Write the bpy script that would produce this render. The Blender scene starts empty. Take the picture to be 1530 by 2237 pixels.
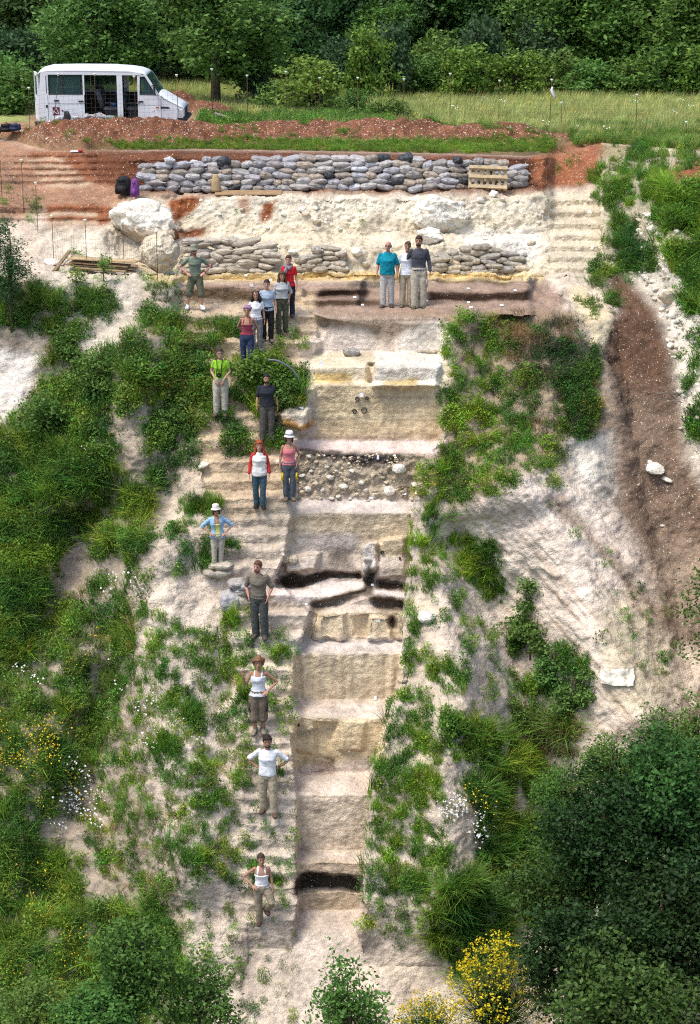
import bpy, bmesh, math, random
import numpy as np
from mathutils import Vector, Matrix, Euler

# ------------------------------------------------------------------ camera, light
scn = bpy.context.scene
COL = scn.collection
FPX, PHI, CX, CY, ZC = 4200.0, math.radians(17.43), 765.0, 1118.5, 22.2
cam_d = bpy.data.cameras.new('camera')
cam = bpy.data.objects.new('camera', cam_d); COL.objects.link(cam)
cam.location = (0, 0, ZC); cam.rotation_euler = (math.pi/2 - PHI, 0, 0)
cam_d.sensor_fit = 'HORIZONTAL'; cam_d.sensor_width = 36.0
cam_d.lens = 36.0*FPX/1530.0
cam_d.clip_start = 0.5; cam_d.clip_end = 3000
scn.camera = cam
SUN_EL, SUN_AZ = math.radians(66), math.radians(-122)   # azimuth measured from +Y towards +X
w = bpy.data.worlds.new('World'); scn.world = w; w.use_nodes = True
nt = w.node_tree
bg = nt.nodes['Background']
sky = nt.nodes.new('ShaderNodeTexSky'); sky.sky_type = 'NISHITA'; sky.sun_disc = False
sky.sun_elevation = SUN_EL; sky.sun_rotation = SUN_AZ
sky.air_density = 1.0; sky.dust_density = 3.0; sky.ozone_density = 1.0
nt.links.new(sky.outputs[0], bg.inputs[0]); bg.inputs[1].default_value = 0.135
sun_d = bpy.data.lights.new('sun', 'SUN'); sun = bpy.data.objects.new('sun', sun_d); COL.objects.link(sun)
sun_d.energy = 1.5; sun_d.angle = math.radians(20); sun_d.color = (1.0, 0.94, 0.84)
_d = Vector((math.sin(SUN_AZ)*math.cos(SUN_EL), math.cos(SUN_AZ)*math.cos(SUN_EL), math.sin(SUN_EL)))
sun.rotation_euler = _d.to_track_quat('Z', 'Y').to_euler()
vs = scn.view_settings
vs.view_transform = 'Standard'; vs.look = 'None'; vs.gamma = 1.0; vs.use_curve_mapping = False
vs.exposure = 0.9
scn.cycles.use_denoising = False; scn.cycles.use_adaptive_sampling = True; scn.cycles.adaptive_threshold = .02; scn.cycles.adaptive_min_samples = 20; scn.cycles.filter_width = 1.15; scn.cycles.max_bounces = 6; scn.cycles.diffuse_bounces = 3; scn.cycles.transparent_max_bounces = 6

rng = np.random.default_rng(7)
random.seed(7)

# ------------------------------------------------------------------ numeric helpers
def bv(v):
    "dz/dy of the sight line through image row v"
    return np.tan(np.arctan((CY-np.asarray(v, float))/FPX)-PHI)
def dep(v):
    "depth along the optical axis per metre of Y"
    return math.cos(PHI)-bv(v)*math.sin(PHI)
def at(u, v, Y):
    "world point at distance Y seen at photo pixel u, v"
    return np.array([(u-CX)/FPX*Y*dep(v), Y, ZC+bv(v)*Y])
def yz(v, Z):
    return (Z-ZC)/bv(v)
def ppm(v, Y):
    return FPX/(Y*dep(v))
def proj(p):
    d = p[1]*math.cos(PHI)-(p[2]-ZC)*math.sin(PHI); up = p[1]*math.sin(PHI)+(p[2]-ZC)*math.cos(PHI)
    return CX+FPX*p[0]/d, CY-FPX*up/d

_perm = np.random.default_rng(3).permutation(512)
_perm = np.concatenate([_perm, _perm, _perm])
_gr = np.random.default_rng(5).normal(size=(512, 3)); _gr /= np.linalg.norm(_gr, axis=1)[:, None]
def pnoise(p):
    p = np.asarray(p, float); i = np.floor(p).astype(int); f = p-i; i &= 511
    w_ = f*f*f*(f*(f*6-15)+10); out = 0
    for dx in (0, 1):
        for dy in (0, 1):
            for dz in (0, 1):
                h = _perm[_perm[_perm[(i[..., 0]+dx) & 511]+((i[..., 1]+dy) & 511)] % 512+((i[..., 2]+dz) & 511)] % 512
                g = _gr[h]; d = np.stack([f[..., 0]-dx, f[..., 1]-dy, f[..., 2]-dz], -1)
                ww = (w_[..., 0] if dx else 1-w_[..., 0])*(w_[..., 1] if dy else 1-w_[..., 1])*(w_[..., 2] if dz else 1-w_[..., 2])
                out = out+ww*(g*d).sum(-1)
    return out*1.5
def fbm(p, oct=4, gain=.5):
    p = np.asarray(p, float); a = 1; s = 0
    for o in range(oct):
        s = s+a*pnoise(p*2**o+17.3*o); a *= gain
    return s
def inpoly(u, v, poly):
    c = np.zeros(u.shape, bool); n = len(poly)
    for k in range(n):
        (x1, y1), (x2, y2) = poly[k], poly[(k+1) % n]
        if y1 == y2: continue
        c ^= ((y1 > v) != (y2 > v)) & (u < (x2-x1)*(v-y1)/(y2-y1)+x1)
    return c
def sstep(a, b, x):
    t = np.clip((x-a)/(b-a), 0, 1); return t*t*(3-2*t)

# ------------------------------------------------------------------ scene helpers
def tag(o, label=None, cat=None, group=None, kind=None):
    if label: o['label'] = label
    if cat: o['category'] = cat
    if group: o['group'] = group
    if kind: o['kind'] = kind
    return o
def empty(name, loc=(0, 0, 0), rz=0, label=None, cat=None, group=None):
    o = bpy.data.objects.new(name, None); COL.objects.link(o)
    o.location = loc; o.rotation_euler = (0, 0, rz); o.empty_display_size = .1
    return tag(o, label, cat, group)
def mesh_np(name, V, F, mat=None, smooth=False):
    me = bpy.data.meshes.new(name)
    V = np.asarray(V, np.float32)
    if isinstance(F, np.ndarray):
        n, k = F.shape
        me.vertices.add(len(V)); me.vertices.foreach_set('co', V.ravel())
        me.loops.add(n*k); me.loops.foreach_set('vertex_index', F.astype(np.int32).ravel())
        me.polygons.add(n); me.polygons.foreach_set('loop_start', (np.arange(n)*k).astype(np.int32))
        me.update(calc_edges=True); me.validate()
    else:
        me.from_pydata(V.tolist(), [], F); me.update()
    if smooth: me.polygons.foreach_set('use_smooth', np.ones(len(me.polygons), bool))
    if mat: me.materials.append(mat)
    return me
def obj(name, me, parent=None, loc=None):
    o = bpy.data.objects.new(name, me); COL.objects.link(o)
    if parent: o.parent = parent
    if loc is not None: o.location = loc
    return o
def setcol(me, cols, name='Col', domain='POINT'):
    a = me.color_attributes.new(name, 'FLOAT_COLOR', domain)
    c = np.ones((len(cols), 4), np.float32); c[:, :cols.shape[1]] = cols
    a.data.foreach_set('color', c.ravel())
def setf(me, vals, name):
    a = me.attributes.new(name, 'FLOAT', 'POINT'); a.data.foreach_set('value', np.asarray(vals, np.float32).ravel())

class MB:
    "collects boxes, tubes and quads into one mesh"
    def __init__(s): s.V = []; s.F = []
    def add(s, V, F):
        b = len(s.V); s.V += [tuple(map(float, p)) for p in V]; s.F += [tuple(b+i for i in f) for f in F]; return s
    def box(s, x0, x1, y0, y1, z0, z1, M=None, bev=0):
        if bev:
            bm = bmesh.new(); bmesh.ops.create_cube(bm, size=1)
            for v in bm.verts: v.co = ((v.co.x+.5)*(x1-x0)+x0, (v.co.y+.5)*(y1-y0)+y0, (v.co.z+.5)*(z1-z0)+z0)
            bmesh.ops.bevel(bm, geom=bm.edges[:], offset=bev, segments=2, affect='EDGES')
            V = [v.co.copy() for v in bm.verts]; F = [[v.index for v in f.verts] for f in bm.faces]; bm.free()
        else:
            V = [Vector((x, y, z)) for x in (x0, x1) for y in (y0, y1) for z in (z0, z1)]
            F = [(0, 1, 3, 2), (4, 6, 7, 5), (0, 4, 5, 1), (2, 3, 7, 6), (0, 2, 6, 4), (1, 5, 7, 3)]
        if M is not None: V = [M @ p for p in V]
        return s.add(V, F)
    def tube(s, pts, rad, n=6, cap=True):
        pts = [Vector(p) for p in pts]; m = len(pts)
        if not hasattr(rad, '__len__'): rad = [rad]*m
        V = []; F = []; prev = None
        for k, p in enumerate(pts):
            t = (pts[min(k+1, m-1)]-pts[max(k-1, 0)]).normalized()
            if prev is None: a = t.orthogonal().normalized()
            else: a = (prev-t*prev.dot(t)).normalized()
            prev = a; c = t.cross(a)
            for j in range(n):
                th = 2*math.pi*j/n; V.append(p+(a*math.cos(th)+c*math.sin(th))*rad[k])
        for k in range(m-1):
            for j in range(n):
                F.append((k*n+j, k*n+(j+1) % n, (k+1)*n+(j+1) % n, (k+1)*n+j))
        if cap: F.append(tuple(range(n))[::-1]); F.append(tuple((m-1)*n+j for j in range(n)))
        return s.add(V, F)
    def loft(s, rings, cap=True):
        "rings: list of equal-length point loops"
        n = len(rings[0]); V = [p for r in rings for p in r]; F = []
        for k in range(len(rings)-1):
            for j in range(n): F.append((k*n+j, k*n+(j+1) % n, (k+1)*n+(j+1) % n, (k+1)*n+j))
        if cap: F.append(tuple(range(n))[::-1]); F.append(tuple((len(rings)-1)*n+j for j in range(n)))
        return s.add(V, F)
    def build(s, name, mat, parent=None, smooth=False, loc=None):
        me = mesh_np(name, s.V, s.F, mat, smooth)
        bm = bmesh.new(); bm.from_mesh(me); bmesh.ops.recalc_face_normals(bm, faces=bm.faces[:]); bm.to_mesh(me); bm.free()
        return obj(name, me, parent, loc)

def copy_tree(o, parent=None):
    c = o.copy(); COL.objects.link(c); c.parent = parent
    for ch in list(o.children): copy_tree(ch, c)
    return c

# ------------------------------------------------------------------ materials
MATS = {}
def mat(name, col, rough=.85, var=.25, scale=8., bump=.3, bscale=40., metal=0., spec=.3, vcol=None, det=4, bdist=.02, trans=0.):
    "a procedural material: base colour (or vertex colour) broken up by noise, with fine relief"
    if name in MATS: return MATS[name]
    m = bpy.data.materials.new(name); m.use_nodes = True; t = m.node_tree; N = t.nodes; L = t.links
    b = N['Principled BSDF']; b.inputs['Roughness'].default_value = rough; b.inputs['Metallic'].default_value = metal
    b.inputs['Specular IOR Level'].default_value = spec
    tc = N.new('ShaderNodeTexCoord')
    n1 = N.new('ShaderNodeTexNoise'); n1.inputs['Scale'].default_value = scale; n1.inputs['Detail'].default_value = det
    L.new(tc.outputs['Object'], n1.inputs['Vector'])
    mr = N.new('ShaderNodeMapRange'); mr.inputs[1].default_value = .25; mr.inputs[2].default_value = .75
    mr.inputs[3].default_value = 1-var; mr.inputs[4].default_value = 1+var
    L.new(n1.outputs['Fac'], mr.inputs[0])
    mx = N.new('ShaderNodeMix'); mx.data_type = 'RGBA'; mx.blend_type = 'MULTIPLY'; mx.inputs[0].default_value = 1
    if vcol:
        a = N.new('ShaderNodeAttribute'); a.attribute_name = vcol; L.new(a.outputs['Color'], mx.inputs[6])
    else:
        mx.inputs[6].default_value = (*col, 1)
    L.new(mr.outputs[0], mx.inputs[7]); L.new(mx.outputs[2], b.inputs['Base Color'])
    if bump:
        n2 = N.new('ShaderNodeTexNoise'); n2.inputs['Scale'].default_value = bscale; n2.inputs['Detail'].default_value = 5
        L.new(tc.outputs['Object'], n2.inputs['Vector'])
        bp = N.new('ShaderNodeBump'); bp.inputs['Strength'].default_value = bump; bp.inputs['Distance'].default_value = bdist
        L.new(n2.outputs['Fac'], bp.inputs['Height']); L.new(bp.outputs[0], b.inputs['Normal'])
    MATS[name] = m
    return m

def leaf_mat(name, col, var=.35, trans=.35, rough=.6, attr=None, hue=.02):
    if name in MATS: return MATS[name]
    m = bpy.data.materials.new(name); m.use_nodes = True; t = m.node_tree; N = t.nodes; L = t.links
    b = N['Principled BSDF']; out = N['Material Output']; b.inputs['Roughness'].default_value = rough
    b.inputs['Specular IOR Level'].default_value = .25
    oi = N.new('ShaderNodeObjectInfo'); geo = N.new('ShaderNodeNewGeometry')
    ad = N.new('ShaderNodeMath'); ad.operation = 'ADD'
    L.new(oi.outputs['Random'], ad.inputs[0]); L.new(geo.outputs['Random Per Island'], ad.inputs[1])
    fr = N.new('ShaderNodeMath'); fr.operation = 'FRACT'; L.new(ad.outputs[0], fr.inputs[0])
    hs = N.new('ShaderNodeHueSaturation'); hs.inputs['Color'].default_value = (*col, 1)
    mr = N.new('ShaderNodeMapRange'); mr.inputs[3].default_value = 1-var; mr.inputs[4].default_value = 1+var
    L.new(fr.outputs[0], mr.inputs[0]); L.new(mr.outputs[0], hs.inputs['Value'])
    mh = N.new('ShaderNodeMapRange'); mh.inputs[3].default_value = .5-hue; mh.inputs[4].default_value = .5+hue
    L.new(oi.outputs['Random'], mh.inputs[0]); L.new(mh.outputs[0], hs.inputs['Hue'])
    if attr:
        a = N.new('ShaderNodeAttribute'); a.attribute_name = attr; a.attribute_type = 'INSTANCER'
        mx = N.new('ShaderNodeMix'); mx.data_type = 'RGBA'; mx.blend_type = 'MULTIPLY'; mx.inputs[0].default_value = 1
        L.new(hs.outputs[0], mx.inputs[6]); L.new(a.outputs['Color'], mx.inputs[7]); c = mx.outputs[2]
    else: c = hs.outputs[0]
    L.new(c, b.inputs['Base Color'])
    tr = N.new('ShaderNodeBsdfTranslucent'); L.new(c, tr.inputs[0])
    ms = N.new('ShaderNodeMixShader'); ms.inputs[0].default_value = trans
    L.new(b.outputs[0], ms.inputs[1]); L.new(tr.outputs[0], ms.inputs[2]); L.new(ms.outputs[0], out.inputs[0])
    MATS[name] = m
    return m
# ------------------------------------------------------------------ the hillside: one sheet from the valley to the wood
ZP = 15.2                                   # plateau level
def profile(tokens):
    "tokens ('Y', v, Y) | ('Z', v, Z) | ('s', v, slope in degrees), going uphill -> arrays v, Y"
    vs_, ys_ = [], []
    for k, v, a in tokens:
        if k == 'Y': Y = a
        elif k == 'Z': Y = float(yz(v, a))
        else:
            s = math.radians(a); v0, Y0 = vs_[-1], ys_[-1]
            Y = Y0+(bv(v)-bv(v0))*Y0/(math.sin(s)-bv(v)*math.cos(s))*math.cos(s)
        vs_.append(v); ys_.append(float(Y))
    for i in range(1, len(ys_)): ys_[i] = max(ys_[i], ys_[i-1]+1e-3)
    return np.array(vs_[::-1], float), np.array(ys_[::-1])
BASE = [('Y', 2750, 33.6), ('Y', 2035, 39.05)]
UPPER = [('Z', 613, 12.3), ('s', 598, 87), ('s', 590, 5), ('s', 535, 44), ('s', 512, 8), ('s', 434, 60), ('s', 412, 5), ('s', 345, 62), ('Z', 300, ZP)]
TR = BASE+[('s', v, a) for v, a in [(1988, 3), (1885, 86), (1858, 6), (1738, 84), (1688, 5), (1569, 84), (1528, 5), (1428, 85), (1397, 5), (1337, 82),
     (1322, 10), (1302, 86), (1270, 8), (1242, 89), (1213, 62), (1120, 84), (1092, 10), (990, 78), (965, 8), (842, 85), (832, 15), (803, 80), (772, 6), (697, 82), (690, 30)]]
_tv, _ty = profile(TR)
NOSE = [2035, 1885, 1738, 1569, 1428, 1302, 1120, 990, 842, 772, 690]
_ev = np.array([200, 600]+NOSE[::-1]+[2750], float)
_ey = np.concatenate([[60, 52], [np.interp(n, _tv, _ty) for n in NOSE[::-1]], [33.6]])
def E(v): return np.interp(v, _ev, _ey)
def YE(pairs): return [('Y', v, float(E(v)+d)) for v, d in pairs]
# trench, its terrace of dark soil and the chalk above
P_TRENCH = profile(TR+UPPER)
UPPER = [('Y', v, float(np.interp(v, *P_TRENCH))) for _, v, _a in UPPER]
UP1 = [('Y', 607, UPPER[1][2]-.02)]+UPPER[1:]
P_TRENCH_R = profile(TR+[('s', 657, 2), ('s', 637, 86), ('s', 618, 2), ('s', 612, 80)]+UP1)
P_TRENCH_L = profile(TR+[('s', 668, 3), ('s', 655, 80), ('s', 645, 3), ('s', 633, 84), ('s', 614, 4)]+UP1)
# stairs on the left of it
steps = [2040, 2010, 1975, 1940, 1905, 1870, 1835, 1803, 1776, 1745, 1706, 1680, 1650, 1625, 1600, 1570, 1540, 1503, 1465, 1430, 1392, 1345, 1300, 1240, 1204, 1168, 1135,
         1108, 1088, 1050, 1010, 960, 930, 907, 850, 800, 748, 724]
st = [('Y', 2750, 33.6), ('Y', 2075, float(E(2075)))]
for a_, b_ in zip(steps, steps[1:]+[692]):
    st.append(('Y', a_, float(E(a_))-(.55 if a_ > 1100 else .4))); st.append(('s', a_-min(17, .5*(a_-b_)), 3))
P_STAIR = profile(st+[('Y', 692, float(E(692))), ('s', 664, 4), ('s', 628, 72)]+UPPER)
P_L1 = profile(YE([(2750, 0), (2120, -.1), (2035, -.3), (1700, -.25), (1300, -.25), (1000, -.25), (800, -.2), (700, 0)])+[('s', 640, 45), ('s', 606, 30), ('Z', 598, 12.62), ('Z', 570, 12.75), ('s', 500, 38), ('s', 492, 8), ('s', 424, 45), ('s', 408, 5), ('s', 345, 55), ('Z', 300, ZP)])
P_L2 = profile(YE([(2750, .8), (2035, .9), (1700, .9), (1300, .8), (1000, .6), (800, .4), (700, .3)])+[('s', 610, 58), ('Z', 560, 13.0), ('s', 492, 28), ('s', 484, 3), ('s', 475, 84), ('s', 466, 3), ('s', 452, 84), ('s', 402, 6), ('s', 393, 84), ('s', 387, 3), ('s', 379, 84), ('s', 373, 3), ('s', 365, 84), ('s', 359, 3), ('s', 351, 84), ('s', 345, 3), ('s', 337, 84), ('Z', 296, ZP)])
P_L3 = profile(YE([(2750, 1.2), (2035, 1.6), (1700, 2.0), (1300, 1.8), (1000, 1.4), (800, .9), (700, .6)])+[('s', 610, 52), ('s', 500, 30), ('s', 400, 20), ('Z', 290, ZP)])
P_R1 = profile(YE([(2750, 0), (2110, 0), (2035, -.5), (1990, -.75), (1700, -.75), (1300, -.65), (1000, -.5), (800, -.4), (700, -.2), (690, 0)])+[('s', 657, 2), ('s', 637, 86), ('s', 618, 2), ('s', 612, 80)]+UP1)
P_R2 = profile(YE([(2750, .4), (2035, .5), (1700, .3), (1300, .1), (1000, 0), (800, .1), (700, .4), (680, .6)])+[('Z', 612, 12.33)]+UP1)
rs = [('Y', 2750, 33), ('Y', 2035, 40.0), ('Y', 1600, 42.3), ('Y', 1450, 43.3), ('Y', 1200, 45.2), ('Y', 1000, 46.5), ('Y', 850, 47.5), ('Y', 700, 49.3), ('Z', 640, 12.2), ('Z', 598, 12.5)]
for v in (575, 550, 525, 500, 475, 450, 425): rs += [('s', v+12, 82), ('s', v, 6)]
P_RIDGE = profile(rs+[('s', 345, 30), ('Z', 300, ZP)])
P_GULLY = profile([('Y', 2750, 33), ('Y', 2035, 40.3), ('Y', 1600, 42.7), ('Y', 1400, 44.1), ('Y', 1200, 45.7), ('Y', 1000, 47.0), ('Y', 850, 48.3), ('Y', 700, 50.3), ('Y', 590, 53.4), ('s', 500, 38), ('s', 400, 30), ('Z', 310, ZP)])
P_BANK = profile([('Y', 2750, 31), ('Y', 2035, 36), ('Y', 1600, 40.2), ('Y', 1400, 41.8), ('Y', 1200, 43.2), ('Y', 1000, 45.0), ('Y', 850, 46.8), ('Y', 700, 49.4), ('Y', 600, 51.5), ('s', 500, 42), ('s', 400, 35), ('Z', 320, ZP)])

def line(pts):
    a = np.array(sorted(pts), float); return lambda v: np.interp(v, a[:, 0], a[:, 1])
SL = line([(2750, 540), (2000, 540), (1500, 525), (1300, 500), (1150, 468), (950, 420), (800, 395), (700, 385), (560, 400), (300, 400)])
TL = line([(2750, 640), (2035, 642), (1985, 655), (1880, 650), (1740, 652), (1690, 648), (1620, 640), (1569, 660), (1528, 640), (1428, 650), (1397, 662), (1335, 682), (1300, 640), (1255, 606), (1213, 628), (1120, 640), (990, 648), (962, 655), (850, 690), (800, 672), (772, 690), (700, 722), (689, 690), (668, 660), (560, 680), (300, 680)])
TRr = line([(2750, 780), (2035, 782), (1985, 792), (1900, 798), (1740, 808), (1690, 812), (1569, 848), (1528, 862), (1428, 880), (1300, 888), (1120, 903), (990, 925), (962, 962), (700, 958), (690, 940), (640, 900), (300, 900)])
RDG = line([(2750, 1500), (1550, 1480), (1450, 1462), (1350, 1442), (1260, 1428), (1200, 1415), (1100, 1372), (1000, 1352), (900, 1340), (800, 1312), (700, 1300), (640, 1270), (600, 1262), (420, 1262), (300, 1262)])
GUL = line([(2750, 1600), (1500, 1560), (1300, 1545), (1000, 1505), (900, 1482), (800, 1472), (700, 1442), (600, 1360), (560, 1340), (420, 1345), (300, 1345)])
c_ = lambda x: (lambda v: np.full(np.shape(v), float(x)))
KNOTS = [(c_(-600), P_L3), (c_(-160), P_L3), (c_(48), P_L2), (c_(212), P_L2), (lambda v: np.maximum(250, SL(v)-110), P_L1), (lambda v: SL(v)-22, P_L1), (lambda v: SL(v)+8, P_STAIR),
         (lambda v: TL(v)-6, P_STAIR), (lambda v: TL(v)+3, P_TRENCH_L), (lambda v: np.minimum(TL(v)+118, TRr(v)-45), P_TRENCH_L), (lambda v: np.minimum(TL(v)+130, TRr(v)-38), P_TRENCH),
         (lambda v: TRr(v)-3, P_TRENCH), (lambda v: TRr(v)+6, P_R1), (lambda v: np.where(v < 690, 1150., np.maximum(TRr(v)+60, 1000)), P_R1), (lambda v: np.where(v < 690, 1172., .5*TRr(v)+.5*RDG(v)), P_R2),
         (lambda v: RDG(v)-75+0*v, P_R2), (lambda v: RDG(v)-46*(v < 610), P_RIDGE), (lambda v: RDG(v)+50*(v < 610)+1, P_RIDGE), (lambda v: np.maximum(RDG(v)+46, RDG(v)+52*(v < 610)), P_GULLY), (lambda v: np.maximum(GUL(v), RDG(v)+60), P_GULLY), (lambda v: np.maximum(GUL(v), RDG(v)+60)+130, P_BANK), (c_(2300), P_BANK)]
def sheetY(u, v):
    shp = u.shape; u = u.ravel(); v = v.ravel()
    ks = np.stack([k(v) for k, _ in KNOTS]); ks = np.maximum.accumulate(ks+np.arange(len(KNOTS))[:, None]*.01, axis=0)
    prof = {}
    out = np.interp(v, *KNOTS[0][1])
    ids = [id(p) for _, p in KNOTS]
    for i, (_, p) in enumerate(KNOTS):
        if ids[i] not in prof: prof[ids[i]] = np.interp(v, *p)
    for i in range(len(KNOTS)-1):
        m = (u >= ks[i]) & (u < ks[i+1])
        t = (u[m]-ks[i][m])/np.maximum(ks[i+1][m]-ks[i][m], 1e-3); t = t*t*(3-2*t)
        out[m] = prof[ids[i]][m]*(1-t)+prof[ids[i+1]][m]*t
    m = u >= ks[-1]; out[m] = prof[ids[-1]][m]
    return out.reshape(shp)
RIM = line([(-700, 296), (0, 300), (60, 318), (110, 330), (200, 329), (450, 326), (700, 330), (1000, 336), (1150, 341), (1230, 332), (1310, 312), (1400, 318), (1530, 330), (2100, 330)])

ug = np.concatenate([np.arange(-560, -20, 20), np.arange(-20, 1552, 3.0), np.arange(1560, 2090, 20)])
NU = len(ug)
rlow = np.arange(2740, 2260, -16.)
NR = 930
rows_v = []
for v in rlow: rows_v.append(np.full(NU, v))
rim = RIM(ug)
for k in range(NR): rows_v.append(2250+(rim-2250)*k/(NR-1))
VV = np.array(rows_v); UU = np.repeat(ug[None], len(VV), 0)
wob = fbm(np.stack([UU/60, VV/60, 0*UU], -1), 3)
wob2 = fbm(np.stack([UU/60+40, VV/60, 0*UU+9], -1), 3)
inner = sstep(345, 420, VV)
wf = np.where(((VV < 500) & (UU < 270)) | ((VV < 600) & (UU > 1200)), .4, 1.)*np.where((UU > TL(VV)-14) & (UU < TRr(VV)+12) & (VV > 610), .35, np.where((UU > SL(VV)) & (UU < TL(VV)+20) & (VV > 690), .55, 1.))
YY = sheetY(UU+9*wf*wob, VV+inner*6*wf*wob2)
def blur(m, k):
    m = m.astype(float)
    for ax in (0, 1):
        for _ in range(2):
            c = np.cumsum(np.pad(m, [(k+1, k) if a == ax else (0, 0) for a in (0, 1)], mode='edge'), axis=ax)
            n = m.shape[ax]
            m = (np.take(c, np.arange(2*k+1, 2*k+1+n), ax)-np.take(c, np.arange(0, n), ax))/(2*k+1)
    return m
# pockets cut back into the faces and blocks left standing proud of them
def offs(poly, d, soft=1):
    global YY
    m = inpoly(UU+2*wob, VV+2*wob2, poly).astype(float)
    for ax in (0, 1):
        for _ in range(soft): m = (m+np.roll(m, 1, ax)+np.roll(m, -1, ax))/3
    YY = YY+d*m
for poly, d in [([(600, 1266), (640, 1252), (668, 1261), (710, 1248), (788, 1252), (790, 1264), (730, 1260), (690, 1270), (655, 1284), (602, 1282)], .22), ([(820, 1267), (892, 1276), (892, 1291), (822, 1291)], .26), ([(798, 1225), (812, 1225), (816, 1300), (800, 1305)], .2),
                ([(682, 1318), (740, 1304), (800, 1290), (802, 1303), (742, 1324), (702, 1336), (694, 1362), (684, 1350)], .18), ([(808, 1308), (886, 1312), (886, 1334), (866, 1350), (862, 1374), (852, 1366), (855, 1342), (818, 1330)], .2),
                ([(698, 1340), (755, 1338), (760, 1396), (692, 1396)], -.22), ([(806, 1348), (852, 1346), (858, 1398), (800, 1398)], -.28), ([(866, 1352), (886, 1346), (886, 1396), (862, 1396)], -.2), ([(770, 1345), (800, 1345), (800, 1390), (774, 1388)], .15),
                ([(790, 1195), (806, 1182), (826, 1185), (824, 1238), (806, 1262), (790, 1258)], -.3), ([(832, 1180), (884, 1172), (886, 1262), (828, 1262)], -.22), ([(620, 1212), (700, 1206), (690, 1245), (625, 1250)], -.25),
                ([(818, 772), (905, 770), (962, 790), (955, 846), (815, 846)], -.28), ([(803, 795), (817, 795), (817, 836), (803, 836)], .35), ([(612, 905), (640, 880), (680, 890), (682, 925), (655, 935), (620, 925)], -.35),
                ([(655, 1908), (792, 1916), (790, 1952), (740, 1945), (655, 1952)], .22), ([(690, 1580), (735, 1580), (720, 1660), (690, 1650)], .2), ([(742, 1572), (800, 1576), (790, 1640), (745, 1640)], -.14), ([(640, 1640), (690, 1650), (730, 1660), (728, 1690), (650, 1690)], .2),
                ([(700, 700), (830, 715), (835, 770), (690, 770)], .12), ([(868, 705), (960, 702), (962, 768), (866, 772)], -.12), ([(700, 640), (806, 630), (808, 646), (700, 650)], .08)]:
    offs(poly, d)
def crest(pts, d, wd, v0, v1):
    "a swelling (d < 0) or a hollow (d > 0) of the slope along a line of photo points"
    global YY
    best = np.full(UU.shape, 1e9)
    for (x1, y1), (x2, y2) in zip(pts, pts[1:]):
        t = np.clip(((UU-x1)*(x2-x1)+(VV-y1)*(y2-y1))/((x2-x1)**2+(y2-y1)**2), 0, 1); best = np.minimum(best, np.hypot(UU-x1-t*(x2-x1), VV-y1-t*(y2-y1)))
    YY = YY+d*np.exp(-(best/wd)**2)*sstep(v0, v0+60, VV)*(1-sstep(v1-60, v1, VV))*sstep(0, 30, np.minimum(np.abs(UU-TL(VV))+1e3*(UU > TL(VV)), 1e3))*np.where(UU > TL(VV), sstep(20, 60, UU-TRr(VV)), 1.)
crest([(1010, 1180), (1110, 1400), (1160, 1620), (1250, 1900)], .9, 60, 1080, 2000)
crest([(1100, 1040), (1230, 1200), (1330, 1400), (1400, 1560)], -1.0, 85, 980, 1700)
crest([(1180, 700), (1200, 900), (1160, 1050)], -.5, 80, 690, 1150)
crest([(1040, 700), (1080, 900), (1000, 1080)], .4, 45, 690, 1150)
crest([(960, 1250), (1000, 1500), (960, 1700), (1000, 1950)], -.45, 45, 1200, 2000)
crest([(190, 1130), (130, 1330), (60, 1450)], .6, 50, 1050, 1550)
crest([(330, 1180), (350, 1500), (430, 1900)], -.5, 80, 1100, 2020)
crest([(300, 760), (240, 900), (160, 1080)], -.6, 90, 690, 1150)
crest([(430, 780), (380, 1000), (330, 1150)], .45, 55, 700, 1200)
crest([(230, 1500), (180, 1750), (90, 1950)], .6, 70, 1400, 2050)
YY = np.maximum(YY, 30)
GP = np.stack([(UU-CX)/FPX*YY*dep(VV), YY, ZC+bv(VV)*YY], -1)
# blend the top rows onto the plateau plane
# relief: lumpy everywhere, rills on the bare chalk, rubble on the upper slope
grad_u = np.gradient(GP, axis=1); grad_v = np.gradient(GP, axis=0)
NN = np.cross(grad_u, grad_v); NN /= np.linalg.norm(NN, axis=2)[..., None]+1e-9
NN *= np.sign((NN*-GP+np.array([0, 0, ZC])*NN).sum(-1))[..., None]
n_l = fbm(GP*.9, 3); n_m = fbm(GP*3.2, 3); n_f = fbm(GP*9, 2)
trench = (UU > TL(VV)) & (UU < TRr(VV)) & (VV > 690)
terr = (VV < 692) & (VV > 612) & (UU > 660) & (UU < 1170)
amp_l = np.where(terr, .02, np.where(trench, .03, .16)); amp_m = np.where(trench, .026, np.where(terr, .012, .05)); amp_f = np.where(terr, .006, np.where(trench, .016, .020))
up_slope = (VV < 600) & (VV > 425) & (UU > 240)
amp_m = np.where(up_slope, .065, amp_m); amp_f = np.where(up_slope, .04, amp_f)
stair = (UU > SL(VV)) & (UU < TL(VV))
amp_l = np.where(stair, .035, amp_l); amp_m = np.where(stair, .035, amp_m)
stony = (VV > 995) & (VV < 1095) & (UU > 640) & (UU < 930)
amp_m = np.where(stony, .07, amp_m); amp_f = np.where(stony, .04, amp_f)
rill0 = (UU > 980) & (UU < 1480) & (VV > 1040) & (VV < 1620); rb = blur(rill0, 14); amp_l = amp_l*(1-rb)+.07*rb; amp_m = amp_m*(1-rb)+.022*rb
stp = ((VV < 500) & (UU < 270)) | ((VV < 600) & (UU > 1200) & (UU < 1325)); amp_l = np.where(stp, .025, amp_l); amp_m = np.where(stp, .03, amp_m); amp_f = np.where(stp, .02, amp_f)
ridgy = 1-np.abs(n_m)*1.6
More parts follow.
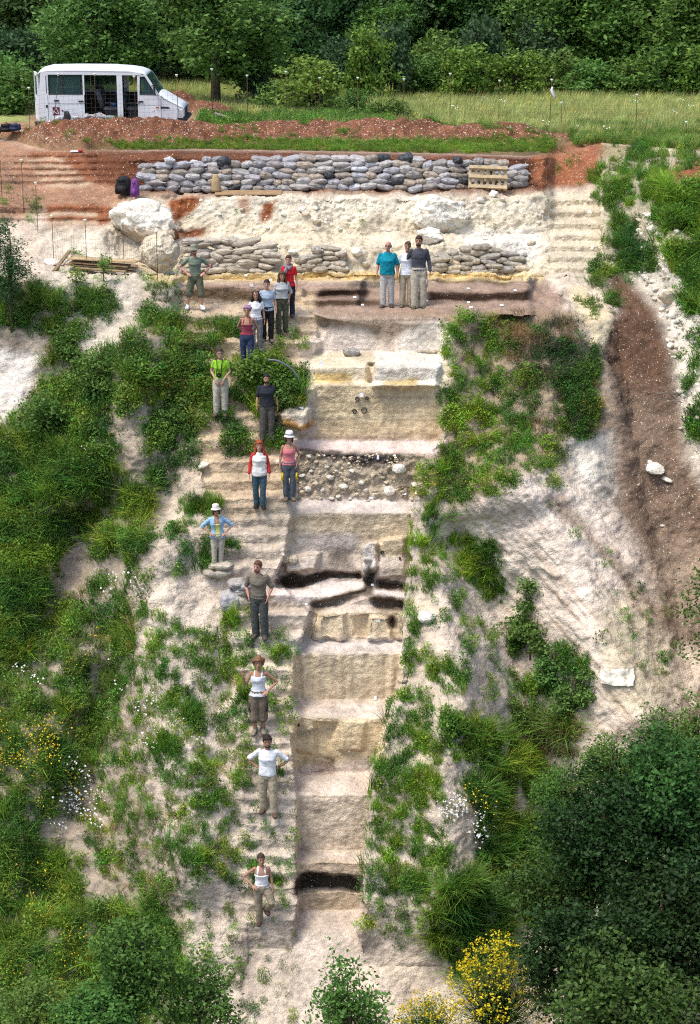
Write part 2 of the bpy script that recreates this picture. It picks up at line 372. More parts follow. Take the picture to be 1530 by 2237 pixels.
disp = amp_l*n_l+amp_m*np.where(up_slope | stony, ridgy-.6, n_m)+amp_f*n_f
rill = (UU > 980) & (UU < 1480) & (VV > 1040) & (VV < 1620)
dl = (UU-1000)*.74-(VV-1050)*.67
disp = disp+rb*(.05*np.sin(dl/11+3*wob)*sstep(-.2, .6, wob2)+.03*fbm(np.stack([dl/9, (UU+VV)/160, 0*UU], -1), 3))
flut = trench & (VV < 1528) & (VV > 1428)          # fluted face
disp = disp+np.where(flut, .07*pnoise(np.stack([UU/16, VV/300, 0*UU], -1)), 0)
pil = trench & (VV < 1400) & (VV > 1335)
disp = disp+np.where(pil, .16*pnoise(np.stack([UU/26+3, VV/200, 0*UU], -1)), 0)
disp *= sstep(0, 14, VV-rim[None, :])
GP = GP+NN*disp[..., None]

# plateau rows behind the rim
NPL = 170
def plateau_z(x, y):
    z = ZP+0*x
    def ridge(u0, v_top, y_, h, wx, wy, sk=0):
        x0 = (u0-CX)/FPX*y_*float(dep(v_top))
        return h*np.exp(-np.abs((x-x0)/wx)**3)*np.exp(-((y-y_-sk*(x-x0))/wy)**2)
    n = fbm(np.stack([x*.55, y*.55, 0*x], -1), 3)
    n2 = fbm(np.stack([x*2.2, y*2.2, 0*x+5], -1), 3)
    h = np.maximum.reduce([ridge(290, 258, 62.0, .66, 3.9, 1.15), ridge(640, 262, 63.0, .48, 2.6, 1.1), ridge(860, 262, 63.0, .58, 1.9, 1.1), ridge(1060, 280, 62.4, .44, 2.2, 1.0, -.05)])
    h = h*(1+.35*n)+.07*n2*(h > .03)
    hb = np.maximum(ridge(385, 200, 69.8, .80, .9, .9), ridge(450, 225, 69.6, .50, 1.0, .8))
    z = z+np.maximum(h, 0)+np.maximum(hb*(1+.1*n2), 0)
    z = z+.03*n2-.045*np.clip(y-66, 0, 60)*sstep(66, 74, y)*.5
    z = z+2.2*sstep(90, 140, y)+12*sstep(120, 400, y)
    return z
ypl = np.concatenate([np.linspace(0, 11, 110), 11+np.geomspace(.12, 420, 60)])
Yr = GP[-1, :, 1]; Xr = GP[-1, :, 0]
pl_rows = []
for d in ypl[1:]:
    y = Yr+d; x = Xr*(y/Yr)
    z = plateau_z(x, y); blend = sstep(0, .5, d)
    z = GP[-1, :, 2]*(1-blend)+z*blend
    pl_rows.append(np.stack([x, y, z], -1))
PLR = np.array(pl_rows)
HP = np.concatenate([GP, PLR], 0)
NRT = len(HP)
# image coordinates of every vertex, for painting the soils
d_ = HP[..., 1]*math.cos(PHI)-(HP[..., 2]-ZC)*math.sin(PHI); up_ = HP[..., 1]*math.sin(PHI)+(HP[..., 2]-ZC)*math.cos(PHI)
HU = CX+FPX*HP[..., 0]/d_; HV = CY-FPX*up_/d_
def ground(u, v):
    "point of the sheet (below the rim) at photo pixel u, v"
    j = np.interp(u, ug, np.arange(NU)); j0 = int(min(max(math.floor(j), 0), NU-2)); tj = j-j0
    vcol = VV[:, j0]*(1-tj)+VV[:, j0+1]*tj
    i = np.interp(-v, -vcol, np.arange(len(vcol))); i0 = int(min(max(math.floor(i), 0), len(vcol)-2)); ti = i-i0
    A = GP[i0, j0]*(1-tj)+GP[i0, j0+1]*tj; B = GP[i0+1, j0]*(1-tj)+GP[i0+1, j0+1]*tj
    return A*(1-ti)+B*ti
def ground_hit(u, v):
    "first visible point of the displaced sheet at pixel u, v"
    j = int(round(float(np.interp(u, ug, np.arange(NU)))))
    hv = HV[:len(VV), j]; i = int(np.argmin(np.abs(hv-v))); return HP[i, j]
def plateau(x, y): return float(plateau_z(np.array([float(x)]), np.array([float(y)]))[0])
def normal_at(u, v):
    j = int(np.clip(np.interp(u, ug, np.arange(NU)), 0, NU-1)); i = int(np.clip(np.interp(-v, -VV[:, j], np.arange(len(VV))), 0, len(VV)-1)); return NN[i, j]

# ---- soils, painted by where each layer crops out, plus shade painted into the pockets
C = {}
u_n = HU+9*np.concatenate([wob, fbm(np.stack([PLR[..., 0], PLR[..., 1], 0*PLR[..., 0]], -1), 3)], 0)
v_n = HV+7*np.concatenate([wob2, fbm(np.stack([PLR[..., 0], PLR[..., 1], 0*PLR[..., 0]+30], -1), 3)], 0)
fine = fbm(np.stack([HP[..., 0]*6, HP[..., 1]*6, HP[..., 2]*6], -1), 3)
u_n = u_n+5*fine; v_n = v_n+5*np.roll(fine, 57, 1)
wp = np.concatenate([np.where(((UU > TL(VV)-40) & (UU < TRr(VV)+40) & (VV > 610)) | ((VV < 500) & (UU < 270)), .55, 1.), np.ones(PLR.shape[:2])], 0); u_n = HU+(u_n-HU)*wp; v_n = HV+(v_n-HV)*wp
colr = np.empty(HP.shape); colr[:] = (.60, .50, .395)
peb = np.full(HU.shape, .25); strat = np.zeros(HU.shape)
isP = np.zeros(HU.shape, bool); isP[len(VV):] = True
def paint(poly, col, p=None, soft=1, s=None, only=None, amt=1.):
    global colr, peb, strat
    m = inpoly(u_n, v_n, poly)
    if only is not None: m &= only
    m = (blur(m, soft) if soft else m.astype(float))*amt
    colr = colr*(1-m[..., None])+np.array(col)*m[..., None]
    if p is not None: peb = peb*(1-m)+p*m
    if s is not None: strat = strat*(1-m)+s*m
S = ~isP
big = fbm(HP*.35, 3)
colr *= (1+.10*big)[..., None]
# left and right slopes
paint([(-600, 600), (300, 620), (400, 690), (420, 1000), (300, 1250), (350, 1500), (420, 2237), (300, 2800), (-600, 2800)], (.40, .33, .25), .3, 8, only=S)
paint([(350, 690), (650, 690), (660, 1000), (640, 1130), (460, 1130), (400, 950)], (.52, .405, .275), .3, 5, only=S)
paint([(300, 1230), (520, 1230), (560, 1700), (640, 2000), (800, 2030), (900, 2237), (900, 2500), (300, 2500), (420, 2000), (330, 1700)], (.63, .53, .425), .6, 6, only=S)
paint([(0, 760), (90, 770), (60, 860), (0, 930), (-300, 950), (-300, 760)], (.72, .66, .58), .2, 3, only=S)
paint([(110, 590), (330, 600), (260, 780), (90, 900), (110, 760), (180, 720), (90, 620)], (.58, .51, .41), .6, 4, only=S)
paint([(140, 1150), (250, 1150), (230, 1300), (130, 1330)], (.50, .40, .32), .4, 4, only=S)
# right
paint([(930, 690), (1250, 690), (1310, 760), (1345, 930), (1250, 960), (1150, 1060), (1000, 1120), (900, 1000)], (.33, .26, .18), .2, 6, only=S)
paint([(1000, 1120), (1150, 1040), (1260, 1060), (1350, 1110), (1430, 1250), (1460, 1420), (1460, 1560), (1150, 1620), (1050, 1350)], (.74, .63, .52), .25, 6, only=S)
paint([(1250, 960), (1330, 940), (1345, 1010), (1360, 1110), (1300, 1090), (1240, 1000)], (.68, .62, .52), .5, 3, only=S)
paint([(1330, 1280), (1445, 1340), (1470, 1500), (1450, 1560), (1330, 1560), (1310, 1400)], (.62, .53, .38), .5, 6, only=S)
paint([(1120, 1250), (1180, 1280), (1280, 1420), (1300, 1600), (1200, 1600), (1130, 1450)], (.52, .43, .34), .8, 8, only=S, amt=.7)
paint([(1180, 1090), (1230, 1080), (1330, 1190), (1440, 1330), (1450, 1360), (1420, 1350), (1300, 1200)], (.33, .25, .18), .5, 2, only=S, amt=.8)
paint([(1330, 690), (1380, 580), (1560, 560), (1700, 560), (1700, 1500), (1560, 1500), (1480, 900)], (.66, .60, .50), .8, 4, only=S)
paint([(1300, 330), (1560, 330), (1800, 330), (1800, 560), (1480, 500), (1300, 560)], (.42, .37, .27), .5, 4, only=S)
paint([(1440, 370), (1560, 340), (1560, 420), (1470, 400)], (.26, .10, .05), .4, 3, only=S)
paint([(1322, 590), (1345, 585), (1390, 615), (1445, 690), (1475, 800), (1485, 900), (1490, 1000), (1520, 1050), (1560, 1100), (1560, 1420), (1445, 1370), (1435, 1260), (1400, 1180), (1352, 1090), (1352, 980), (1335, 860), (1308, 740), (1318, 700), (1345, 680)], (.125, .072, .045), .45, 4, only=S)
paint([(1340, 850), (1480, 870), (1500, 1010), (1560, 1100), (1560, 1420), (1445, 1370), (1435, 1260), (1400, 1180), (1352, 1090)], (.22, .155, .11), 1., 14, only=S)
paint([(1400, 1200), (1600, 1180), (1600, 1500), (1445, 1380)], (.38, .30, .225), .9, 16, only=S, amt=.7)
paint([(1245, 625), (1275, 620), (1335, 690), (1322, 755), (1300, 745), (1262, 690)], (.66, .55, .36), .2, 1, only=S)
# stairs and trench
paint([(590, 1100), (660, 1090), (660, 1260), (590, 1240)], (.50, .42, .32), .3, 3, only=S)
T = trench_full = np.concatenate([trench, np.zeros(PLR.shape[:2], bool)], 0)
Tl = (u_n > TL(HV)-16) & (u_n < TRr(HV)+12) & (HV > 690) & S
paint([(0, 690), (1530, 690), (1530, 2040), (0, 2040)], (.60, .50, .41), .15, 1, s=.3, only=Tl)
paint([(560, 770), (980, 770), (980, 690), (560, 690)], (.70, .60, .50), .05, 2, s=.6, only=Tl)
paint([(875, 700), (985, 700), (985, 772), (870, 775)], (.80, .72, .61), .0, 1, s=.4, only=S)
paint([(680, 772), (985, 772), (985, 850), (660, 850)], (.74, .62, .43), .1, 2, s=.6, only=S)
paint([(818, 768), (970, 772), (960, 850), (815, 848)], (.76, .69, .57), .0, 1, s=.4, only=S)
paint([(683, 812), (770, 816), (768, 834), (690, 836)], (.66, .47, .19), 0, 1, only=S)
paint([(838, 832), (915, 824), (912, 846), (838, 846)], (.66, .50, .22), 0, 1, only=S)
paint([(690, 842), (962, 842), (965, 962), (690, 962)], (.72, .57, .34), .1, 2, s=1., only=S)
paint([(700, 862), (960, 862), (960, 872), (700, 872)], (.52, .42, .28), .1, 1, only=S, amt=.6)
paint([(700, 905), (950, 905), (950, 916), (700, 918)], (.70, .58, .36), .1, 1, only=S, amt=.8)
paint([(700, 922), (820, 922), (820, 936), (700, 938)], (.40, .31, .19), .1, 1, only=S, amt=.6)
paint([(640, 945), (965, 945), (965, 962), (640, 962)], (.48, .37, .24), .2, 1, only=S, amt=.7)
paint([(640, 962), (975, 962), (950, 992), (640, 986)], (.76, .61, .55), .1, 1, only=S)
paint([(640, 984), (940, 990), (935, 1095), (640, 1095)], (.44, .355, .25), .9, 2, only=S)
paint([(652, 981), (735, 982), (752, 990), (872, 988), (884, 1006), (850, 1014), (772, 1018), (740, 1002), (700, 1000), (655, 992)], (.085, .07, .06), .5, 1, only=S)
paint([(640, 1088), (925, 1090), (910, 1124), (640, 1124)], (.60, .52, .46), .5, 2, only=S)
paint([(635, 1120), (905, 1122), (890, 1215), (628, 1215)], (.60, .48, .32), .1, 2, s=.8, only=S)
paint([(640, 1165), (780, 1165), (790, 1215), (630, 1212)], (.50, .43, .37), .1, 3, s=.5, only=S)
paint([(720, 1195), (765, 1195), (770, 1245), (710, 1240)], (.13, .10, .07), .1, 2, only=S, amt=.7)
paint([(790, 1190), (815, 1180), (822, 1240), (792, 1262)], (.66, .60, .54), .1, 1, only=S)
paint([(600, 1266), (640, 1250), (668, 1260), (710, 1246), (790, 1250), (792, 1266), (730, 1261), (690, 1272), (655, 1286), (602, 1284)], (.085, .055, .035), .3, 1, only=S)  # shade of the undercut pocket, put into the colour
paint([(820, 1266), (892, 1276), (892, 1292), (822, 1292)], (.09, .06, .04), .3, 1, only=S)  # right-hand pocket, its undercut shade painted dark as well
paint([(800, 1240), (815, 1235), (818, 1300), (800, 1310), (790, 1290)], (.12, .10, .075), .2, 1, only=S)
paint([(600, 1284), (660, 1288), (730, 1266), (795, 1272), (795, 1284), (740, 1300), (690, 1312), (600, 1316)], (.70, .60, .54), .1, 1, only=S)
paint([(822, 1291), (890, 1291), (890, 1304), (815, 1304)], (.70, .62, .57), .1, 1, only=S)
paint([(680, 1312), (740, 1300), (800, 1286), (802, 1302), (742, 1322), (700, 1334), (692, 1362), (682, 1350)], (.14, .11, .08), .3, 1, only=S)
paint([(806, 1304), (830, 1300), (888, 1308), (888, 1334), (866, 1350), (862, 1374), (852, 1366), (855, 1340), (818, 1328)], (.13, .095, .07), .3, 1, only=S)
paint([(690, 1336), (880, 1336), (880, 1398), (660, 1398)], (.66, .53, .35), .15, 2, only=S)
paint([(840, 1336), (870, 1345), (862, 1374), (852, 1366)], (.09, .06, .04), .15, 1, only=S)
paint([(640, 1396), (890, 1396), (885, 1428), (560, 1430), (560, 1400)], (.62, .55, .49), .3, 2, only=S)
paint([(630, 1428), (885, 1428), (865, 1528), (620, 1530)], (.69, .555, .37), .1, 2, s=.3, only=S)
paint([(630, 1569), (848, 1569), (840, 1650), (640, 1680)], (.68, .54, .33), .1, 2, s=.9, only=S)
paint([(690, 1660), (728, 1660), (728, 1690), (690, 1690)], (.34, .22, .17), .1, 2, only=S, amt=.7)
paint([(640, 1738), (812, 1738), (800, 1860), (640, 1860)], (.65, .53, .39), .1, 2, s=.7, only=S)
paint([(645, 1880), (800, 1880), (800, 1912), (645, 1912)], (.56, .44, .31), .1, 2, only=S)
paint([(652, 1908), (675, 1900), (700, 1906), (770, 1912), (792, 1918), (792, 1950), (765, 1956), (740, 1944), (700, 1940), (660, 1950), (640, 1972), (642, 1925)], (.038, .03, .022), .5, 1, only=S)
paint([(655, 1946), (790, 1950), (782, 1988), (655, 1988)], (.50, .395, .27), .2, 1, only=S)
paint([(616, 905), (640, 884), (682, 890), (682, 915), (655, 920)], (.62, .54, .42), .1, 1, only=S)
paint([(616, 912), (640, 922), (658, 930), (684, 912), (684, 922), (660, 938), (625, 928)], (.60, .27, .03), .1, 1, only=S)
paint([(625, 925), (660, 930), (655, 945), (630, 938)], (.64, .46, .20), .1, 1, only=S, amt=.7)
# terrace
paint([(370, 612), (1190, 612), (1240, 660), (1200, 692), (690, 692), (640, 655), (440, 640)], (.33, .235, .175), .12, 2, only=S)
paint([(640, 630), (700, 640), (690, 675), (640, 680)], (.52, .40, .26), .15, 2, only=S)
paint([(700, 630), (808, 630), (806, 645), (690, 648)], (.075, .045, .03), .15, 1, only=S)
paint([(690, 655), (835, 655), (835, 668), (690, 670)], (.11, .07, .045), .15, 1, only=S)
paint([(938, 637), (1162, 637), (1160, 657), (938, 657)], (.07, .042, .028), .15, 1, only=S)
paint([(760, 613), (840, 613), (840, 630), (760, 626)], (.13, .10, .075), .4, 1, only=S)
paint([(840, 606), (1120, 606), (1120, 618), (840, 618)], (.08, .05, .03), .1, 1, only=S)
paint([(700, 686), (1240, 676), (1268, 700), (1240, 722), (1000, 722), (960, 700), (875, 728), (850, 768), (832, 738), (780, 712), (745, 722), (700, 712)], (.26, .18, .11), .25, 3, only=S, amt=.75)
paint([(400, 625), (520, 632), (606, 645), (570, 664), (430, 658), (380, 640)], (.135, .09, .05), .15, 2, only=S)
paint([(390, 655), (560, 664), (640, 660), (700, 690), (690, 740), (600, 745), (430, 700)], (.50, .395, .27), .3, 3, only=S)
paint([(400, 700), (540, 700), (540, 725), (430, 720)], (.24, .17, .10), .2, 3, only=S)
# chalk above the terrace
paint([(250, 420), (1330, 420), (1310, 600), (330, 612), (250, 560)], (.63, .545, .40), .9, 4, only=S)
paint([(420, 425), (900, 425), (1000, 440), (1180, 430), (1180, 470), (420, 480)], (.70, .63, .49), .9, 3, only=S)
paint([(1010, 500), (1180, 500), (1180, 570), (1020, 560)], (.74, .69, .59), .8, 4, only=S)
paint([(100, 500), (260, 490), (330, 560), (330, 610), (110, 600)], (.62, .54, .42), .9, 3, only=S)
paint([(330, 598), (600, 596), (1190, 596), (1190, 612), (330, 613)], (.64, .50, .26), .3, 1, only=S)
paint([(430, 602), (600, 604), (600, 613), (520, 613)], (.60, .38, .10), .1, 1, only=S, amt=.6)
paint([(640, 600), (820, 598), (1160, 598), (1130, 608), (640, 610)], (.60, .38, .09), .1, 1, only=S, amt=.65)
paint([(360, 430), (450, 428), (425, 460), (395, 480), (385, 485)], (.24, .08, .03), .6, 1, only=S)
paint([(575, 440), (608, 438), (600, 470), (575, 495), (568, 470)], (.26, .09, .035), .6, 1, only=S)
paint([(520, 432), (545, 432), (540, 470), (525, 470)], (.30, .12, .05), .5, 1, only=S, amt=.7)
paint([(385, 502), (455, 502), (445, 520), (390, 525)], (.22, .08, .035), .4, 1, only=S)
paint([(260, 411), (1180, 405), (1180, 424), (600, 426), (260, 432)], (.40, .29, .21), .5, 2, only=S)
# red earth of the path, the scarp and the steps
paint([(-600, 280), (0, 280), (70, 320), (300, 330), (310, 415), (280, 440), (240, 455), (235, 492), (105, 495), (95, 452), (50, 480), (-600, 520)], (.33, .185, .11), .9, 4, only=S)
paint([(100, 448), (240, 446), (240, 488), (110, 490)], (.27, .105, .05), .6, 1, only=S)
for v0 in (464, 483): paint([(108, v0), (212, v0), (212, v0+8), (108, v0+8)], (.50, .39, .27), .5, 1, only=S)
paint([(150, 312), (1215, 316), (1200, 420), (300, 420), (210, 400)], (.14, .055, .028), .5, 2, only=S)
paint([(55, 330), (170, 328), (215, 400), (95, 400)], (.25, .10, .05), .5, 1, only=S)
for k, v0 in enumerate((345, 359, 373, 387, 400)): paint([(60+k*9, v0), (140+k*14, v0), (140+k*14, v0+7), (60+k*9, v0+7)], (.50, .37, .25), .4, 1, only=S)
paint([(1270, 285), (1440, 285), (1440, 335), (1340, 345), (1290, 340)], (.30, .25, .14), .4, 2, only=S)
paint([(1160, 330), (1240, 315), (1320, 295), (1310, 380), (1280, 405), (1170, 408)], (.30, .115, .055), .9, 2, only=S)
# plateau: meadow, bare red earth of the heaps, the worn strip
P = isP
mead = np.array((.27, .30, .10))
xs, ys = HP[..., 0], HP[..., 1]
colr[P] = mead*(1+.3*big[P])[:, None]; peb[P] = .0
sm_ = P & (ys-Yr[None, :] < 1.6); colr[sm_] = (.16, .12, .06)
hgt = HP[..., 2]-ZP
redm = P & (hgt > .10+.07*fine) & (ys < 72.6)
redm2 = P & (ys < 65.0) & (HU < 1270) & (hgt > .04+.05*fine)
m = np.clip(blur(redm | redm2, 1), 0, 1)[..., None]
colr = colr*(1-m)+np.array((.175, .074, .040))*(1+.45*fine)[..., None]*m; peb = peb*(1-m[..., 0])+m[..., 0]*1.0
near_l = P & (HU < 190) & (ys < 67) & (hgt < .12)
m = blur(near_l, 2)[..., None]; colr = colr*(1-m)+np.array((.36, .20, .12))*m; peb = peb*(1-m[..., 0])+m[..., 0]*.8
paint([(1180, 330), (1320, 292), (1300, 318), (1220, 345)], (.32, .14, .07), .9, 2)
paint([(60, 250), (460, 245), (560, 262), (560, 275), (60, 275)], (.33, .20, .13), .6, 3, only=P & (ys > 63.4) & (hgt < .12))

# drips, cracks and eroded stains down the cut faces
Tm = np.concatenate([blur(trench, 2), np.zeros(PLR.shape[:2])], 0)
dp = fbm(np.stack([HU/8, HV/75, 0*HU+2], -1), 4); pt = fbm(np.stack([HU/34, HV/22, 0*HU+6], -1), 4)
colr = colr*(1-Tm*(.10*sstep(.1, .7, dp)*np.concatenate([np.clip(1-np.abs(NN[..., 2])*1.6, 0, 1), np.zeros(PLR.shape[:2])], 0)+.16*sstep(.05, .6, pt)))[..., None]
lum_ = colr.mean(-1, keepdims=True); colr = np.where((Tm > .3)[..., None], colr*.92+lum_*.08*np.array([1.06, 1., .92]), colr)
# rain streaks and dirtier bands down the bare right slope
stk = fbm(np.stack([((HU-1000)*.74-(HV-1050)*.67)/15, (HU+HV)/260, 0*HU+4], -1), 4)
rm_ = np.concatenate([blur(rill, 12), np.zeros(PLR.shape[:2])], 0)*sstep(-.05, .55, stk)
colr = colr*(1-.24*rm_[..., None]*np.array([.8, 1, 1.15])); peb = peb+.5*rm_
st2 = fbm(np.stack([HU/70, HV/26, 0*HU+8], -1), 4); lm = np.concatenate([((UU < TL(VV)) & (VV > 690)).astype(float), np.zeros(PLR.shape[:2])], 0)
colr = colr*(1-.22*lm*sstep(0, .6, st2))[..., None]; peb = peb+.35*lm*sstep(-.1, .5, -st2)
colr = np.clip(colr*(1+.12*fine)[..., None], .01, .9)
# ---- mesh
idx = np.arange(NRT*NU).reshape(NRT, NU)
Fq = np.stack([idx[:-1, :-1], idx[:-1, 1:], idx[1:, 1:], idx[1:, :-1]], -1).reshape(-1, 4)
def soil_material():
    m = bpy.data.materials.new('hillside_soil'); m.use_nodes = True; t = m.node_tree; N = t.nodes; L = t.links
    b = N['Principled BSDF']; b.inputs['Roughness'].default_value = .95; b.inputs['Specular IOR Level'].default_value = .1
    tc = N.new('ShaderNodeTexCoord'); ac = N.new('ShaderNodeAttribute'); ac.attribute_name = 'Col'
    ap = N.new('ShaderNodeAttribute'); ap.attribute_name = 'peb'; as_ = N.new('ShaderNodeAttribute'); as_.attribute_name = 'strat'
    def noise(sc, det=4, vec=None):
        n = N.new('ShaderNodeTexNoise'); n.inputs['Scale'].default_value = sc; n.inputs['Detail'].default_value = det
        L.new(vec or tc.outputs['Object'], n.inputs['Vector']); return n.outputs['Fac']
    def mrange(x, a, b_, c, d):
        r = N.new('ShaderNodeMapRange'); L.new(x, r.inputs[0])
        for k, q in enumerate((a, b_, c, d)): r.inputs[k+1].default_value = q
        return r.outputs[0]
    def math_(op, x, y):
        n = N.new('ShaderNodeMath'); n.operation = op
        for k, q in enumerate((x, y)):
            if isinstance(q, (int, float)): n.inputs[k].default_value = q
            else: L.new(q, n.inputs[k])
        return n.outputs[0]
    def mix(fac, a, b_, mode='MIX'):
        n = N.new('ShaderNodeMix'); n.data_type = 'RGBA'; n.blend_type = mode
        if isinstance(fac, (int, float)): n.inputs[0].default_value = fac
        else: L.new(fac, n.inputs[0])
        for k, q in ((6, a), (7, b_)):
            if isinstance(q, tuple): n.inputs[k].default_value = (*q, 1)
            else: L.new(q, n.inputs[k])
        return n.outputs[2]
    v1 = mrange(noise(1.5, 6), .3, .7, .74, 1.22); v2 = mrange(noise(9, 6), .3, .7, .84, 1.13)
    crumbs = []
    for sc in (24., 60.):
        vo = N.new('ShaderNodeTexVoronoi'); vo.inputs['Scale'].default_value = sc; L.new(tc.outputs['Object'], vo.inputs['Vector'])
        sp = N.new('ShaderNodeSeparateColor'); L.new(vo.outputs['Color'], sp.inputs[0]); crumbs.append((sp.outputs[0], vo.outputs['Distance']))
    v3 = math_('MULTIPLY', mrange(crumbs[0][0], 0., 1., .92, 1.07), mrange(crumbs[1][0], 0., 1., .91, 1.07))
    c = mix(1., ac.outputs['Color'], math_('MULTIPLY', math_('MULTIPLY', v1, v2), v3), 'MULTIPLY')
    # thin bedding in the cut faces
    mp = N.new('ShaderNodeMapping'); mp.inputs['Scale'].default_value = (.35, .35, 9.); L.new(tc.outputs['Object'], mp.inputs[0])
    bd = mrange(noise(1.1, 3, mp.outputs[0]), .32, .68, .78, 1.16)
    one = math_('ADD', math_('MULTIPLY', math_('SUBTRACT', bd, 1.), as_.outputs['Fac']), 1.)
    c = mix(1., c, one, 'MULTIPLY')
    # pebbles: two sizes of cells, pale stones
    hs = []
    for sc, thr in ((11., .23), (26., .27)):
        vo = N.new('ShaderNodeTexVoronoi'); vo.inputs['Scale'].default_value = sc; L.new(tc.outputs['Object'], vo.inputs['Vector'])
        sp = N.new('ShaderNodeSeparateColor'); L.new(vo.outputs['Color'], sp.inputs[0])
        near = mrange(vo.outputs['Distance'], thr*.75, thr, 1., 0.)
        pick = math_('LESS_THAN', sp.outputs[0], math_('MULTIPLY', ap.outputs['Fac'], .42))
        f_ = math_('MULTIPLY', near, pick); hs.append(f_)
        tone = mix(sp.outputs[1], (.42, .35, .26), (.74, .69, .60))
        c = mix(f_, c, tone)
    L.new(c, b.inputs['Base Color'])
    h = math_('ADD', math_('ADD', math_('MULTIPLY', crumbs[0][1], -1.1), math_('MULTIPLY', crumbs[1][1], -.55)), math_('ADD', math_('MULTIPLY', hs[0], .8), math_('MULTIPLY', hs[1], .4)))
    h = math_('ADD', h, math_('MULTIPLY', noise(7, 5), 1.2))
    bp = N.new('ShaderNodeBump'); bp.inputs['Strength'].default_value = .5; bp.inputs['Distance'].default_value = .03
    L.new(h, bp.inputs['Height']); L.new(bp.outputs[0], b.inputs['Normal'])
    return m
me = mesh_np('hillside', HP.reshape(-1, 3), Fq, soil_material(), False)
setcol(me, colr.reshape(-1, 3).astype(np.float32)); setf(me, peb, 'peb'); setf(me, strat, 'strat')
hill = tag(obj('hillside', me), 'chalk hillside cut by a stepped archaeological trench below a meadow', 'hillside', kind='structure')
# ------------------------------------------------------------------ sandbags
def bag_mesh(name, seed, flat=1., ends=1.):
    r = np.random.default_rng(seed); n, m = 18, 16; V = []
    for i in range(n):
        t = -1+2*i/(n-1); e = (1-abs(t)**2.6)**.42
        for j in range(m):
            a = 2*math.pi*j/m; ca, sa = math.cos(a), math.sin(a)
            sx = math.copysign(abs(ca)**.75, ca); sz = math.copysign(abs(sa)**.85, sa)
            wd = .5*(.62+.38*e) if ends > .5 else .5*e
            if ends < .5 and i >= n-4:      # gathered neck and loose end of a tied bag
                k = i-(n-4); V.append((.40+.055*k, ca*(.26, .12, .17, .22)[k], sa*(.24, .11, .10, .07)[k]+.03*k)); continue
            V.append((t*.5*(1+.05*ca), sx*wd*(1 if e > .05 else .75), sz*(.5*e*flat+.03)))
    V = np.array(V); V += .07*np.stack([fbm(V*2.4+seed*7+k*31, 3) for k in range(3)], -1)*np.array([.6, 1, 1])
    cr = 1-np.abs(fbm(V*np.array([2.2, 6, 6])+seed*3, 2))*1.6; V[:, 1:] *= 1-.09*np.clip(cr, 0, 1)[:, None]
    V[:, 2] += .06*np.cos(V[:, 0]*5+r.uniform(0, 6))*r.uniform(-1, 1)
    F = [(i*m+j, i*m+(j+1) % m, (i+1)*m+(j+1) % m, (i+1)*m+j) for i in range(n-1) for j in range(m)]
    F += [tuple(range(m))[::-1], tuple((n-1)*m+j for j in range(m))]
    return mesh_np(name, V, F, None, True)
def bagmat(k, c): return mat(k, c, rough=.5, var=.3, scale=2.2, bump=.45, bscale=3.2, spec=.45, bdist=.25)
GREYS = [bagmat('bag_grey_%d' % i, c) for i, c in enumerate([(.31, .295, .29), (.26, .24, .225), (.37, .34, .315), (.29, .25, .205), (.35, .345, .36), (.42, .40, .385), (.36, .30, .235), (.24, .235, .245)])]
DARK = bagmat('bag_dark_plastic', (.035, .04, .045)); WHITE = bagmat('bag_white_plastic', (.55, .56, .60))
BEIGE = [bagmat('bag_beige_%d' % i, c) for i, c in enumerate([(.42, .37, .29), (.36, .315, .24), (.48, .425, .335), (.39, .355, .30), (.32, .275, .205)])]
TAN = [bagmat('bag_tan_%d' % i, c) for i, c in enumerate([(.34, .305, .24), (.28, .24, .18), (.39, .35, .28), (.32, .295, .26)])]
PALE = bagmat('bag_pale', (.55, .47, .33))
_bagshapes = [bag_mesh('sandbag', s, .95+.1*(s % 3), s % 2) for s in range(9)]
_bagcache = {}
def bag(p, size, rot, m, label, group):
    k = (random.randrange(len(_bagshapes)), m.name)
    if k not in _bagcache:
        me_ = _bagshapes[k[0]].copy(); me_.materials.append(m); _bagcache[k] = me_
    o = obj('sandbag', _bagcache[k], None, p); o.scale = size; o.rotation_euler = rot
    return tag(o, label, 'sandbag', group)
def ordinal(n): return str(n)+('th' if 10 < n % 100 < 14 else {1: 'st', 2: 'nd', 3: 'rd'}.get(n % 10, 'th'))
def tone_(m): return 'black' if m is DARK else 'white' if m is WHITE else 'pale' if m is PALE else 'grey' if m in GREYS else 'beige' if m in BEIGE else 'brownish'
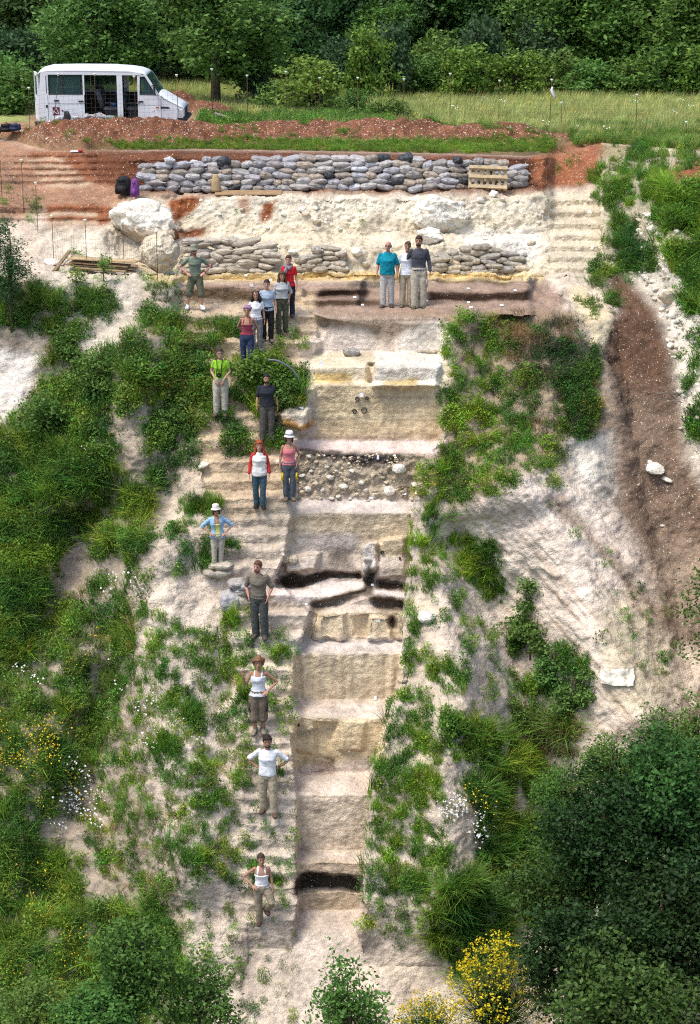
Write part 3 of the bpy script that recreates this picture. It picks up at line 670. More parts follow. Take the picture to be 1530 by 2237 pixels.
def bagwall(u0, u1, vb, top, L, H, W, mats, label, group, lean=.10, v_at=None, odd=None, seed=1, yoff=0.):
    random.seed(seed); top = line(top)
    base = [(u, ground(u, vb(u) if callable(vb) else vb)) for u in np.linspace(u0, u1, 40)]
    bu = np.array([b[0] for b in base]); bx = np.array([b[1][0] for b in base]); by = np.array([b[1][1] for b in base]); bz = np.array([b[1][2] for b in base])
    k = np.ones(9)/9; sm = lambda a: np.convolve(np.pad(a, 4, mode='edge'), k, 'valid')
    by = sm(by); bz = sm(bz)
    r = 0; n = 0; rows_ = ['bottom', 'second', 'third', 'fourth', 'fifth', 'sixth', 'seventh', 'eighth', 'ninth', 'tenth', 'eleventh', 'twelfth', 'thirteenth', 'fourteenth']
    while r < 14:
        x = bx[0]+L*(.5 if r % 2 else .15)*random.uniform(.6, 1.2); placed = 0
        while x < bx[-1]:
            l = L*random.uniform(.72, 1.18); endon = random.random() < .16
            if endon: l *= .68
            y = float(np.interp(x, bx, by))+yoff+lean*r; z = float(np.interp(x, bx, bz))+(r+.42)*H+.02*math.sin(x*3+r)
            pu, pv = proj((x+l/2, y, z))
            if pv > top(pu)+2 and pu < u1 and pu > u0-6:
                mm = random.choice(mats)
                if odd and random.random() < odd: mm = random.choice([DARK, DARK, WHITE]) if mats is GREYS else PALE
                sz = (l*1.12, W*random.uniform(.85, 1.1), H*random.uniform(1.2, 1.6))
                bag((x+l/2, y+random.uniform(-.04, .05), z+random.uniform(-.02, .02)), sz,
                    (random.uniform(-.2, .2), random.uniform(-.22, .22), random.uniform(-.28, .28)), mm, '%s sandbag, %s from left in the %s row of %s' % (tone_(mm), ordinal(placed+1), rows_[r], label), group); placed += 1; n += 1
            x += l*.93
        r += 1
        if not placed and r > 2: break
    return n
n1 = bagwall(294, 1160, lambda u: np.interp(u, [290, 700, 1165], [416, 414, 410]), [(0, 380), (292, 372), (330, 352), (420, 349), (500, 347), (600, 342), (640, 338), (760, 339), (900, 344), (1000, 350), (1080, 350), (1130, 355), (1165, 385), (1300, 400)],
             .50, .158, .42, GREYS, 'the long upper wall', 'sandbags of the upper wall', lean=.07, odd=.05, seed=11)
n2 = bagwall(390, 603, 594, [(380, 520), (400, 516), (560, 522), (585, 530), (603, 556), (620, 590)], .60, .128, .40, BEIGE, 'the wall behind the hatted man', 'sandbags of the lower wall by the boulder', lean=.05, odd=.04, seed=12)
n3 = bagwall(640, 765, 594, [(640, 570), (665, 548), (685, 533), (715, 532), (745, 550), (768, 588)], .50, .122, .40, BEIGE, 'the small central heaped wall', 'sandbags of the small heaped wall', lean=.06, odd=.05, seed=13)
n4 = bagwall(932, 1144, 592, [(930, 560), (960, 552), (1000, 542), (1040, 533), (1080, 540), (1120, 552), (1146, 572)], .50, .122, .40, TAN, 'the wall beside the trio', 'sandbags of the wall beside the trio', lean=.06, odd=.05, seed=14)
def bag_px(u, v, wpx, hpx, m, label, group, rot=(0, 0, 0), dz=0., deep=.4, yo=0.):
    g = ground(u, v+hpx*.4); s = 1/ppm(v, g[1])
    return bag((g[0], g[1]+yo, g[2]+hpx*s*.42+dz), (wpx*s, deep, hpx*s*1.15), rot, m, label, group)
random.seed(21)
for (u, v, a, b, m_, dz) in [(504, 1308, 46, 40, GREYS[4], 0), (521, 1313, 52, 34, BEIGE[2], 0), (531, 1291, 44, 20, BEIGE[3], .28), (530, 1280, 44, 18, GREYS[4], .42), (518, 1280, 42, 16, GREYS[2], .5), (498, 1294, 34, 28, GREYS[5], .12)]:
    bag_px(u, 1316, a, b, m_, 'grey sandbag in the little pile beside the man in the streaked shirt', 'sandbags of the little pile', (random.uniform(-.2, .2), random.uniform(-.25, .1), random.uniform(-.4, .4)), dz)
bag_px(478, 1250, 66, 16, BEIGE[0], 'lower of two sandbags under the feet of the woman in the blue shirt', 'two sandbags used as a step', (0, .05, .1), 0)
bag_px(482, 1240, 54, 14, BEIGE[2], 'upper of two sandbags under the feet of the woman in the blue shirt', 'two sandbags used as a step', (0, -.05, -.2), .05)
for k, (u, v) in enumerate([(338, 596), (352, 592), (362, 597)]):
    bag_px(u, v, 44, 9, BEIGE[k], 'flat pale sandbag lying below the big boulder', 'flat sandbags below the boulder', (0, .05*k, .3*k-.2), .02*k)
bag_px(768, 770, 38, 16, TAN[3], 'single grey sandbag lying on the trench ledge under the terrace', None, (0, .1, .1), 0, .3)
for u in (625, 640): bag_px(u, 1222, 21, 15, PALE, 'small pale rounded sack on the ledge above the dark pocket', 'pair of small pale sacks', (0, 0, .2), 0, .25)

# ------------------------------------------------------------------ rocks
CHALK = mat('chalk_rock', (.74, .70, .61), var=.22, scale=2.2, bump=.8, bscale=7, bdist=.06)
CHALK2 = mat('chalk_rock_cream', (.62, .54, .40), var=.25, scale=4, bump=.7, bscale=12, bdist=.05)
def rock_mesh(name, seed, sub=3, rough=.28, m=None, flat=.8, cuts=5):
    bm = bmesh.new(); bmesh.ops.create_icosphere(bm, subdivisions=sub, radius=.5)
    V = np.array([v.co[:] for v in bm.verts]); F = [[v.index for v in f.verts] for f in bm.faces]; bm.free()
    n = fbm(V*2.1+seed*13.7, 3); V = V*(1+rough*n[:, None])
    for k in range(cuts):
        r = np.random.default_rng(seed*9+k); d = r.normal(size=3); d /= np.linalg.norm(d); h = V@d; c = .30+.1*r.random()
        V = V-np.where(h > c, (h-c)*(.8 if cuts < 9 else .95), 0)[:, None]*d
    V[:, 2] *= flat
    return mesh_np(name, V, F, m, sub > 2)
_rocks = [rock_mesh('stone', s, 2, .3, CHALK if s % 3 else CHALK2) for s in range(6)]
def stone(u, v, wpx, label, group=None, hi=.75, ground_fn=None, m=None, yo=0.):
    g = ground(u, v) if ground_fn is None else ground_fn(u, v); s = wpx/ppm(v, g[1])
    o = obj('stone', random.choice(_rocks), None, (g[0], g[1]+yo, g[2]+s*.18)); o.scale = (s, s*random.uniform(.7, 1), s*hi*random.uniform(.8, 1.1))
    o.rotation_euler = (random.uniform(-.3, .3), random.uniform(-.3, .3), random.uniform(0, 6.3))
    return tag(o, label, 'stone', group)
random.seed(5)
# the two great boulders
def boulder(name, u0, u1, v0, v1, seed, label, mm, depth=1.2, yo=0., rough=.22, shape=None):
    g = ground((u0+u1)/2, v1-4); s = 1/ppm((v0+v1)/2, g[1]); W = (u1-u0)*s; Hh = (v1-v0)*s
    me_ = rock_mesh(name, seed, 5, rough, mm, 1., 14)
    V = np.empty(len(me_.vertices)*3, np.float32); me_.vertices.foreach_get('co', V); V = V.reshape(-1, 3)
    V = V+.045*np.stack([1-2*np.abs(fbm(V*4+k*9+seed, 4)) for k in range(3)], -1)
    if shape: V = shape(V)
    lo, hi_ = V.min(0), V.max(0); V = (V-lo)/(hi_-lo)-.5
    V = V*np.array([W, depth, Hh]); me_.vertices.foreach_set('co', V.astype(np.float32).ravel()); me_.update()
    cx = (u0+u1)/2; vc = (v0+v1)/2; p = at(cx, vc, g[1]+yo)
    return tag(obj(name, me_, None, p), label, 'boulder')
def boulder_mat(name, c1, c2, z0, z1):
    m = mat(name, c1, var=.24, scale=3, bump=1., bscale=9, bdist=.08); t = m.node_tree; N = t.nodes; L = t.links
    b = N['Principled BSDF']; src = b.inputs['Base Color'].links[0].from_socket
    geo = N.new('ShaderNodeTexCoord'); sp = N.new('ShaderNodeSeparateXYZ'); L.new(geo.outputs['Object'], sp.inputs[0])
    mp = N.new('ShaderNodeMapping'); mp.inputs['Scale'].default_value = (5, 3, .7); L.new(geo.outputs['Object'], mp.inputs[0])
    n = N.new('ShaderNodeTexNoise'); n.inputs['Scale'].default_value = 1.6; n.inputs['Detail'].default_value = 5; L.new(mp.outputs[0], n.inputs['Vector'])
    ad = N.new('ShaderNodeMath'); ad.operation = 'MULTIPLY_ADD'; ad.inputs[1].default_value = .9; L.new(n.outputs['Fac'], ad.inputs[0]); L.new(sp.outputs[2], ad.inputs[2])
    r = N.new('ShaderNodeMapRange'); L.new(ad.outputs[0], r.inputs[0]); r.inputs[1].default_value = z0+.45; r.inputs[2].default_value = z1+.45
    mx = N.new('ShaderNodeMix'); mx.data_type = 'RGBA'; L.new(r.outputs[0], mx.inputs[0]); mx.inputs[6].default_value = (*c2, 1); L.new(src, mx.inputs[7])
    L.new(mx.outputs[2], b.inputs['Base Color'])
    return m
def shp_l(V):       # broad top, tapering overhang underneath
    k = .72+.55*np.clip(V[:, 2]+.35, 0, .8); V = V.copy(); V[:, 0] *= k; V[:, 1] *= k; V[:, 0] += .18*np.clip(-V[:, 2], 0, 1)-.10*V[:, 2]; return V
def shp_r(V):
    V = V.copy(); V[:, 0] *= 1-.35*np.clip(V[:, 2], -.2, .6); V[:, 2] += .12*V[:, 0]*(V[:, 2] > 0)*-1
    V[:, 1] += .03*np.sin((V[:, 2]*9+V[:, 0]*6)); return V
boulder('boulder', 240, 388, 432, 552, 4, 'big white boulder with stained overhanging underside above the planks', boulder_mat('boulder_stained', (.74, .69, .58), (.42, .335, .235), -.15, .12), 1.5, .35, .2, shp_l)
boulder('boulder', 893, 1036, 424, 520, 8, 'white angular boulder on the chalk slope above the trio', boulder_mat('boulder_white', (.74, .69, .58), (.52, .45, .34), -.45, -.30), 1.2, .45, .2, shp_r)
REDE = mat('red_earth_lump', (.22, .075, .03), var=.35, scale=9, bump=.9, bscale=25)
boulder('earth_lump', 318, 392, 490, 545, 6, 'lump of red earth stuck below the stained boulder', REDE, .8, .25, .15)
boulder('chalk_block', 300, 394, 505, 604, 9, 'rough chalk block propping the stained boulder', mat('chalk_block', (.60, .52, .385), var=.3, scale=5, bump=1, bscale=10, bdist=.08), 1.0, .3, .25)
boulder('chalk_block', 908, 970, 496, 536, 3, 'crumbly white chalk block under the angular boulder', CHALK, .6, .15, .3)
for (u, v, w_, l) in [(660, 460, 22, None), (690, 457, 18, None), (668, 470, 24, None), (1050, 440, 24, None), (1098, 440, 18, None), (1078, 432, 26, None), (1010, 448, 16, None), (1160, 530, 24, None), (585, 500, 12, None), (480, 470, 14, None), (690, 486, 24, None),
                      (640, 555, 26, None), (780, 560, 34, None), (800, 575, 26, None), (1140, 558, 24, None), (975, 572, 14, None), (1130, 440, 12, None), (560, 575, 12, None), (745, 500, 12, None), (850, 510, 14, None), (1180, 470, 12, None), (530, 460, 16, None), (620, 470, 14, None), (940, 520, 16, None), (1060, 520, 14, None), (1110, 505, 13, None), (1090, 560, 15, None)]:
    stone(u, v, w_, 'pale chalk stone loose on the slope between the two sandbag walls', 'chalk stones on the upper slope')
stone(112, 578, 34, 'white rock lying at the end of the plank stack', hi=.6)
stone(445, 1022, 38, 'flat pale stone lying on the slope left of the red-haired woman', hi=.45)
stone(610, 1013, 22, 'white stone beside the elbow of the woman in the pink top', hi=.7)
stone(932, 1356, 46, 'pinkish white rock beside the grass strip right of the trench', hi=.8)
stone(870, 1028, 32, 'largest rounded cobble in the stony layer of the trench', hi=.95, yo=-.08)
for (u, v, w_) in [(852, 1075, 32), (672, 1070, 18), (750, 1065, 20), (800, 1072, 14), (705, 1072, 12), (770, 1030, 14), (720, 1045, 18), (690, 1058, 16), (835, 1045, 14), (740, 1085, 12), (765, 1090, 12), (680, 1030, 12), (905, 1060, 16), (815, 1040, 12), (725, 1090, 14), (660, 1040, 13), (790, 1055, 14), (880, 1075, 12), (822, 1080, 11), (755, 1050, 12), (715, 1020, 10), (690, 1010, 11), (675, 998, 12), (900, 1090, 12), (700, 1090, 10), (805, 1095, 12), (845, 1055, 13), (735, 1030, 12), (780, 1080, 11)]:
    stone(u, v, w_*1.05, 'rounded cobble sticking out of the stony trench layer', 'cobbles of the stony layer', yo=-.05)
# gully bank of white stones
random.seed(31)
stone(1465, 655, 56, 'largest white boulder on the stone bank beside the brown scree', hi=.85)
for k in range(95):
    t = random.random(); v = 470+t*t*470 if k % 4 else random.uniform(600, 760)
    c = np.interp(v, [470, 560, 620, 700, 800, 950], [1420, 1415, 1425, 1475, 1490, 1500]); u = c+random.gauss(0, 22 if v < 600 else 30)
    if u < np.interp(v, [470, 600, 700, 800, 950], [1385, 1372, 1448, 1474, 1486]) or u > 1545: continue
    stone(u, v, random.choice([10, 12, 13, 15, 17, 20, 26]), 'white stone on the bank beside the brown scree', 'white stones of the bank')
o = stone(1430, 1035, 52, 'cream rock lying alone on the brown scree', hi=.6)
stone(1458, 1052, 30, 'flat brownish slab beside the cream rock on the scree', hi=.4)
for (u, v, w_) in [(1420, 1012, 14), (1392, 1062, 8), (1448, 1150, 12), (1475, 640, 14)]: stone(u, v, w_, 'small pale stone scattered on the brown scree', 'small stones on the scree')

# ------------------------------------------------------------------ posts and wire fences
RUST = mat('rusty_bar', (.10, .055, .03), rough=.8, var=.4, scale=20); CAPM = mat('white_cap', (.78, .80, .68), rough=.4, var=.06, bump=0)
WIRE = mat('fence_wire', (.16, .16, .15), rough=.5, var=.1, bump=0, metal=.6)
_caps = MB().tube([(0, 0, -.035), (0, 0, .0), (0, 0, .03), (0, 0, .045)], [.022, .03, .05, .045], 8)
def post_at(parent, base, top):
    b, t = Vector(base), Vector(top)
    o = MB().tube([(0, 0, -.05), tuple(t-b)], .009, 6).build('post', RUST, parent, True, b-Vector(parent.location))
    c = MB(); c.V = list(_caps.V); c.F = list(_caps.F); c = c.build('cap', CAPM, o, True, t-b)
    return o
def wire_mesh(parent, pts, h0, h1, step=.12, name='wire_mesh'):
    m = MB(); P0 = Vector(parent.location)
    for (a, b) in zip(pts, pts[1:]):
        a, b = Vector(a)-P0, Vector(b)-P0; n = max(1, int((b-a).length/step))
        for k in range(int((h1-h0)/step)+1):
            z = Vector((0, 0, h0+k*step)); m.tube([a+z, b+z], .0022, 3, False)
        for k in range(n+1):
            p = a.lerp(b, k/n); m.tube([p+Vector((0, 0, h0)), p+Vector((0, 0, h1))], .0022, 3, False)
    return m.build(name, WIRE, parent)
def fence(posts, label, Yf, h, sag=0., wires=True):
    first = None; pts = []
    for (u, vt, vb, lean) in posts:
        p = Yf(u, vb)
        if first is None: first = empty('wire_fence', p, 0, label, 'fence')
        s = (vb-vt)/ppm(vb, p[1])
        post_at(first, p, (p[0]+lean/ppm(vb, p[1]), p[1], p[2]+s)); pts.append(p)
    if wires: wire_mesh(first, pts, .05, h)
    return first
def pl_at(Yd):
    def f(u, v):
        p = at(u, v, Yd); return (p[0], Yd, plateau(p[0], Yd))
    return f
fence([(u, vt, vb, 0) for u, vt, vb in [(5, 330, 432), (52, 352, 462), (83, 402, 508)]], 'rusty bars with white caps and wire beside the red earth path', lambda u, v: ground(u, v), .9)
fence([(u, vt, vb, 0) for u, vt, vb in [(119, 466, 574), (191, 480, 592), (272, 487, 598), (345, 511, 614)]], 'rusty bars with white caps and wire mesh in front of the plank stack', lambda u, v: ground(u, v), 1.0)
def fence_pl(posts, label, wires=True, h=1.0):
    root = None; pts = []
    for (u, vt, Yd, lean) in posts:
        z_top = ZC+float(bv(vt))*Yd; x = float(at(u, vt, Yd)[0]); zb = plateau(x, Yd)
        if root is None: root = empty('wire_fence', (x, Yd, zb), 0, label, 'fence')
        post_at(root, (x+lean, Yd, zb), (x, Yd, z_top)); pts.append((x, Yd, zb))
    if wires: wire_mesh(root, pts, .1, h, .14)
fence_pl([(63, 193, 62.9, -.05), (127, 163, 62.9, -.22), (207, 163, 62.9, -.03), (293, 168, 62.9, .02), (386, 165, 62.9, .02)], 'wire fence on capped bars along the near side of the van', h=1.35)
fence_pl([(463, 152, 66.5, 0), (540, 166, 66.8, 0), (625, 158, 67, 0), (699, 171, 66.6, 0), (782, 171, 66, 0)], 'capped bars and wire in front of the shrubs beside the van', h=1.0)
fence_pl([(883, 174, 65.2, .0), (984, 162, 66.4, .03), (1092, 177, 65.6, 0), (1206, 175, 64.8, -.03), (1228, 225, 64.6, 0), (1392, 208, 64.5, .04), (1500, 268, 62.5, .05)], 'wire fence on capped bars along the edge of the meadow', h=.95)
fence_pl([(860, 282, 61.0, 0)], 'single capped bar standing in the grass strip above the sandbags', False)
CLOTH = mat('white_cloth', (.78, .78, .76), rough=.8, var=.08, bump=.2)
p = at(1208, 190, 64.75); MB().loft([[(p[0]+dx+w0*c, p[1]-.03+.03*s, p[2]-z) for c, s in ((1, 0), (0, 1), (-1, 0), (0, -1))] for z, dx, w0 in ((-.02, -.01, .02), (.08, -.03, .05), (.18, .0, .06), (.28, .05, .05), (.38, .08, .02))]).build('cloth_strip', CLOTH, None, True)
tag(bpy.data.objects['cloth_strip'], 'white rag tied to a bar of the meadow fence', 'rag')

# ------------------------------------------------------------------ timber
WOOD = [mat('plank_wood_%d' % i, c, var=.3, scale=6, bump=.4, bscale=30) for i, c in enumerate([(.46, .34, .18), (.36, .27, .16), (.52, .41, .25), (.24, .165, .095), (.40, .33, .24)])]
def plank(a, b, wid, th, m, label, group, roll=0., name='plank'):
    a, b = Vector(a), Vector(b); d = b-a; L_ = d.length
    q = d.to_track_quat('X', 'Z'); o = MB().box(-L_/2, L_/2, -wid/2, wid/2, -th/2, th/2, bev=.006).build(name, m, None)
    o.location = (a+b)/2; o.rotation_mode = 'QUATERNION'; from mathutils import Quaternion
    o.rotation_quaternion = q @ Quaternion((1, 0, 0), roll)
    return tag(o, label, 'plank', group)
def gp(u, v, dz=0, dy=0): g = ground(u, v); return Vector((g[0], g[1]+dy, g[2]+dz))
random.seed(8)
pk = [(160, 562, 294, 575, .30, 0), (150, 572, 305, 588, .24, 1), (148, 578, 288, 597, .19, 3), (160, 586, 300, 602, .16, 1), (152, 590, 290, 604, .11, 3), (165, 595, 285, 605, .07, 1), (170, 600, 290, 606, .03, 4)]
for k, (u0, v0, u1, v1, dz, mi) in enumerate(pk):
    a, b = gp(u0, 588, dz+.03), gp(u1, 602, dz+.03)
    a.y = b.y+.35; a += Vector((random.uniform(-.1, .1), -.06*k*0, 0)); b += Vector((random.uniform(-.1, .1), 0, 0))
    plank(a, b, .34-.02*k, .035, WOOD[mi], 'weathered board in the plank stack below the stained boulder', 'boards of the plank stack', random.uniform(-.05, .12))
plank(gp(118, 592, .05), gp(152, 562, .22), .10, .05, WOOD[3], 'dark beam propped up at the end of the plank stack', None, name='beam')
plank(gp(286, 584, .18), gp(338, 606, .04), .2, .03, WOOD[2], 'pale board sliding off the end of the plank stack', None)
plank(gp(296, 596, .04), gp(335, 612, .02), .14, .03, WOOD[4], 'narrow grey board lying on the ground past the plank stack', None)
# pallet leaning on the upper wall
g = ground(1064, 412); pal = empty('pallet', (g[0]-.02, g[1]-.55, g[2]+.0), 0, 'wooden pallet leaning against the upper sandbag wall', 'pallet')
PW = WOOD[2]; lean_ = math.radians(24)
M_ = Matrix.Rotation(-lean_, 4, 'X') @ Matrix.Rotation(math.radians(2), 4, 'Y')
def pb(name, *a): MB().box(*a, M=M_, bev=.004).build(name, PW, pal)
for z in (.02, .32, .60): pb('stringer', -.56, .56, -.10, -.005, z, z+.085)
for k in range(7): x = -.52+k*.172; pb('slat', x-.045, x+.045, .0, .022, .0, .72)
for z in (.025, .325, .605): pb('slat', -.56, .56, -.125, -.103, z-.005, z+.09)
# logs behind the van
for k in range(4):
    a = at(470, 238+k*4, 66.2+.15*k); b = at(545+k*2, 252+k*2, 65.2+.15*k); a[2] = plateau(a[0], a[1])+.38-.08*k; b[2] = plateau(b[0], b[1])+.06
    o = MB().tube([a, (a+b)/2+np.array([0, 0, .02]), b], [.045, .05, .04], 7).build('log', mat('grey_log', (.22, .19, .16), var=.35, scale=10, bump=.6), None, True)
    tag(o, 'grey pole resting on the red heap beside the van', 'log', 'grey poles by the van')

# ------------------------------------------------------------------ bags, sacks, sheets
def pack(name, u, v, wpx, hpx, col, label, yo=0., pocket=True, gf=None, m_=None):
    g = ground(u, v) if gf is None else gf(u, v); s = 1/ppm(v, g[1]); W_, H_ = wpx*s, hpx*s
    root = empty(name, (g[0], g[1]+yo, g[2]-.02), random.uniform(-.2, .2), label, 'backpack'); mm = m_ or mat(name+'_fabric_%02d%02d' % (col[0]*99, col[2]*99), col, rough=.7, var=.25, scale=6, bump=.4, bscale=14, bdist=.04)
    def blob(nm, x0, x1, y0, y1, z0, z1, mt):
        b = MB().box(x0, x1, y0, y1, z0, z1, bev=min(x1-x0, y1-y0, z1-z0)*.32); o = b.build(nm, mt, root, True); return o
    rp = random.Random(int(u*3+v)); k_ = rp.uniform(-.05, .05)
    MB().loft([[(k_*z+W_*.5*w0*math.copysign(abs(math.cos(a))**.6, math.cos(a))*(1+.06*math.sin(3*a+u)), .01+.14*w0*math.copysign(abs(math.sin(a))**.6, math.sin(a))-.05*z, H_*z) for a in np.linspace(0, 2*math.pi, 18, endpoint=False)] for z, w0 in ((0, .8), (.04, .98), (.25, 1.04), (.55, .95), (.8, .80), (.93, .58), (.99, .3))]).build('body', mm, root, True)
    if pocket: blob('pocket', -W_*.36, W_*.36, -.2, -.08, H_*.08, H_*.5, mm)
    blob('flap', -W_*.34, W_*.34, -.16, .02, H_*.62, H_*.93, mm)
    for s_ in (-1, 1):
        o = MB().tube([(s_*W_*.25, .13, H_*.9), (s_*W_*.3, .2, H_*.6), (s_*W_*.28, .14, H_*.15)], .018, 6).build('strap', mm, root, True)
    o = MB().tube([(-.05, 0, H_*1.02), (0, 0, H_*1.1), (.05, 0, H_*1.02)], .01, 6).build('handle', mm, root, True)
    return root
pack('backpack', 272, 418, 36, 40, (.012, .012, .014), 'black rucksack at the left end of the upper sandbag wall', -.35)
pack('backpack', 299, 420, 18, 40, (.17, .05, .22), 'purple rucksack leaning on the end of the upper sandbag wall', -.45)
def plg(Yd): return lambda u, v: (at(u, v, Yd)[0], Yd, plateau(at(u, v, Yd)[0], Yd))
pack('backpack', 14, 288, 34, 18, (.012, .012, .015), 'black rucksack lying in the heap of bags at the path end', 0, gf=plg(62.2))
pack('backpack', 34, 288, 24, 15, (.02, .03, .07), 'dark blue rucksack lying in the heap of bags at the path end', 0, gf=plg(62.0))
pack('backpack', -12, 288, 26, 16, (.03, .028, .03), 'charcoal rucksack at the frame edge in the heap of bags', 0, gf=plg(62.4))
SACK = mat('kraft_sack', (.45, .33, .18), rough=.8, var=.2, scale=5, bump=.6, bscale=8, bdist=.06)
def lump(name, loc, size, m, label, cat, seed=1, group=None, rot=0, sub=3, rough=.3):
    me_ = rock_mesh(name, seed, sub, rough, m, 1.); me_.polygons.foreach_set('use_smooth', np.ones(len(me_.polygons), bool))
    o = obj(name, me_, None, loc); o.scale = size; o.rotation_euler = (0, 0, rot); return tag(o, label, cat, group)
g = ground(474, 414); s = 1/ppm(414, g[1])
sk = MB().loft([[(w0*math.cos(a)*(1+.1*math.cos(3*a)), d0*math.sin(a), z) for a in np.linspace(0, 2*math.pi, 10, endpoint=False)] for z, w0, d0 in ((0, .13, .1), (.05, .15, .11), (.2, .13, .1), (.35, .11, .07), (.47, .08, .03), (.5, .06, .02))]).build('paper_sack', SACK, None, True, (g[0], g[1]-.45, g[2]))
tag(sk, 'brown paper sack standing upright against the grey sandbags', 'sack')
MAT_ = mat('brown_mat', (.30, .20, .11), rough=.9, var=.25, scale=5, bump=.5, bscale=18)
g0 = ground(545, 421)
o = MB().box(-1.0, .95, -.32, .2, 0, .025, bev=.008).build('board_mat', MAT_, None, False, (g0[0], g0[1]-.05, g0[2]+.03)); o.rotation_euler = (.12, 0, .03); tag(o, 'brown flat board laid on the ground before the sandbag wall', 'board')
PLAST = mat('pale_plastic', (.60, .61, .62), rough=.35, var=.15, scale=4, bump=.8, bscale=6, spec=.5, bdist=.12); PLAST2 = mat('clear_plastic', (.42, .42, .43), rough=.3, var=.2, scale=5, bump=.9, bscale=8, spec=.5, bdist=.12)
g = ground(487, 352)
wall_top = at(487, 354, ground(487, 414)[1]+.3)
lump('garbage_bag', wall_top, (.5, .4, .38), DARK, 'black garbage bag perched on top of the upper sandbag wall', 'garbage bag', 7, rough=.25)
for (u, vv_, sd, mm, lb) in [(370, 350, 3, PLAST, 'white plastic bag on the left part of the upper sandbag wall'), (424, 358, 5, PLAST, 'white plastic bag stuffed into the upper wall left of the garbage bag'), (1000, 350, 9, DARK, 'dark plastic sack on top of the upper wall near the pallet')]:
    lump('plastic_bag', at(u, vv_, ground(u, 414)[1]+.25), (.36, .3, .24), mm, lb, 'plastic bag', sd)
# discarded finds bags piled before the van
random.seed(44)
for k in range(16):
    u = random.uniform(115, 245); v = random.uniform(232, 254); p = at(u, v, 63.35+random.uniform(-.1, .15)); zt = plateau(p[0], p[1])
    z = max(zt+.10, min(p[2], zt+.42-.0025*abs(u-180)))
    lump('plastic_bag', (p[0], p[1], z), (random.uniform(.3, .55), .34, random.uniform(.2, .3)), random.choice([PLAST, PLAST2, PLAST2, GREYS[5], WHITE]), 'crumpled pale plastic bag in the pile beside the van', 'plastic bags', k, 'plastic bags beside the van', random.uniform(0, 3))
p = at(147, 240, 63.2); lump('plastic_bag', (p[0], 63.15, plateau(p[0], 63.2)+.38), (.28, .25, .42), DARK, 'black bag standing among the pale bags beside the van', 'plastic bag', 33)
bk = MB().tube([(0, 0, 0), (0, 0, .28), (0, 0, .30)], [.12, .15, .158], 14).build('bucket', mat('bucket_grey', (.05, .055, .06), rough=.5, var=.1, bump=.1), None, True, (at(85, 262, 63.6)[0], 63.6, plateau(at(85, 262, 63.6)[0], 63.6)))
tag(bk, 'dark grey bucket on the ground behind the van', 'bucket')
# sheet on the right slope
def sheet(name, u, v, wpx, hpx, m, label, cat, seed=2, amp=.09):
    n = 16; V = []; F = []
    for i in range(n):
        for j in range(n):
            a, b = j/(n-1)-.5, i/(n-1)-.5; taper = 1-.25*abs(b+.1)
            g = ground(u+a*wpx*taper, v+b*hpx); V.append((g[0], g[1], g[2]))
    V = np.array(V); c = V.mean(0); A, B, Cc = V[0], V[n-1], V[-1]; nn = np.cross(B-A, Cc-A); nn /= np.linalg.norm(nn)
    if nn[1] > 0: nn = -nn
    d = (V-c)@nn; V = V-nn*d[:, None]*.7+nn*(.07+amp*fbm(V*3.5+seed*5, 3)[:, None])
    F = [(i*n+j, i*n+j+1, (i+1)*n+j+1, (i+1)*n+j) for i in range(n-1) for j in range(n-1)]
    me_ = mesh_np(name, V-c, F, m, False); o = obj(name, me_, None, c)
    sd = o.modifiers.new('thickness', 'SOLIDIFY'); sd.thickness = .012
    return tag(o, label, cat)
sheet('tarpaulin', 1350, 1482, 80, 40, mat('tarpaulin', (.66, .63, .52), rough=.55, var=.2, scale=3, bump=.4, bscale=5, bdist=.1), 'crumpled pale tarpaulin lying on the right slope', 'tarpaulin')
g = at(160, 318, 58.6); g[2] = plateau(g[0], g[1]) if g[1] > 58.9 else g[2]
o = MB().box(-.13, .13, -.1, .1, 0, .03, bev=.006).build('paper_packet', CLOTH, None, False, ground(163, 333)+np.array([0, -.03, .03])); tag(o, 'white paper packet dropped at the top of the earth steps', 'packet')
lump('red_wrapper', ground(176, 333)+np.array([0, 0, .06]), (.2, .12, .1), mat('red_plastic', (.45, .05, .05), rough=.4, bump=.6, bscale=8), 'red and white wrapper beside the paper packet', 'wrapper', 3)
# hose
hp = []
for (u, v, dz) in [(588, 786, .08), (600, 786, .18), (618, 793, .26), (636, 806, .26), (650, 822, .2), (662, 845, .05)]:
    g = ground(u, v+8); hp.append((g[0], g[1]-.25, g[2]+dz))
yv = [p[1] for p in hp]; ym = np.linspace(min(yv), min(yv)+.2, len(hp)); hp = [tuple(at(u, v, float(E(812))-.75)) for (u, v) in [(586, 786), (600, 786.5), (612, 790), (625, 797), (640, 808), (652, 824), (662, 846)]]
tag(MB().tube(hp, .026, 8).build('hose', mat('grey_hose', (.16, .17, .18), rough=.5, var=.1, bump=.1), None, True), 'grey hose arching out of the bush above the trench', 'hose')
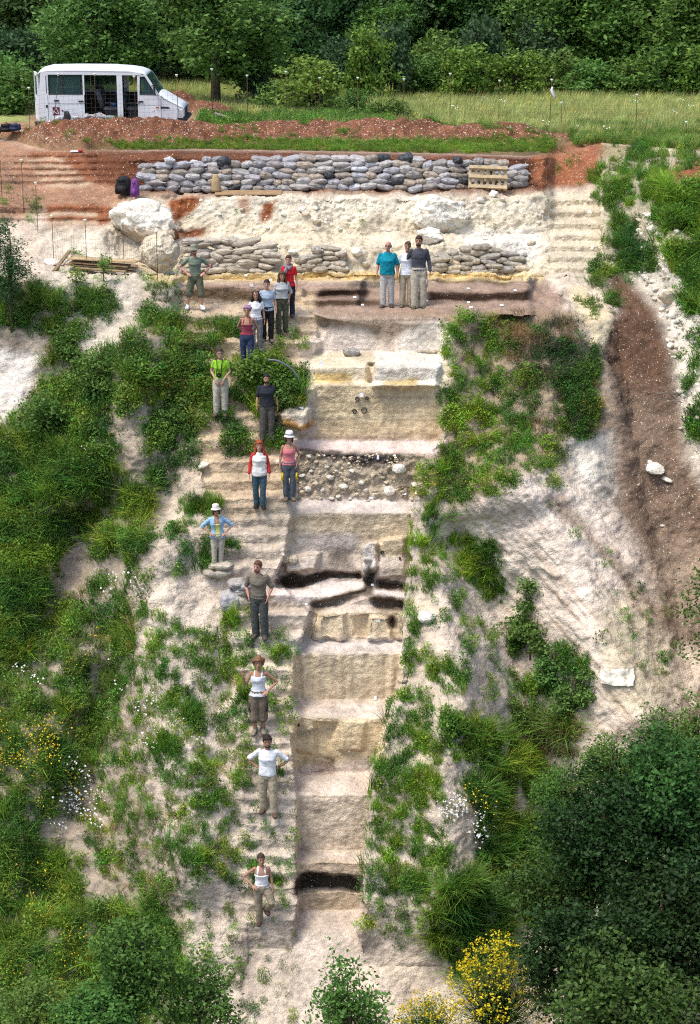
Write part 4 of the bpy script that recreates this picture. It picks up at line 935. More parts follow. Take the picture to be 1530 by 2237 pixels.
# label cards
TAGM = mat('label_card', (.82, .83, .86), rough=.5, var=.05, bump=.1)
for k, (u, v, w_, h_) in enumerate([(704, 798, 9, 9), (659, 892, 10, 4), (791, 868, 9, 9), (825, 1004, 5, 10), (811, 1089, 9, 5), (884, 1081, 9, 4), (825, 1357, 9, 5), (819, 1527, 6, 10), (762, 1643, 4, 9), (666, 1323, 10, 3), (814, 1279, 6, 5), (774, 651, 7, 3), (930, 659, 9, 3), (1024, 662, 6, 3), (1030, 672, 7, 4), (1095, 668, 8, 3), (792, 667, 6, 3), (1025, 632, 6, 3), (1127, 637, 6, 3), (550, 626, 8, 5), (592, 614, 7, 5)]):
    g = ground_hit(u, v); n_ = normal_at(u, v); s = 1/ppm(v, g[1]); flat = h_ < 5
    o = MB().box(-w_*s/2, w_*s/2, -.004, .004, 0, max(h_, 5)*s, bev=.0015).build('label_card', TAGM, None, False, (g[0], g[1]-.05, g[2]+.01)); o.rotation_euler = (-1.0 if flat else -.12, 0, random.uniform(-.3, .3))
    where = 'white find label card on the dark terrace floor' if v < 680 else 'white label card pinned to the trench section'
    tag(o, where, 'label card', 'label cards on the terrace' if v < 680 else 'label cards on the section')
# sampling holes in the cut face
HOLE = mat('hole_dark', (.06, .045, .03), var=.3, bump=.4)
for (u, v, r_) in [(776, 897, 5), (796, 895, 6.5), (782, 870, 5), (803, 870, 4), (836, 1206, 4), (815, 1252, 5), (873, 1218, 2.5), (652, 1582, 3)]:
    g = ground_hit(u, v); s = r_/ppm(v, g[1])
    V = []; n = 14
    for k, (rr, y) in enumerate(((1.0, -.012), (.93, .02), (.75, .06))):
        V.append([(rr*s*math.cos(a)*(1+.12*math.sin(3*a)), y-.05, rr*s*math.sin(a)*1.15) for a in np.linspace(0, 2*math.pi, n, endpoint=False)])
    mb = MB().loft(V, False); mb.F.append(tuple(range(2*n, 3*n)))
    o = mb.build('sample_hole', HOLE, None, True, g); tag(o, 'round sampling hole bored in the trench face', 'hole', 'sampling holes in the trench face')
# ------------------------------------------------------------------ vegetation: grass and herbs scattered over the slopes
VR = np.random.default_rng(77)
def blades(n, h, spread, width, bend, seed, seg=3, up=.5):
    r = np.random.default_rng(seed); V = []; F = []
    for k in range(n):
        a = r.uniform(0, 6.283); b0 = np.array([math.cos(a), math.sin(a), 0])*spread*math.sqrt(r.random()); d = r.uniform(0, 6.283); out = np.array([math.cos(d), math.sin(d), 0])
        out = out*.6+b0/(spread+1e-6)*.6; hh = h*r.uniform(.5, 1.); w_ = width*r.uniform(.6, 1.2); side = np.array([-out[1], out[0], 0]); side /= np.linalg.norm(side)+1e-6; bd = bend*r.uniform(.4, 1.3)
        base = len(V)
        for i in range(seg):
            t = i/seg; p = b0+np.array([0, 0, 1])*hh*(t-.35*bd*t*t)+out*hh*bd*t*t; V += [p-side*w_*(1-t*.7), p+side*w_*(1-t*.7)]
        V.append(b0+np.array([0, 0, 1])*hh*(1-.35*bd)+out*hh*bd)
        for i in range(seg-1): F.append((base+2*i, base+2*i+1, base+2*i+3, base+2*i+2))
        F.append((base+2*seg-2, base+2*seg-1, base+2*seg))
    return V, F
def leafquads(C, size, r, flat=.3, asp=.55):
    "diamond leaves at centres C"
    n = len(C); a = r.normal(size=(n, 3)); a[:, 2] *= .6; a /= np.linalg.norm(a, axis=1)[:, None]
    t = r.normal(size=(n, 3)); t[:, 2] = abs(t[:, 2])+flat; b = np.cross(a, t); b /= np.linalg.norm(b, axis=1)[:, None]
    s = size*r.uniform(.6, 1.25, n)[:, None]; a = a*s; b = b*s*asp
    nrm = np.cross(a, b); nrm /= np.linalg.norm(nrm, axis=1)[:, None]
    V = np.stack([C-a, C+b-.1*a+nrm*s*.12, C+a, C-b-.1*a+nrm*s*.12], 1).reshape(-1, 3)
    F = np.arange(4*n).reshape(n, 4); return V, F
def herb(n, h, rad, leaf, seed):
    r = np.random.default_rng(seed); d = r.normal(size=(n, 3)); d /= np.linalg.norm(d, axis=1)[:, None]; d[:, 2] = abs(d[:, 2])
    C_ = d*(r.random(n)[:, None]**.4)*np.array([rad, rad, h]); return leafquads(C_, leaf, r)
G_MAT = leaf_mat('grass_blade', (.15, .265, .040), .45, .35, attr='tint', hue=.015)
H_MAT = leaf_mat('herb_leaf', (.125, .225, .038), .45, .35, attr='tint', hue=.015)
M_MAT = leaf_mat('meadow_blade', (.42, .45, .155), .3, .35, attr='tint', hue=.02)
DRY = leaf_mat('dry_straw', (.34, .27, .14), .35, .2, attr='tint', hue=.01)
WP = mat('petal_white', (.80, .80, .78), var=.05, bump=0); YP = mat('petal_yellow', (.72, .50, .02), var=.1, bump=0)
protos = bpy.data.collections.new('plant_kinds')
def proto(name, parts):
    "parts: list of (V, F, material)"
    V = []; F = []; mi = []; ms = []
    for v, f, m in parts:
        b = len(V); V += [tuple(map(float, p)) for p in v]; F += [tuple(int(i)+b for i in q) for q in f]; mi += [len(ms)]*len(f); ms.append(m)
    me_ = mesh_np(name, V, F)
    for m in ms: me_.materials.append(m)
    me_.polygons.foreach_set('material_index', np.array(mi, np.int32))
    o = bpy.data.objects.new(name, me_); protos.objects.link(o); return o
def flowers(n, h, rad, size, seed, k=8):
    r = np.random.default_rng(seed); V = []; F = []
    for i in range(n):
        c = np.array([r.normal()*rad, r.normal()*rad, h*r.uniform(.7, 1.1)]); t = r.normal(size=3)*.35+np.array([0, -.6, .8]); t /= np.linalg.norm(t)
        a = np.cross(t, [1, 0, 0]); a /= np.linalg.norm(a); b = np.cross(t, a); base = len(V)
        for j in range(k): V.append(c+(a*math.cos(j*6.283/k)+b*math.sin(j*6.283/k))*size*r.uniform(.85, 1.1)-t*.15*size)
        V.append(c+t*.1*size)
        for j in range(k): F.append((base+j, base+(j+1) % k, base+k))
    return V, F
PN = ['a_grass_short', 'b_grass_tall', 'c_grass_droop', 'd_herb', 'e_herb_low', 'f_meadow', 'g_dry', 'h_daisy', 'i_yellow']
proto(PN[0], [(*blades(26, .26, .11, .0075, .5, 1, 2), G_MAT)])
proto(PN[1], [(*blades(34, .50, .14, .008, .6, 2, 3), G_MAT)])
proto(PN[2], [(*blades(36, .58, .12, .008, 1.15, 3, 4), G_MAT)])
proto(PN[3], [(*herb(120, .34, .22, .028, 4), H_MAT), (*blades(8, .3, .12, .006, .4, 14, 2), G_MAT)])
proto(PN[4], [(*herb(80, .15, .24, .025, 5), H_MAT)])
proto(PN[5], [(*blades(22, .42, .26, .006, .45, 6, 2), M_MAT)])
proto(PN[6], [(*blades(22, .34, .14, .005, .9, 7, 3), DRY)])
proto(PN[7], [(*blades(12, .30, .12, .006, .4, 8, 2), G_MAT), (*flowers(5, .34, .13, .021, 9), WP)])
proto(PN[8], [(*blades(12, .34, .14, .006, .4, 10, 2), G_MAT), (*flowers(8, .38, .15, .015, 11, 6), YP)])

def scatter_group():
    ng = bpy.data.node_groups.new('scatter', 'GeometryNodeTree'); N = ng.nodes; L = ng.links
    ng.interface.new_socket('Geometry', in_out='INPUT', socket_type='NodeSocketGeometry'); ng.interface.new_socket('Geometry', in_out='OUTPUT', socket_type='NodeSocketGeometry')
    i = N.new('NodeGroupInput'); o = N.new('NodeGroupOutput'); ip = N.new('GeometryNodeInstanceOnPoints'); ci = N.new('GeometryNodeCollectionInfo')
    ci.inputs['Collection'].default_value = protos; ci.inputs['Separate Children'].default_value = True; ci.inputs['Reset Children'].default_value = True
    def na(n, t):
        q = N.new('GeometryNodeInputNamedAttribute'); q.data_type = t; q.inputs[0].default_value = n; return q.outputs[0]
    L.new(i.outputs[0], ip.inputs['Points']); L.new(ci.outputs[0], ip.inputs['Instance']); ip.inputs['Pick Instance'].default_value = True
    L.new(na('idx', 'INT'), ip.inputs['Instance Index']); L.new(na('rot', 'FLOAT_VECTOR'), ip.inputs['Rotation']); L.new(na('scl', 'FLOAT'), ip.inputs['Scale'])
    L.new(ip.outputs[0], o.inputs[0]); return ng
SCAT = scatter_group()
def scatter(name, P_, idx, rot, scl, tint, label, cat):
    me_ = bpy.data.meshes.new(name); me_.vertices.add(len(P_)); me_.vertices.foreach_set('co', np.asarray(P_, np.float32).ravel())
    a = me_.attributes.new('idx', 'INT', 'POINT'); a.data.foreach_set('value', np.asarray(idx, np.int32))
    a = me_.attributes.new('rot', 'FLOAT_VECTOR', 'POINT'); a.data.foreach_set('vector', np.asarray(rot, np.float32).ravel())
    a = me_.attributes.new('scl', 'FLOAT', 'POINT'); a.data.foreach_set('value', np.asarray(scl, np.float32))
    a = me_.attributes.new('tint', 'FLOAT_COLOR', 'POINT'); a.data.foreach_set('color', np.concatenate([tint, np.ones((len(P_), 1))], 1).astype(np.float32).ravel())
    me_.update(); o = obj(name, me_); md = o.modifiers.new('plants', 'NODES'); md.node_group = SCAT
    return tag(o, label, cat, kind='stuff')
def gvec(u, v):
    j = np.clip(np.round(np.interp(u, ug, np.arange(NU))).astype(int), 0, NU-1); nl = len(rlow)
    k = (2250-v)/(2250-rim[j])*(NR-1); i = np.where(v <= 2250, nl+np.round(k), np.interp(-v, -rlow, np.arange(nl))); i = np.clip(i.astype(int), 0, len(VV)-1)
    return GP[i, j], NN[i, j]
BUF = {}
def patch(key, poly, dens, kinds, sc=(.7, 1.2), tint=(1, 1, 1), thr=-9., nsc=45., tvar=.25, seed=None, rvar=.18):
    "dens: tufts per 1000 square photo pixels"
    poly_ = np.array(poly, float); lo, hi = poly_.min(0), poly_.max(0); n = int((hi-lo).prod()/1000*dens)
    u = VR.uniform(lo[0], hi[0], n); v = VR.uniform(lo[1], hi[1], n)
    w1 = fbm(np.stack([u/40, v/40, 0*u+3], -1), 2)
    w2 = fbm(np.stack([u/17, v/17, 0*u+8], -1), 2); m = inpoly(u+24*w1+10*w2, v+22*fbm(np.stack([u/40+9, v/40, 0*u+5], -1), 2)+8*w2, [tuple(p) for p in poly])
    nz = fbm(np.stack([u/nsc, v/nsc, 0*u+len(poly)], -1), 3); m &= nz+.45*w2+VR.normal(0, .16, n) > thr+(.10 if rvar else 0)
    m &= ~((u > TL(v)+2) & (u < TRr(v)-4) & (v > 690)) if key != 'trench' else True
    u, v, nz = u[m], v[m], nz[m]
    if not len(u): return
    p, nn = gvec(u, v); ks = list(kinds); pr = np.array([kinds[k] for k in ks], float); pr /= pr.sum()
    idx = VR.choice(ks, len(u), p=pr); scl = VR.uniform(sc[0]*(.75 if rvar else 1), sc[1]*(1.1 if rvar else 1), len(u))*(1+.3*np.clip(nz, -1, 1))
    tilt = VR.normal(.30, .2, len(u)); rz = VR.uniform(0, 6.283, len(u))
    # tilt outwards from the slope, then turn freely about the stem
    rot = np.stack([tilt*1.0, VR.normal(0, .15, len(u)), VR.normal(0, .5, len(u))], -1)
    rot[:, 2] += np.where(VR.random(len(u)) < .5, 0, 3.14159); rot[:, 0] *= np.where(np.abs(rot[:, 2]) > 1.6, -1, 1)
    tn = np.array(tint)[None]*(1+tvar*VR.normal(size=(len(u), 1)))*(1+.25*nz[:, None]); tn[:, 0] *= 1+rvar*VR.normal(size=len(u))
    if rvar:
        sp_ = fbm(np.stack([u/90+5, v/90, 0*u+3], -1), 3); tn = tn*(1+.45*sp_[:, None])*np.stack([1+.55*np.clip(sp_, -.6, .8), 1+.12*sp_, 1-.3*sp_], -1)
    tn = np.clip(tn, .15, 2.8)
    BUF.setdefault(key, []).append((p-nn*.03, idx, rot, scl, tn))
def flush(key, name, label, cat):
    b = BUF.pop(key); scatter(name, *[np.concatenate([x[k] for x in b]) for k in (0, 1, 2, 3)], np.concatenate([x[4] for x in b]), label, cat)

GR = {0: 4, 1: 4, 2: 3, 3: 2}; WEED = {3: 6, 4: 3, 0: 2, 1: 1}; LONG = {2: 6, 1: 4, 3: 1.5}; IVY = {4: 6, 3: 3}
# left slope
patch('left', [(330, 690), (390, 690), (430, 712), (545, 716), (530, 740), (480, 770), (455, 900), (430, 930), (400, 900), (350, 870), (290, 900), (260, 940), (250, 1040), (230, 1120), (200, 1170), (150, 1180), (110, 1290), (60, 1430), (-180, 1480), (-180, 960), (30, 930), (70, 860), (130, 830), (190, 800), (260, 750)], 22, {0: 6, 1: 3, 2: 1, 3: 5, 6: 1}, (.6, 1.1), (1.05, 1.05, 1), thr=-.34)
patch('left', [(120, 820), (300, 760), (460, 770), (460, 900), (300, 900), (200, 980), (110, 960)], 14, WEED, (.9, 1.4), (.85, .9, .9), thr=-.1)
patch('left', [(340, 880), (450, 880), (445, 1000), (400, 1070), (320, 1060), (300, 980)], 18, WEED, (.6, 1.1), thr=-.15)
patch('left', [(-180, 960), (60, 930), (230, 1000), (330, 1080), (340, 1190), (280, 1240), (180, 1150), (100, 1290), (60, 1440), (-180, 1500)], 20, {2: 3, 1: 3, 0: 5, 3: 3, 6: 1}, (.65, 1.15), (1.05, 1.05, .9), thr=-.42)
patch('left', [(240, 1150), (330, 1200), (320, 1330), (280, 1420), (260, 1560), (180, 1700), (110, 1780), (40, 1900), (-180, 1900), (-180, 1480), (60, 1430), (110, 1330), (180, 1300), (200, 1220)], 18, {0: 6, 1: 3, 2: 1, 3: 4, 6: 1}, (.6, 1.1), (1., 1.03, 1), thr=-.34)
patch('left', [(250, 1330), (380, 1360), (500, 1380), (545, 1480), (540, 1700), (500, 1800), (560, 1900), (400, 1960), (250, 1950), (170, 1800), (200, 1600)], 20, {0: 7, 1: 2, 3: 4, 6: 1}, (.4, .9), (1.15, 1.16, .95), thr=-.16, nsc=30)
patch('left', [(-180, 1840), (110, 1840), (180, 1900), (200, 2000), (330, 1950), (400, 2060), (430, 2280), (-180, 2400)], 20, {0: 5, 1: 4, 2: 2, 3: 4, 6: 1}, (.65, 1.2), (1.1, 1.1, 1.), thr=-.36)
patch('left', [(-60, 600), (60, 620), (120, 640), (260, 640), (255, 700), (200, 720), (160, 800), (90, 800), (130, 730), (-60, 720)], 18, {1: 3, 2: 3, 3: 5}, (.6, 1.0), (.85, .9, .85), thr=-.3)
patch('left', [(312, 622), (392, 622), (386, 662), (335, 665)], 34, {2: 5, 1: 3}, (.35, .55), (.7, .75, .6))
patch('left', [(425, 694), (545, 694), (545, 712), (430, 712)], 30, {0: 5}, (.5, .8), (1.1, 1.1, 1))
patch('left', [(375, 1085), (480, 1088), (470, 1120), (380, 1115)], 40, {0: 5, 1: 3}, (.6, 1.), (1.05, 1.1, 1))
patch('left', [(360, 1110), (480, 1130), (500, 1240), (420, 1290), (340, 1220)], 16, {0: 4, 3: 5}, (.5, .9), (1.05, 1.1, 1), thr=.12, nsc=28)
patch('left', [(485, 940), (610, 940), (640, 975), (560, 1000), (490, 1000)], 26, {0: 5, 3: 3}, (.6, 1.0), (1.05, 1.1, .9), thr=-.15)
patch('left', [(580, 740), (680, 745), (660, 780), (590, 785)], 22, {0: 4, 3: 5}, (.5, .9), (1, 1.05, .8), thr=-.05)
patch('left', [(560, 790), (600, 790), (665, 815), (655, 880), (600, 925), (570, 900), (520, 880), (560, 830)], 34, {3: 5, 1: 4, 0: 3}, (.7, 1.2), (1.0, 1.0, .8), thr=-.4)
patch('left', [(470, 770), (560, 800), (530, 880), (500, 960), (440, 900)], 18, {0: 4, 1: 3, 3: 4}, (.6, 1.), (1.1, 1.1, .9), thr=-.1)
patch('left', [(600, 690), (690, 700), (690, 760), (620, 750)], 14, {0: 4, 3: 4}, (.4, .7), (1, 1, .8), thr=.05, nsc=24)
patch('left', [(490, 1330), (560, 1330), (650, 1440), (640, 1560), (600, 1620), (520, 1600), (480, 1450)], 13, {0: 5, 3: 4}, (.45, .85), (.95, 1.05, .9), thr=.14, nsc=24)
patch('left', [(500, 1600), (640, 1640), (650, 2000), (560, 2010), (500, 1850)], 9, {0: 6, 3: 4}, (.4, .8), (.95, 1.05, .9), thr=.16, nsc=24)
patch('left', [(300, 1950), (650, 2000), (700, 2237), (400, 2260)], 8, {0: 5, 3: 4, 6: 2}, (.4, .8), thr=.16, nsc=26)
patch('left', [(130, 1700), (420, 1800), (400, 2000), (260, 1990)], 12, {6: 4, 0: 2}, (.5, .9), thr=.05)
for (u, v, a, b) in [(590, 1925, 40, 26), (545, 1535, 24, 50), (420, 1560, 34, 40), (365, 1640, 34, 40), (600, 1690, 36, 12), (380, 1850, 26, 26), (430, 1880, 26, 18), (610, 1440, 22, 30), (505, 1360, 24, 24), (460, 1220, 30, 40), (500, 1200, 20, 20)]:
    patch('left', [(u-a, v-b/2), (u+a*.3, v-b*.7), (u+a, v), (u+a*.2, v+b*.6), (u-a*.8, v+b*.5)], 40, {0: 5, 1: 5}, (.6, 1.0), (.95, 1.05, .9))
flush('left', 'slope_grass', 'long green grass and weeds covering the slope left of the trench', 'grass')
# right slope
patch('right', [(955, 705), (1000, 690), (1110, 690), (1095, 760), (1105, 830), (1140, 900), (1180, 960), (1225, 1000), (1225, 1075), (1150, 1035), (1085, 1105), (1010, 1100), (930, 1100), (905, 1050), (885, 990), (975, 985), (965, 880), (985, 800)], 28, {4: 5, 3: 4, 0: 5, 1: 1, 6: 1}, (.5, .95), (1.2, 1.2, .9), thr=-.26, nsc=34)
patch('right', [(1100, 690), (1240, 720), (1300, 760), (1300, 900), (1290, 960), (1230, 1010), (1160, 960), (1110, 850)], 20, {4: 6, 3: 4, 6: 2}, (.5, .95), (.62, .74, .68), thr=0.)
patch('right', [(1215, 750), (1300, 750), (1308, 900), (1290, 960), (1235, 950)], 34, {4: 6, 3: 4}, (.6, 1.0), (.55, .70, .62), thr=-.35)
patch('right', [(1060, 690), (1240, 690), (1280, 760), (1200, 850), (1120, 800)], 20, {6: 6}, (.7, 1.2), (.62, .58, .55), thr=-.4)
patch('right', [(1100, 700), (1250, 700), (1340, 930), (1260, 960), (1150, 950)], 9, {6: 5, 4: 2}, (.6, 1.), (.55, .52, .48), thr=-.3)
patch('right', [(880, 1115), (985, 1095), (1000, 1180), (1090, 1190), (1115, 1330), (1050, 1300), (1000, 1240), (950, 1290), (905, 1290), (885, 1200)], 26, {0: 6, 1: 4, 2: 1}, (.5, .95), (1.2, 1.2, .9), thr=-.08, nsc=30)
patch('right', [(1000, 1180), (1085, 1190), (1112, 1320), (1060, 1300), (1020, 1240)], 24, {2: 5, 1: 4}, (.6, 1.0), (1., 1.02, .9), thr=-.2)
patch('right', [(884, 1280), (912, 1290), (910, 1390), (965, 1440), (1030, 1490), (1010, 1525), (960, 1500), (880, 1450), (890, 1380)], 30, {0: 6, 1: 3, 3: 2}, (.5, .9), (1.25, 1.25, .9), thr=-.12, nsc=26)
patch('right', [(905, 1240), (1060, 1280), (1100, 1420), (980, 1400)], 12, {0: 5, 3: 5}, (.5, .9), (1, 1.1, .9), thr=.12, nsc=28)
patch('right', [(1000, 1400), (1120, 1380), (1150, 1600), (1000, 1580)], 7, {0: 3, 3: 6}, (.5, .9), (.9, 1, .9), thr=.15, nsc=28)
patch('right', [(838, 1522), (930, 1508), (925, 1580), (985, 1610), (965, 1680), (955, 1800), (985, 1880), (950, 1970), (835, 1960), (800, 1920), (808, 1660), (852, 1600)], 27, {0: 7, 1: 3, 3: 2}, (.5, .9), (1.15, 1.18, .9), thr=-.2, nsc=30)
patch('right', [(800, 1940), (990, 1880), (1000, 2060), (850, 2080), (780, 2020)], 14, {0: 5, 1: 2, 3: 3}, (.5, .9), (1, 1.05, .9), thr=.08, nsc=30)
patch('right', [(965, 1560), (1080, 1590), (1180, 1650), (1240, 1720), (1220, 2020), (1080, 2010), (1060, 1870), (1030, 1760), (1010, 1680), (985, 1620)], 24, {2: 4, 1: 4, 3: 4, 0: 3}, (.65, 1.15), (.95, .98, .8), thr=-.35)
patch('right', [(940, 1980), (1010, 1900), (1080, 1950), (1120, 2100), (1010, 2140), (950, 2080)], 28, {2: 7, 1: 3}, (.7, 1.2), (.7, .8, .75), thr=-.4)
patch('right', [(1130, 1560), (1260, 1580), (1240, 1660), (1160, 1640)], 26, {6: 7, 2: 2}, (1., 1.7), (1, .95, .8))
patch('right', [(1090, 1380), (1280, 1430), (1290, 1560), (1180, 1580), (1110, 1480)], 15, {1: 3, 3: 5}, (.7, 1.1), (.8, .9, .75), thr=-.05)
patch('right', [(1190, 1080), (1340, 1180), (1440, 1350), (1420, 1380), (1260, 1180)], 6, {0: 3, 3: 6}, (.4, .8), (.9, 1, .8), thr=.2, nsc=24)
patch('right', [(1290, 1200), (1480, 1300), (1480, 1500), (1330, 1450)], 2.5, {0: 3, 3: 6}, (.5, .9), (.9, 1, .8), thr=.2, nsc=24)
# upper right bank
patch('right', [(1285, 400), (1320, 330), (1390, 316), (1530, 336), (1700, 340), (1700, 400), (1450, 390), (1380, 440), (1320, 450)], 34, {0: 3, 1: 6, 3: 4}, (.55, .9), (.95, 1.0, .85), thr=-.2)
patch('right', [(1395, 380), (1470, 390), (1470, 440), (1400, 440)], 40, {1: 7, 2: 3}, (.8, 1.1), (1.0, 1.08, .85))
patch('right', [(1425, 470), (1470, 420), (1560, 400), (1700, 400), (1700, 720), (1510, 700), (1480, 600), (1440, 540)], 34, {3: 5, 1: 5, 2: 3}, (.8, 1.3), (.95, 1.0, .7), thr=-.3)
patch('right', [(1310, 480), (1350, 470), (1390, 490), (1405, 590), (1370, 620), (1325, 580)], 44, {2: 6, 3: 5}, (.6, 1.0), (.65, .78, .78), thr=-.2)
patch('right', [(1385, 545), (1430, 540), (1435, 590), (1390, 600)], 36, {3: 6, 2: 3}, (.6, 1.0), (.6, .75, .7))
patch('right', [(1300, 590), (1345, 580), (1350, 700), (1320, 690), (1260, 640)], 30, {2: 3, 3: 6}, (.45, .8), (.85, .85, .7), thr=-.1)
patch('right', [(1290, 420), (1340, 420), (1345, 470), (1300, 450)], 34, {0: 3, 3: 6}, (.5, .8), (1, 1.05, .9))
patch('right', [(1490, 700), (1700, 700), (1700, 1000), (1500, 960)], 16, {3: 5, 1: 3}, (.7, 1.2), (.8, .9, .7), thr=-.05)
patch('right', [(1450, 560), (1560, 600), (1560, 900), (1490, 850)], 8, {3: 5, 0: 3}, (.5, .9), (.8, .9, .7), thr=.15, nsc=30)
flush('right', 'bank_grass', 'green grass, ivy and weeds covering the slopes right of the trench', 'grass')
patch('up', [(420, 440), (1280, 440), (1290, 590), (420, 590)], .9, {0: 5, 3: 4}, (.3, .6), thr=.25, nsc=30)
patch('up', [(150, 540), (300, 560), (400, 600), (330, 620), (120, 600)], 10, {0: 5, 3: 5}, (.35, .7), (1, 1.1, .9), thr=.05)
patch('up', [(1190, 330), (1300, 320), (1290, 420), (1190, 410)], 7, {0: 5, 3: 4}, (.4, .7), thr=.1)
patch('up', [(-60, 400), (110, 430), (90, 480), (-60, 520)], 14, {0: 5, 3: 4}, (.4, .8), (.9, .9, .8), thr=.1)
flush('up', 'terrace_weeds', 'sparse small weeds on the pale slope above the terrace', 'weeds')
# flowers
FD = 13
for (u0, v0, u1, v1, d) in [(110, 1740, 230, 1830, 9), (210, 1450, 340, 1610, 1.6), (230, 1270, 320, 1330, 5), (20, 1460, 90, 1520, 4), (280, 1610, 360, 1650, 4), (150, 950, 260, 1050, 1), (380, 1440, 470, 1640, 1.2), (150, 1680, 250, 1750, 3)]:
    patch('daisy', [(u0, v0), (u1, v0), (u1, v1), (u0, v1)], d, {7: 1}, (.8, 1.1), thr=-.1)
for (u0, v0, u1, v1, d) in [(960, 1760, 1010, 1810, 14), (1020, 1780, 1110, 1830, 5), (1025, 1825, 1070, 1860, 12), (1200, 262, 1250, 282, 0)]:
    if d: patch('daisy', [(u0, v0), (u1, v0), (u1, v1), (u0, v1)], d, {7: 1}, (.8, 1.1), thr=-.2)
flush('daisy', 'daisies', 'white daisies flowering in the grass of the slopes', 'daisies')
for (u0, v0, u1, v1, d) in [(0, 1600, 125, 1690, 17), (80, 1680, 180, 1760, 6), (170, 1390, 240, 1470, 5), (60, 1900, 130, 2020, 4), (110, 2040, 200, 2120, 4), (20, 2120, 140, 2237, 3), (1010, 1735, 1080, 1780, 5), (-100, 1580, 10, 1700, 12)]:
    patch('yel', [(u0, v0), (u1, v0), (u1, v1), (u0, v1)], d, {8: 1}, (.8, 1.15), (1, 1, .9), thr=-.1)
flush('yel', 'yellow_flowers', 'yellow wildflowers in the grass of the slope', 'wildflowers')
# loose rubble
STM = leaf_mat('rubble_stone', (.62, .56, .46), .3, .0, .95, attr='tint', hue=.01)
for k in range(3):
    rm = rock_mesh('rub', 40+k, 1, .35, None, .75); Vr = np.empty(len(rm.vertices)*3, np.float32); rm.vertices.foreach_get('co', Vr)
    PN.append('j_rubble%d' % k); proto(PN[-1], [(Vr.reshape(-1, 3), [tuple(p.vertices) for p in rm.polygons], STM)])
RB = {9: 1, 10: 1, 11: 1}
patch('rub', [(390, 428), (1310, 428), (1310, 596), (390, 600)], 11, RB, (.03, .13), (1, 1, 1), thr=-.1, nsc=25, rvar=0)
patch('rub', [(100, 500), (300, 500), (390, 600), (110, 600)], 22, RB, (.03, .10), (1, 1, 1), thr=-.1, nsc=25, rvar=0)
patch('rub', [(0, 400), (240, 400), (230, 500), (0, 520)], 18, RB, (.02, .07), (.95, .85, .75), thr=-.1, nsc=25, rvar=0)
patch('trench', [(645, 992), (930, 995), (925, 1095), (645, 1095)], 50, RB, (.03, .11), (.85, .78, .66), thr=-.2, nsc=25, rvar=0)
patch('trench', [(640, 1085), (920, 1088), (905, 1120), (640, 1120)], 34, RB, (.02, .05), (.9, .85, .8), thr=-.2, nsc=25, rvar=0)
patch('rub', [(430, 2030), (900, 2030), (960, 2237), (430, 2260)], 24, RB, (.02, .075), (1, .96, .92), thr=-.15, nsc=25, rvar=0)
patch('rub', [(300, 1350), (640, 1350), (640, 2030), (330, 2030)], 9, RB, (.02, .06), (1, .95, .88), thr=0, nsc=40, rvar=0)
patch('rub', [(900, 1280), (1450, 1100), (1470, 1550), (1000, 1900), (850, 2000)], 7, RB, (.02, .06), (1, .95, .88), thr=0, nsc=40, rvar=0)
patch('rub', [(1370, 600), (1450, 690), (1480, 850), (1500, 1000), (1560, 1000), (1560, 560), (1420, 470)], 40, RB, (.03, .14), (1.1, 1.1, 1.1), thr=-.2, nsc=30, rvar=0)
patch('rub', [(1320, 590), (1390, 610), (1480, 850), (1500, 1050), (1540, 1400), (1440, 1350), (1352, 1080), (1310, 740)], 20, RB, (.015, .05), (.55, .45, .36), thr=-.1, nsc=30, rvar=0)
patch('rub', [(100, 600), (330, 605), (260, 780), (100, 880)], 22, RB, (.02, .09), (1, .95, .85), thr=0, nsc=30, rvar=0)
patch('rub', [(1160, 340), (1300, 310), (1300, 420), (1160, 420)], 22, RB, (.02, .06), (1, .9, .8), thr=-.1, nsc=25, rvar=0)
BUF['rub'] += BUF.pop('trench')
# plateau: meadow, grass strip on the rim, grass on the heaps
def plscatter(key, n, x0, x1, y0, y1, kinds, sc, tint, cond, tvar=.2, power=1.):
    x = VR.uniform(x0, x1, n); y = y0+(y1-y0)*VR.random(n)**power
    z = plateau_z(x, y); d = y*math.cos(PHI)-(z-ZC)*math.sin(PHI); u = CX+FPX*x/d; h = z-ZP
    nz = fbm(np.stack([x*.7, y*.7, 0*x+2], -1), 3); m = cond(u, y, h, nz) & (y > np.interp(u, ug, Yr)+.05)
    x, y, z, nz = x[m], y[m], z[m], nz[m]; ks = list(kinds); pr = np.array([kinds[k] for k in ks], float); pr /= pr.sum()
    k = len(x); tn = np.clip(np.array(tint)[None]*(1+tvar*VR.normal(size=(k, 1)))*(1+.35*nz[:, None]), .2, 2.2); tn[:, 0] *= 1+.15*VR.normal(size=k)
    BUF.setdefault(key, []).append((np.stack([x, y, z-.02], -1), VR.choice(ks, k, p=pr), np.stack([VR.normal(.1, .15, k), VR.normal(0, .15, k), VR.uniform(-.7, .7, k)], -1), VR.uniform(*sc, k), tn))
plscatter('mead', 26000, -22, 26, 63, 92, {5: 8, 0: 1}, (.7, 1.15), (1, 1, 1), lambda u, y, h, n: (h < .10) & ~((u < 520) & (y < 70)) & (u > -250) & (u < 1800), power=1.25)
plscatter('mead', 1500, -2, 14, 62, 90, {5: 14, 7: 1, 8: 1}, (.7, 1.1), (.9, 1, .9), lambda u, y, h, n: (h < .1) & (n > .15) & (u > 700))
plscatter('mead', 5000, 7, 14, 59.5, 66, {1: 4, 0: 5, 3: 2, 5: 6}, (.5, .9), (.95, 1., .85), lambda u, y, h, n: (h < .12) & (u > 1240))
flush('mead', 'meadow_grass', 'tall pale green meadow grass on the plateau', 'grass')
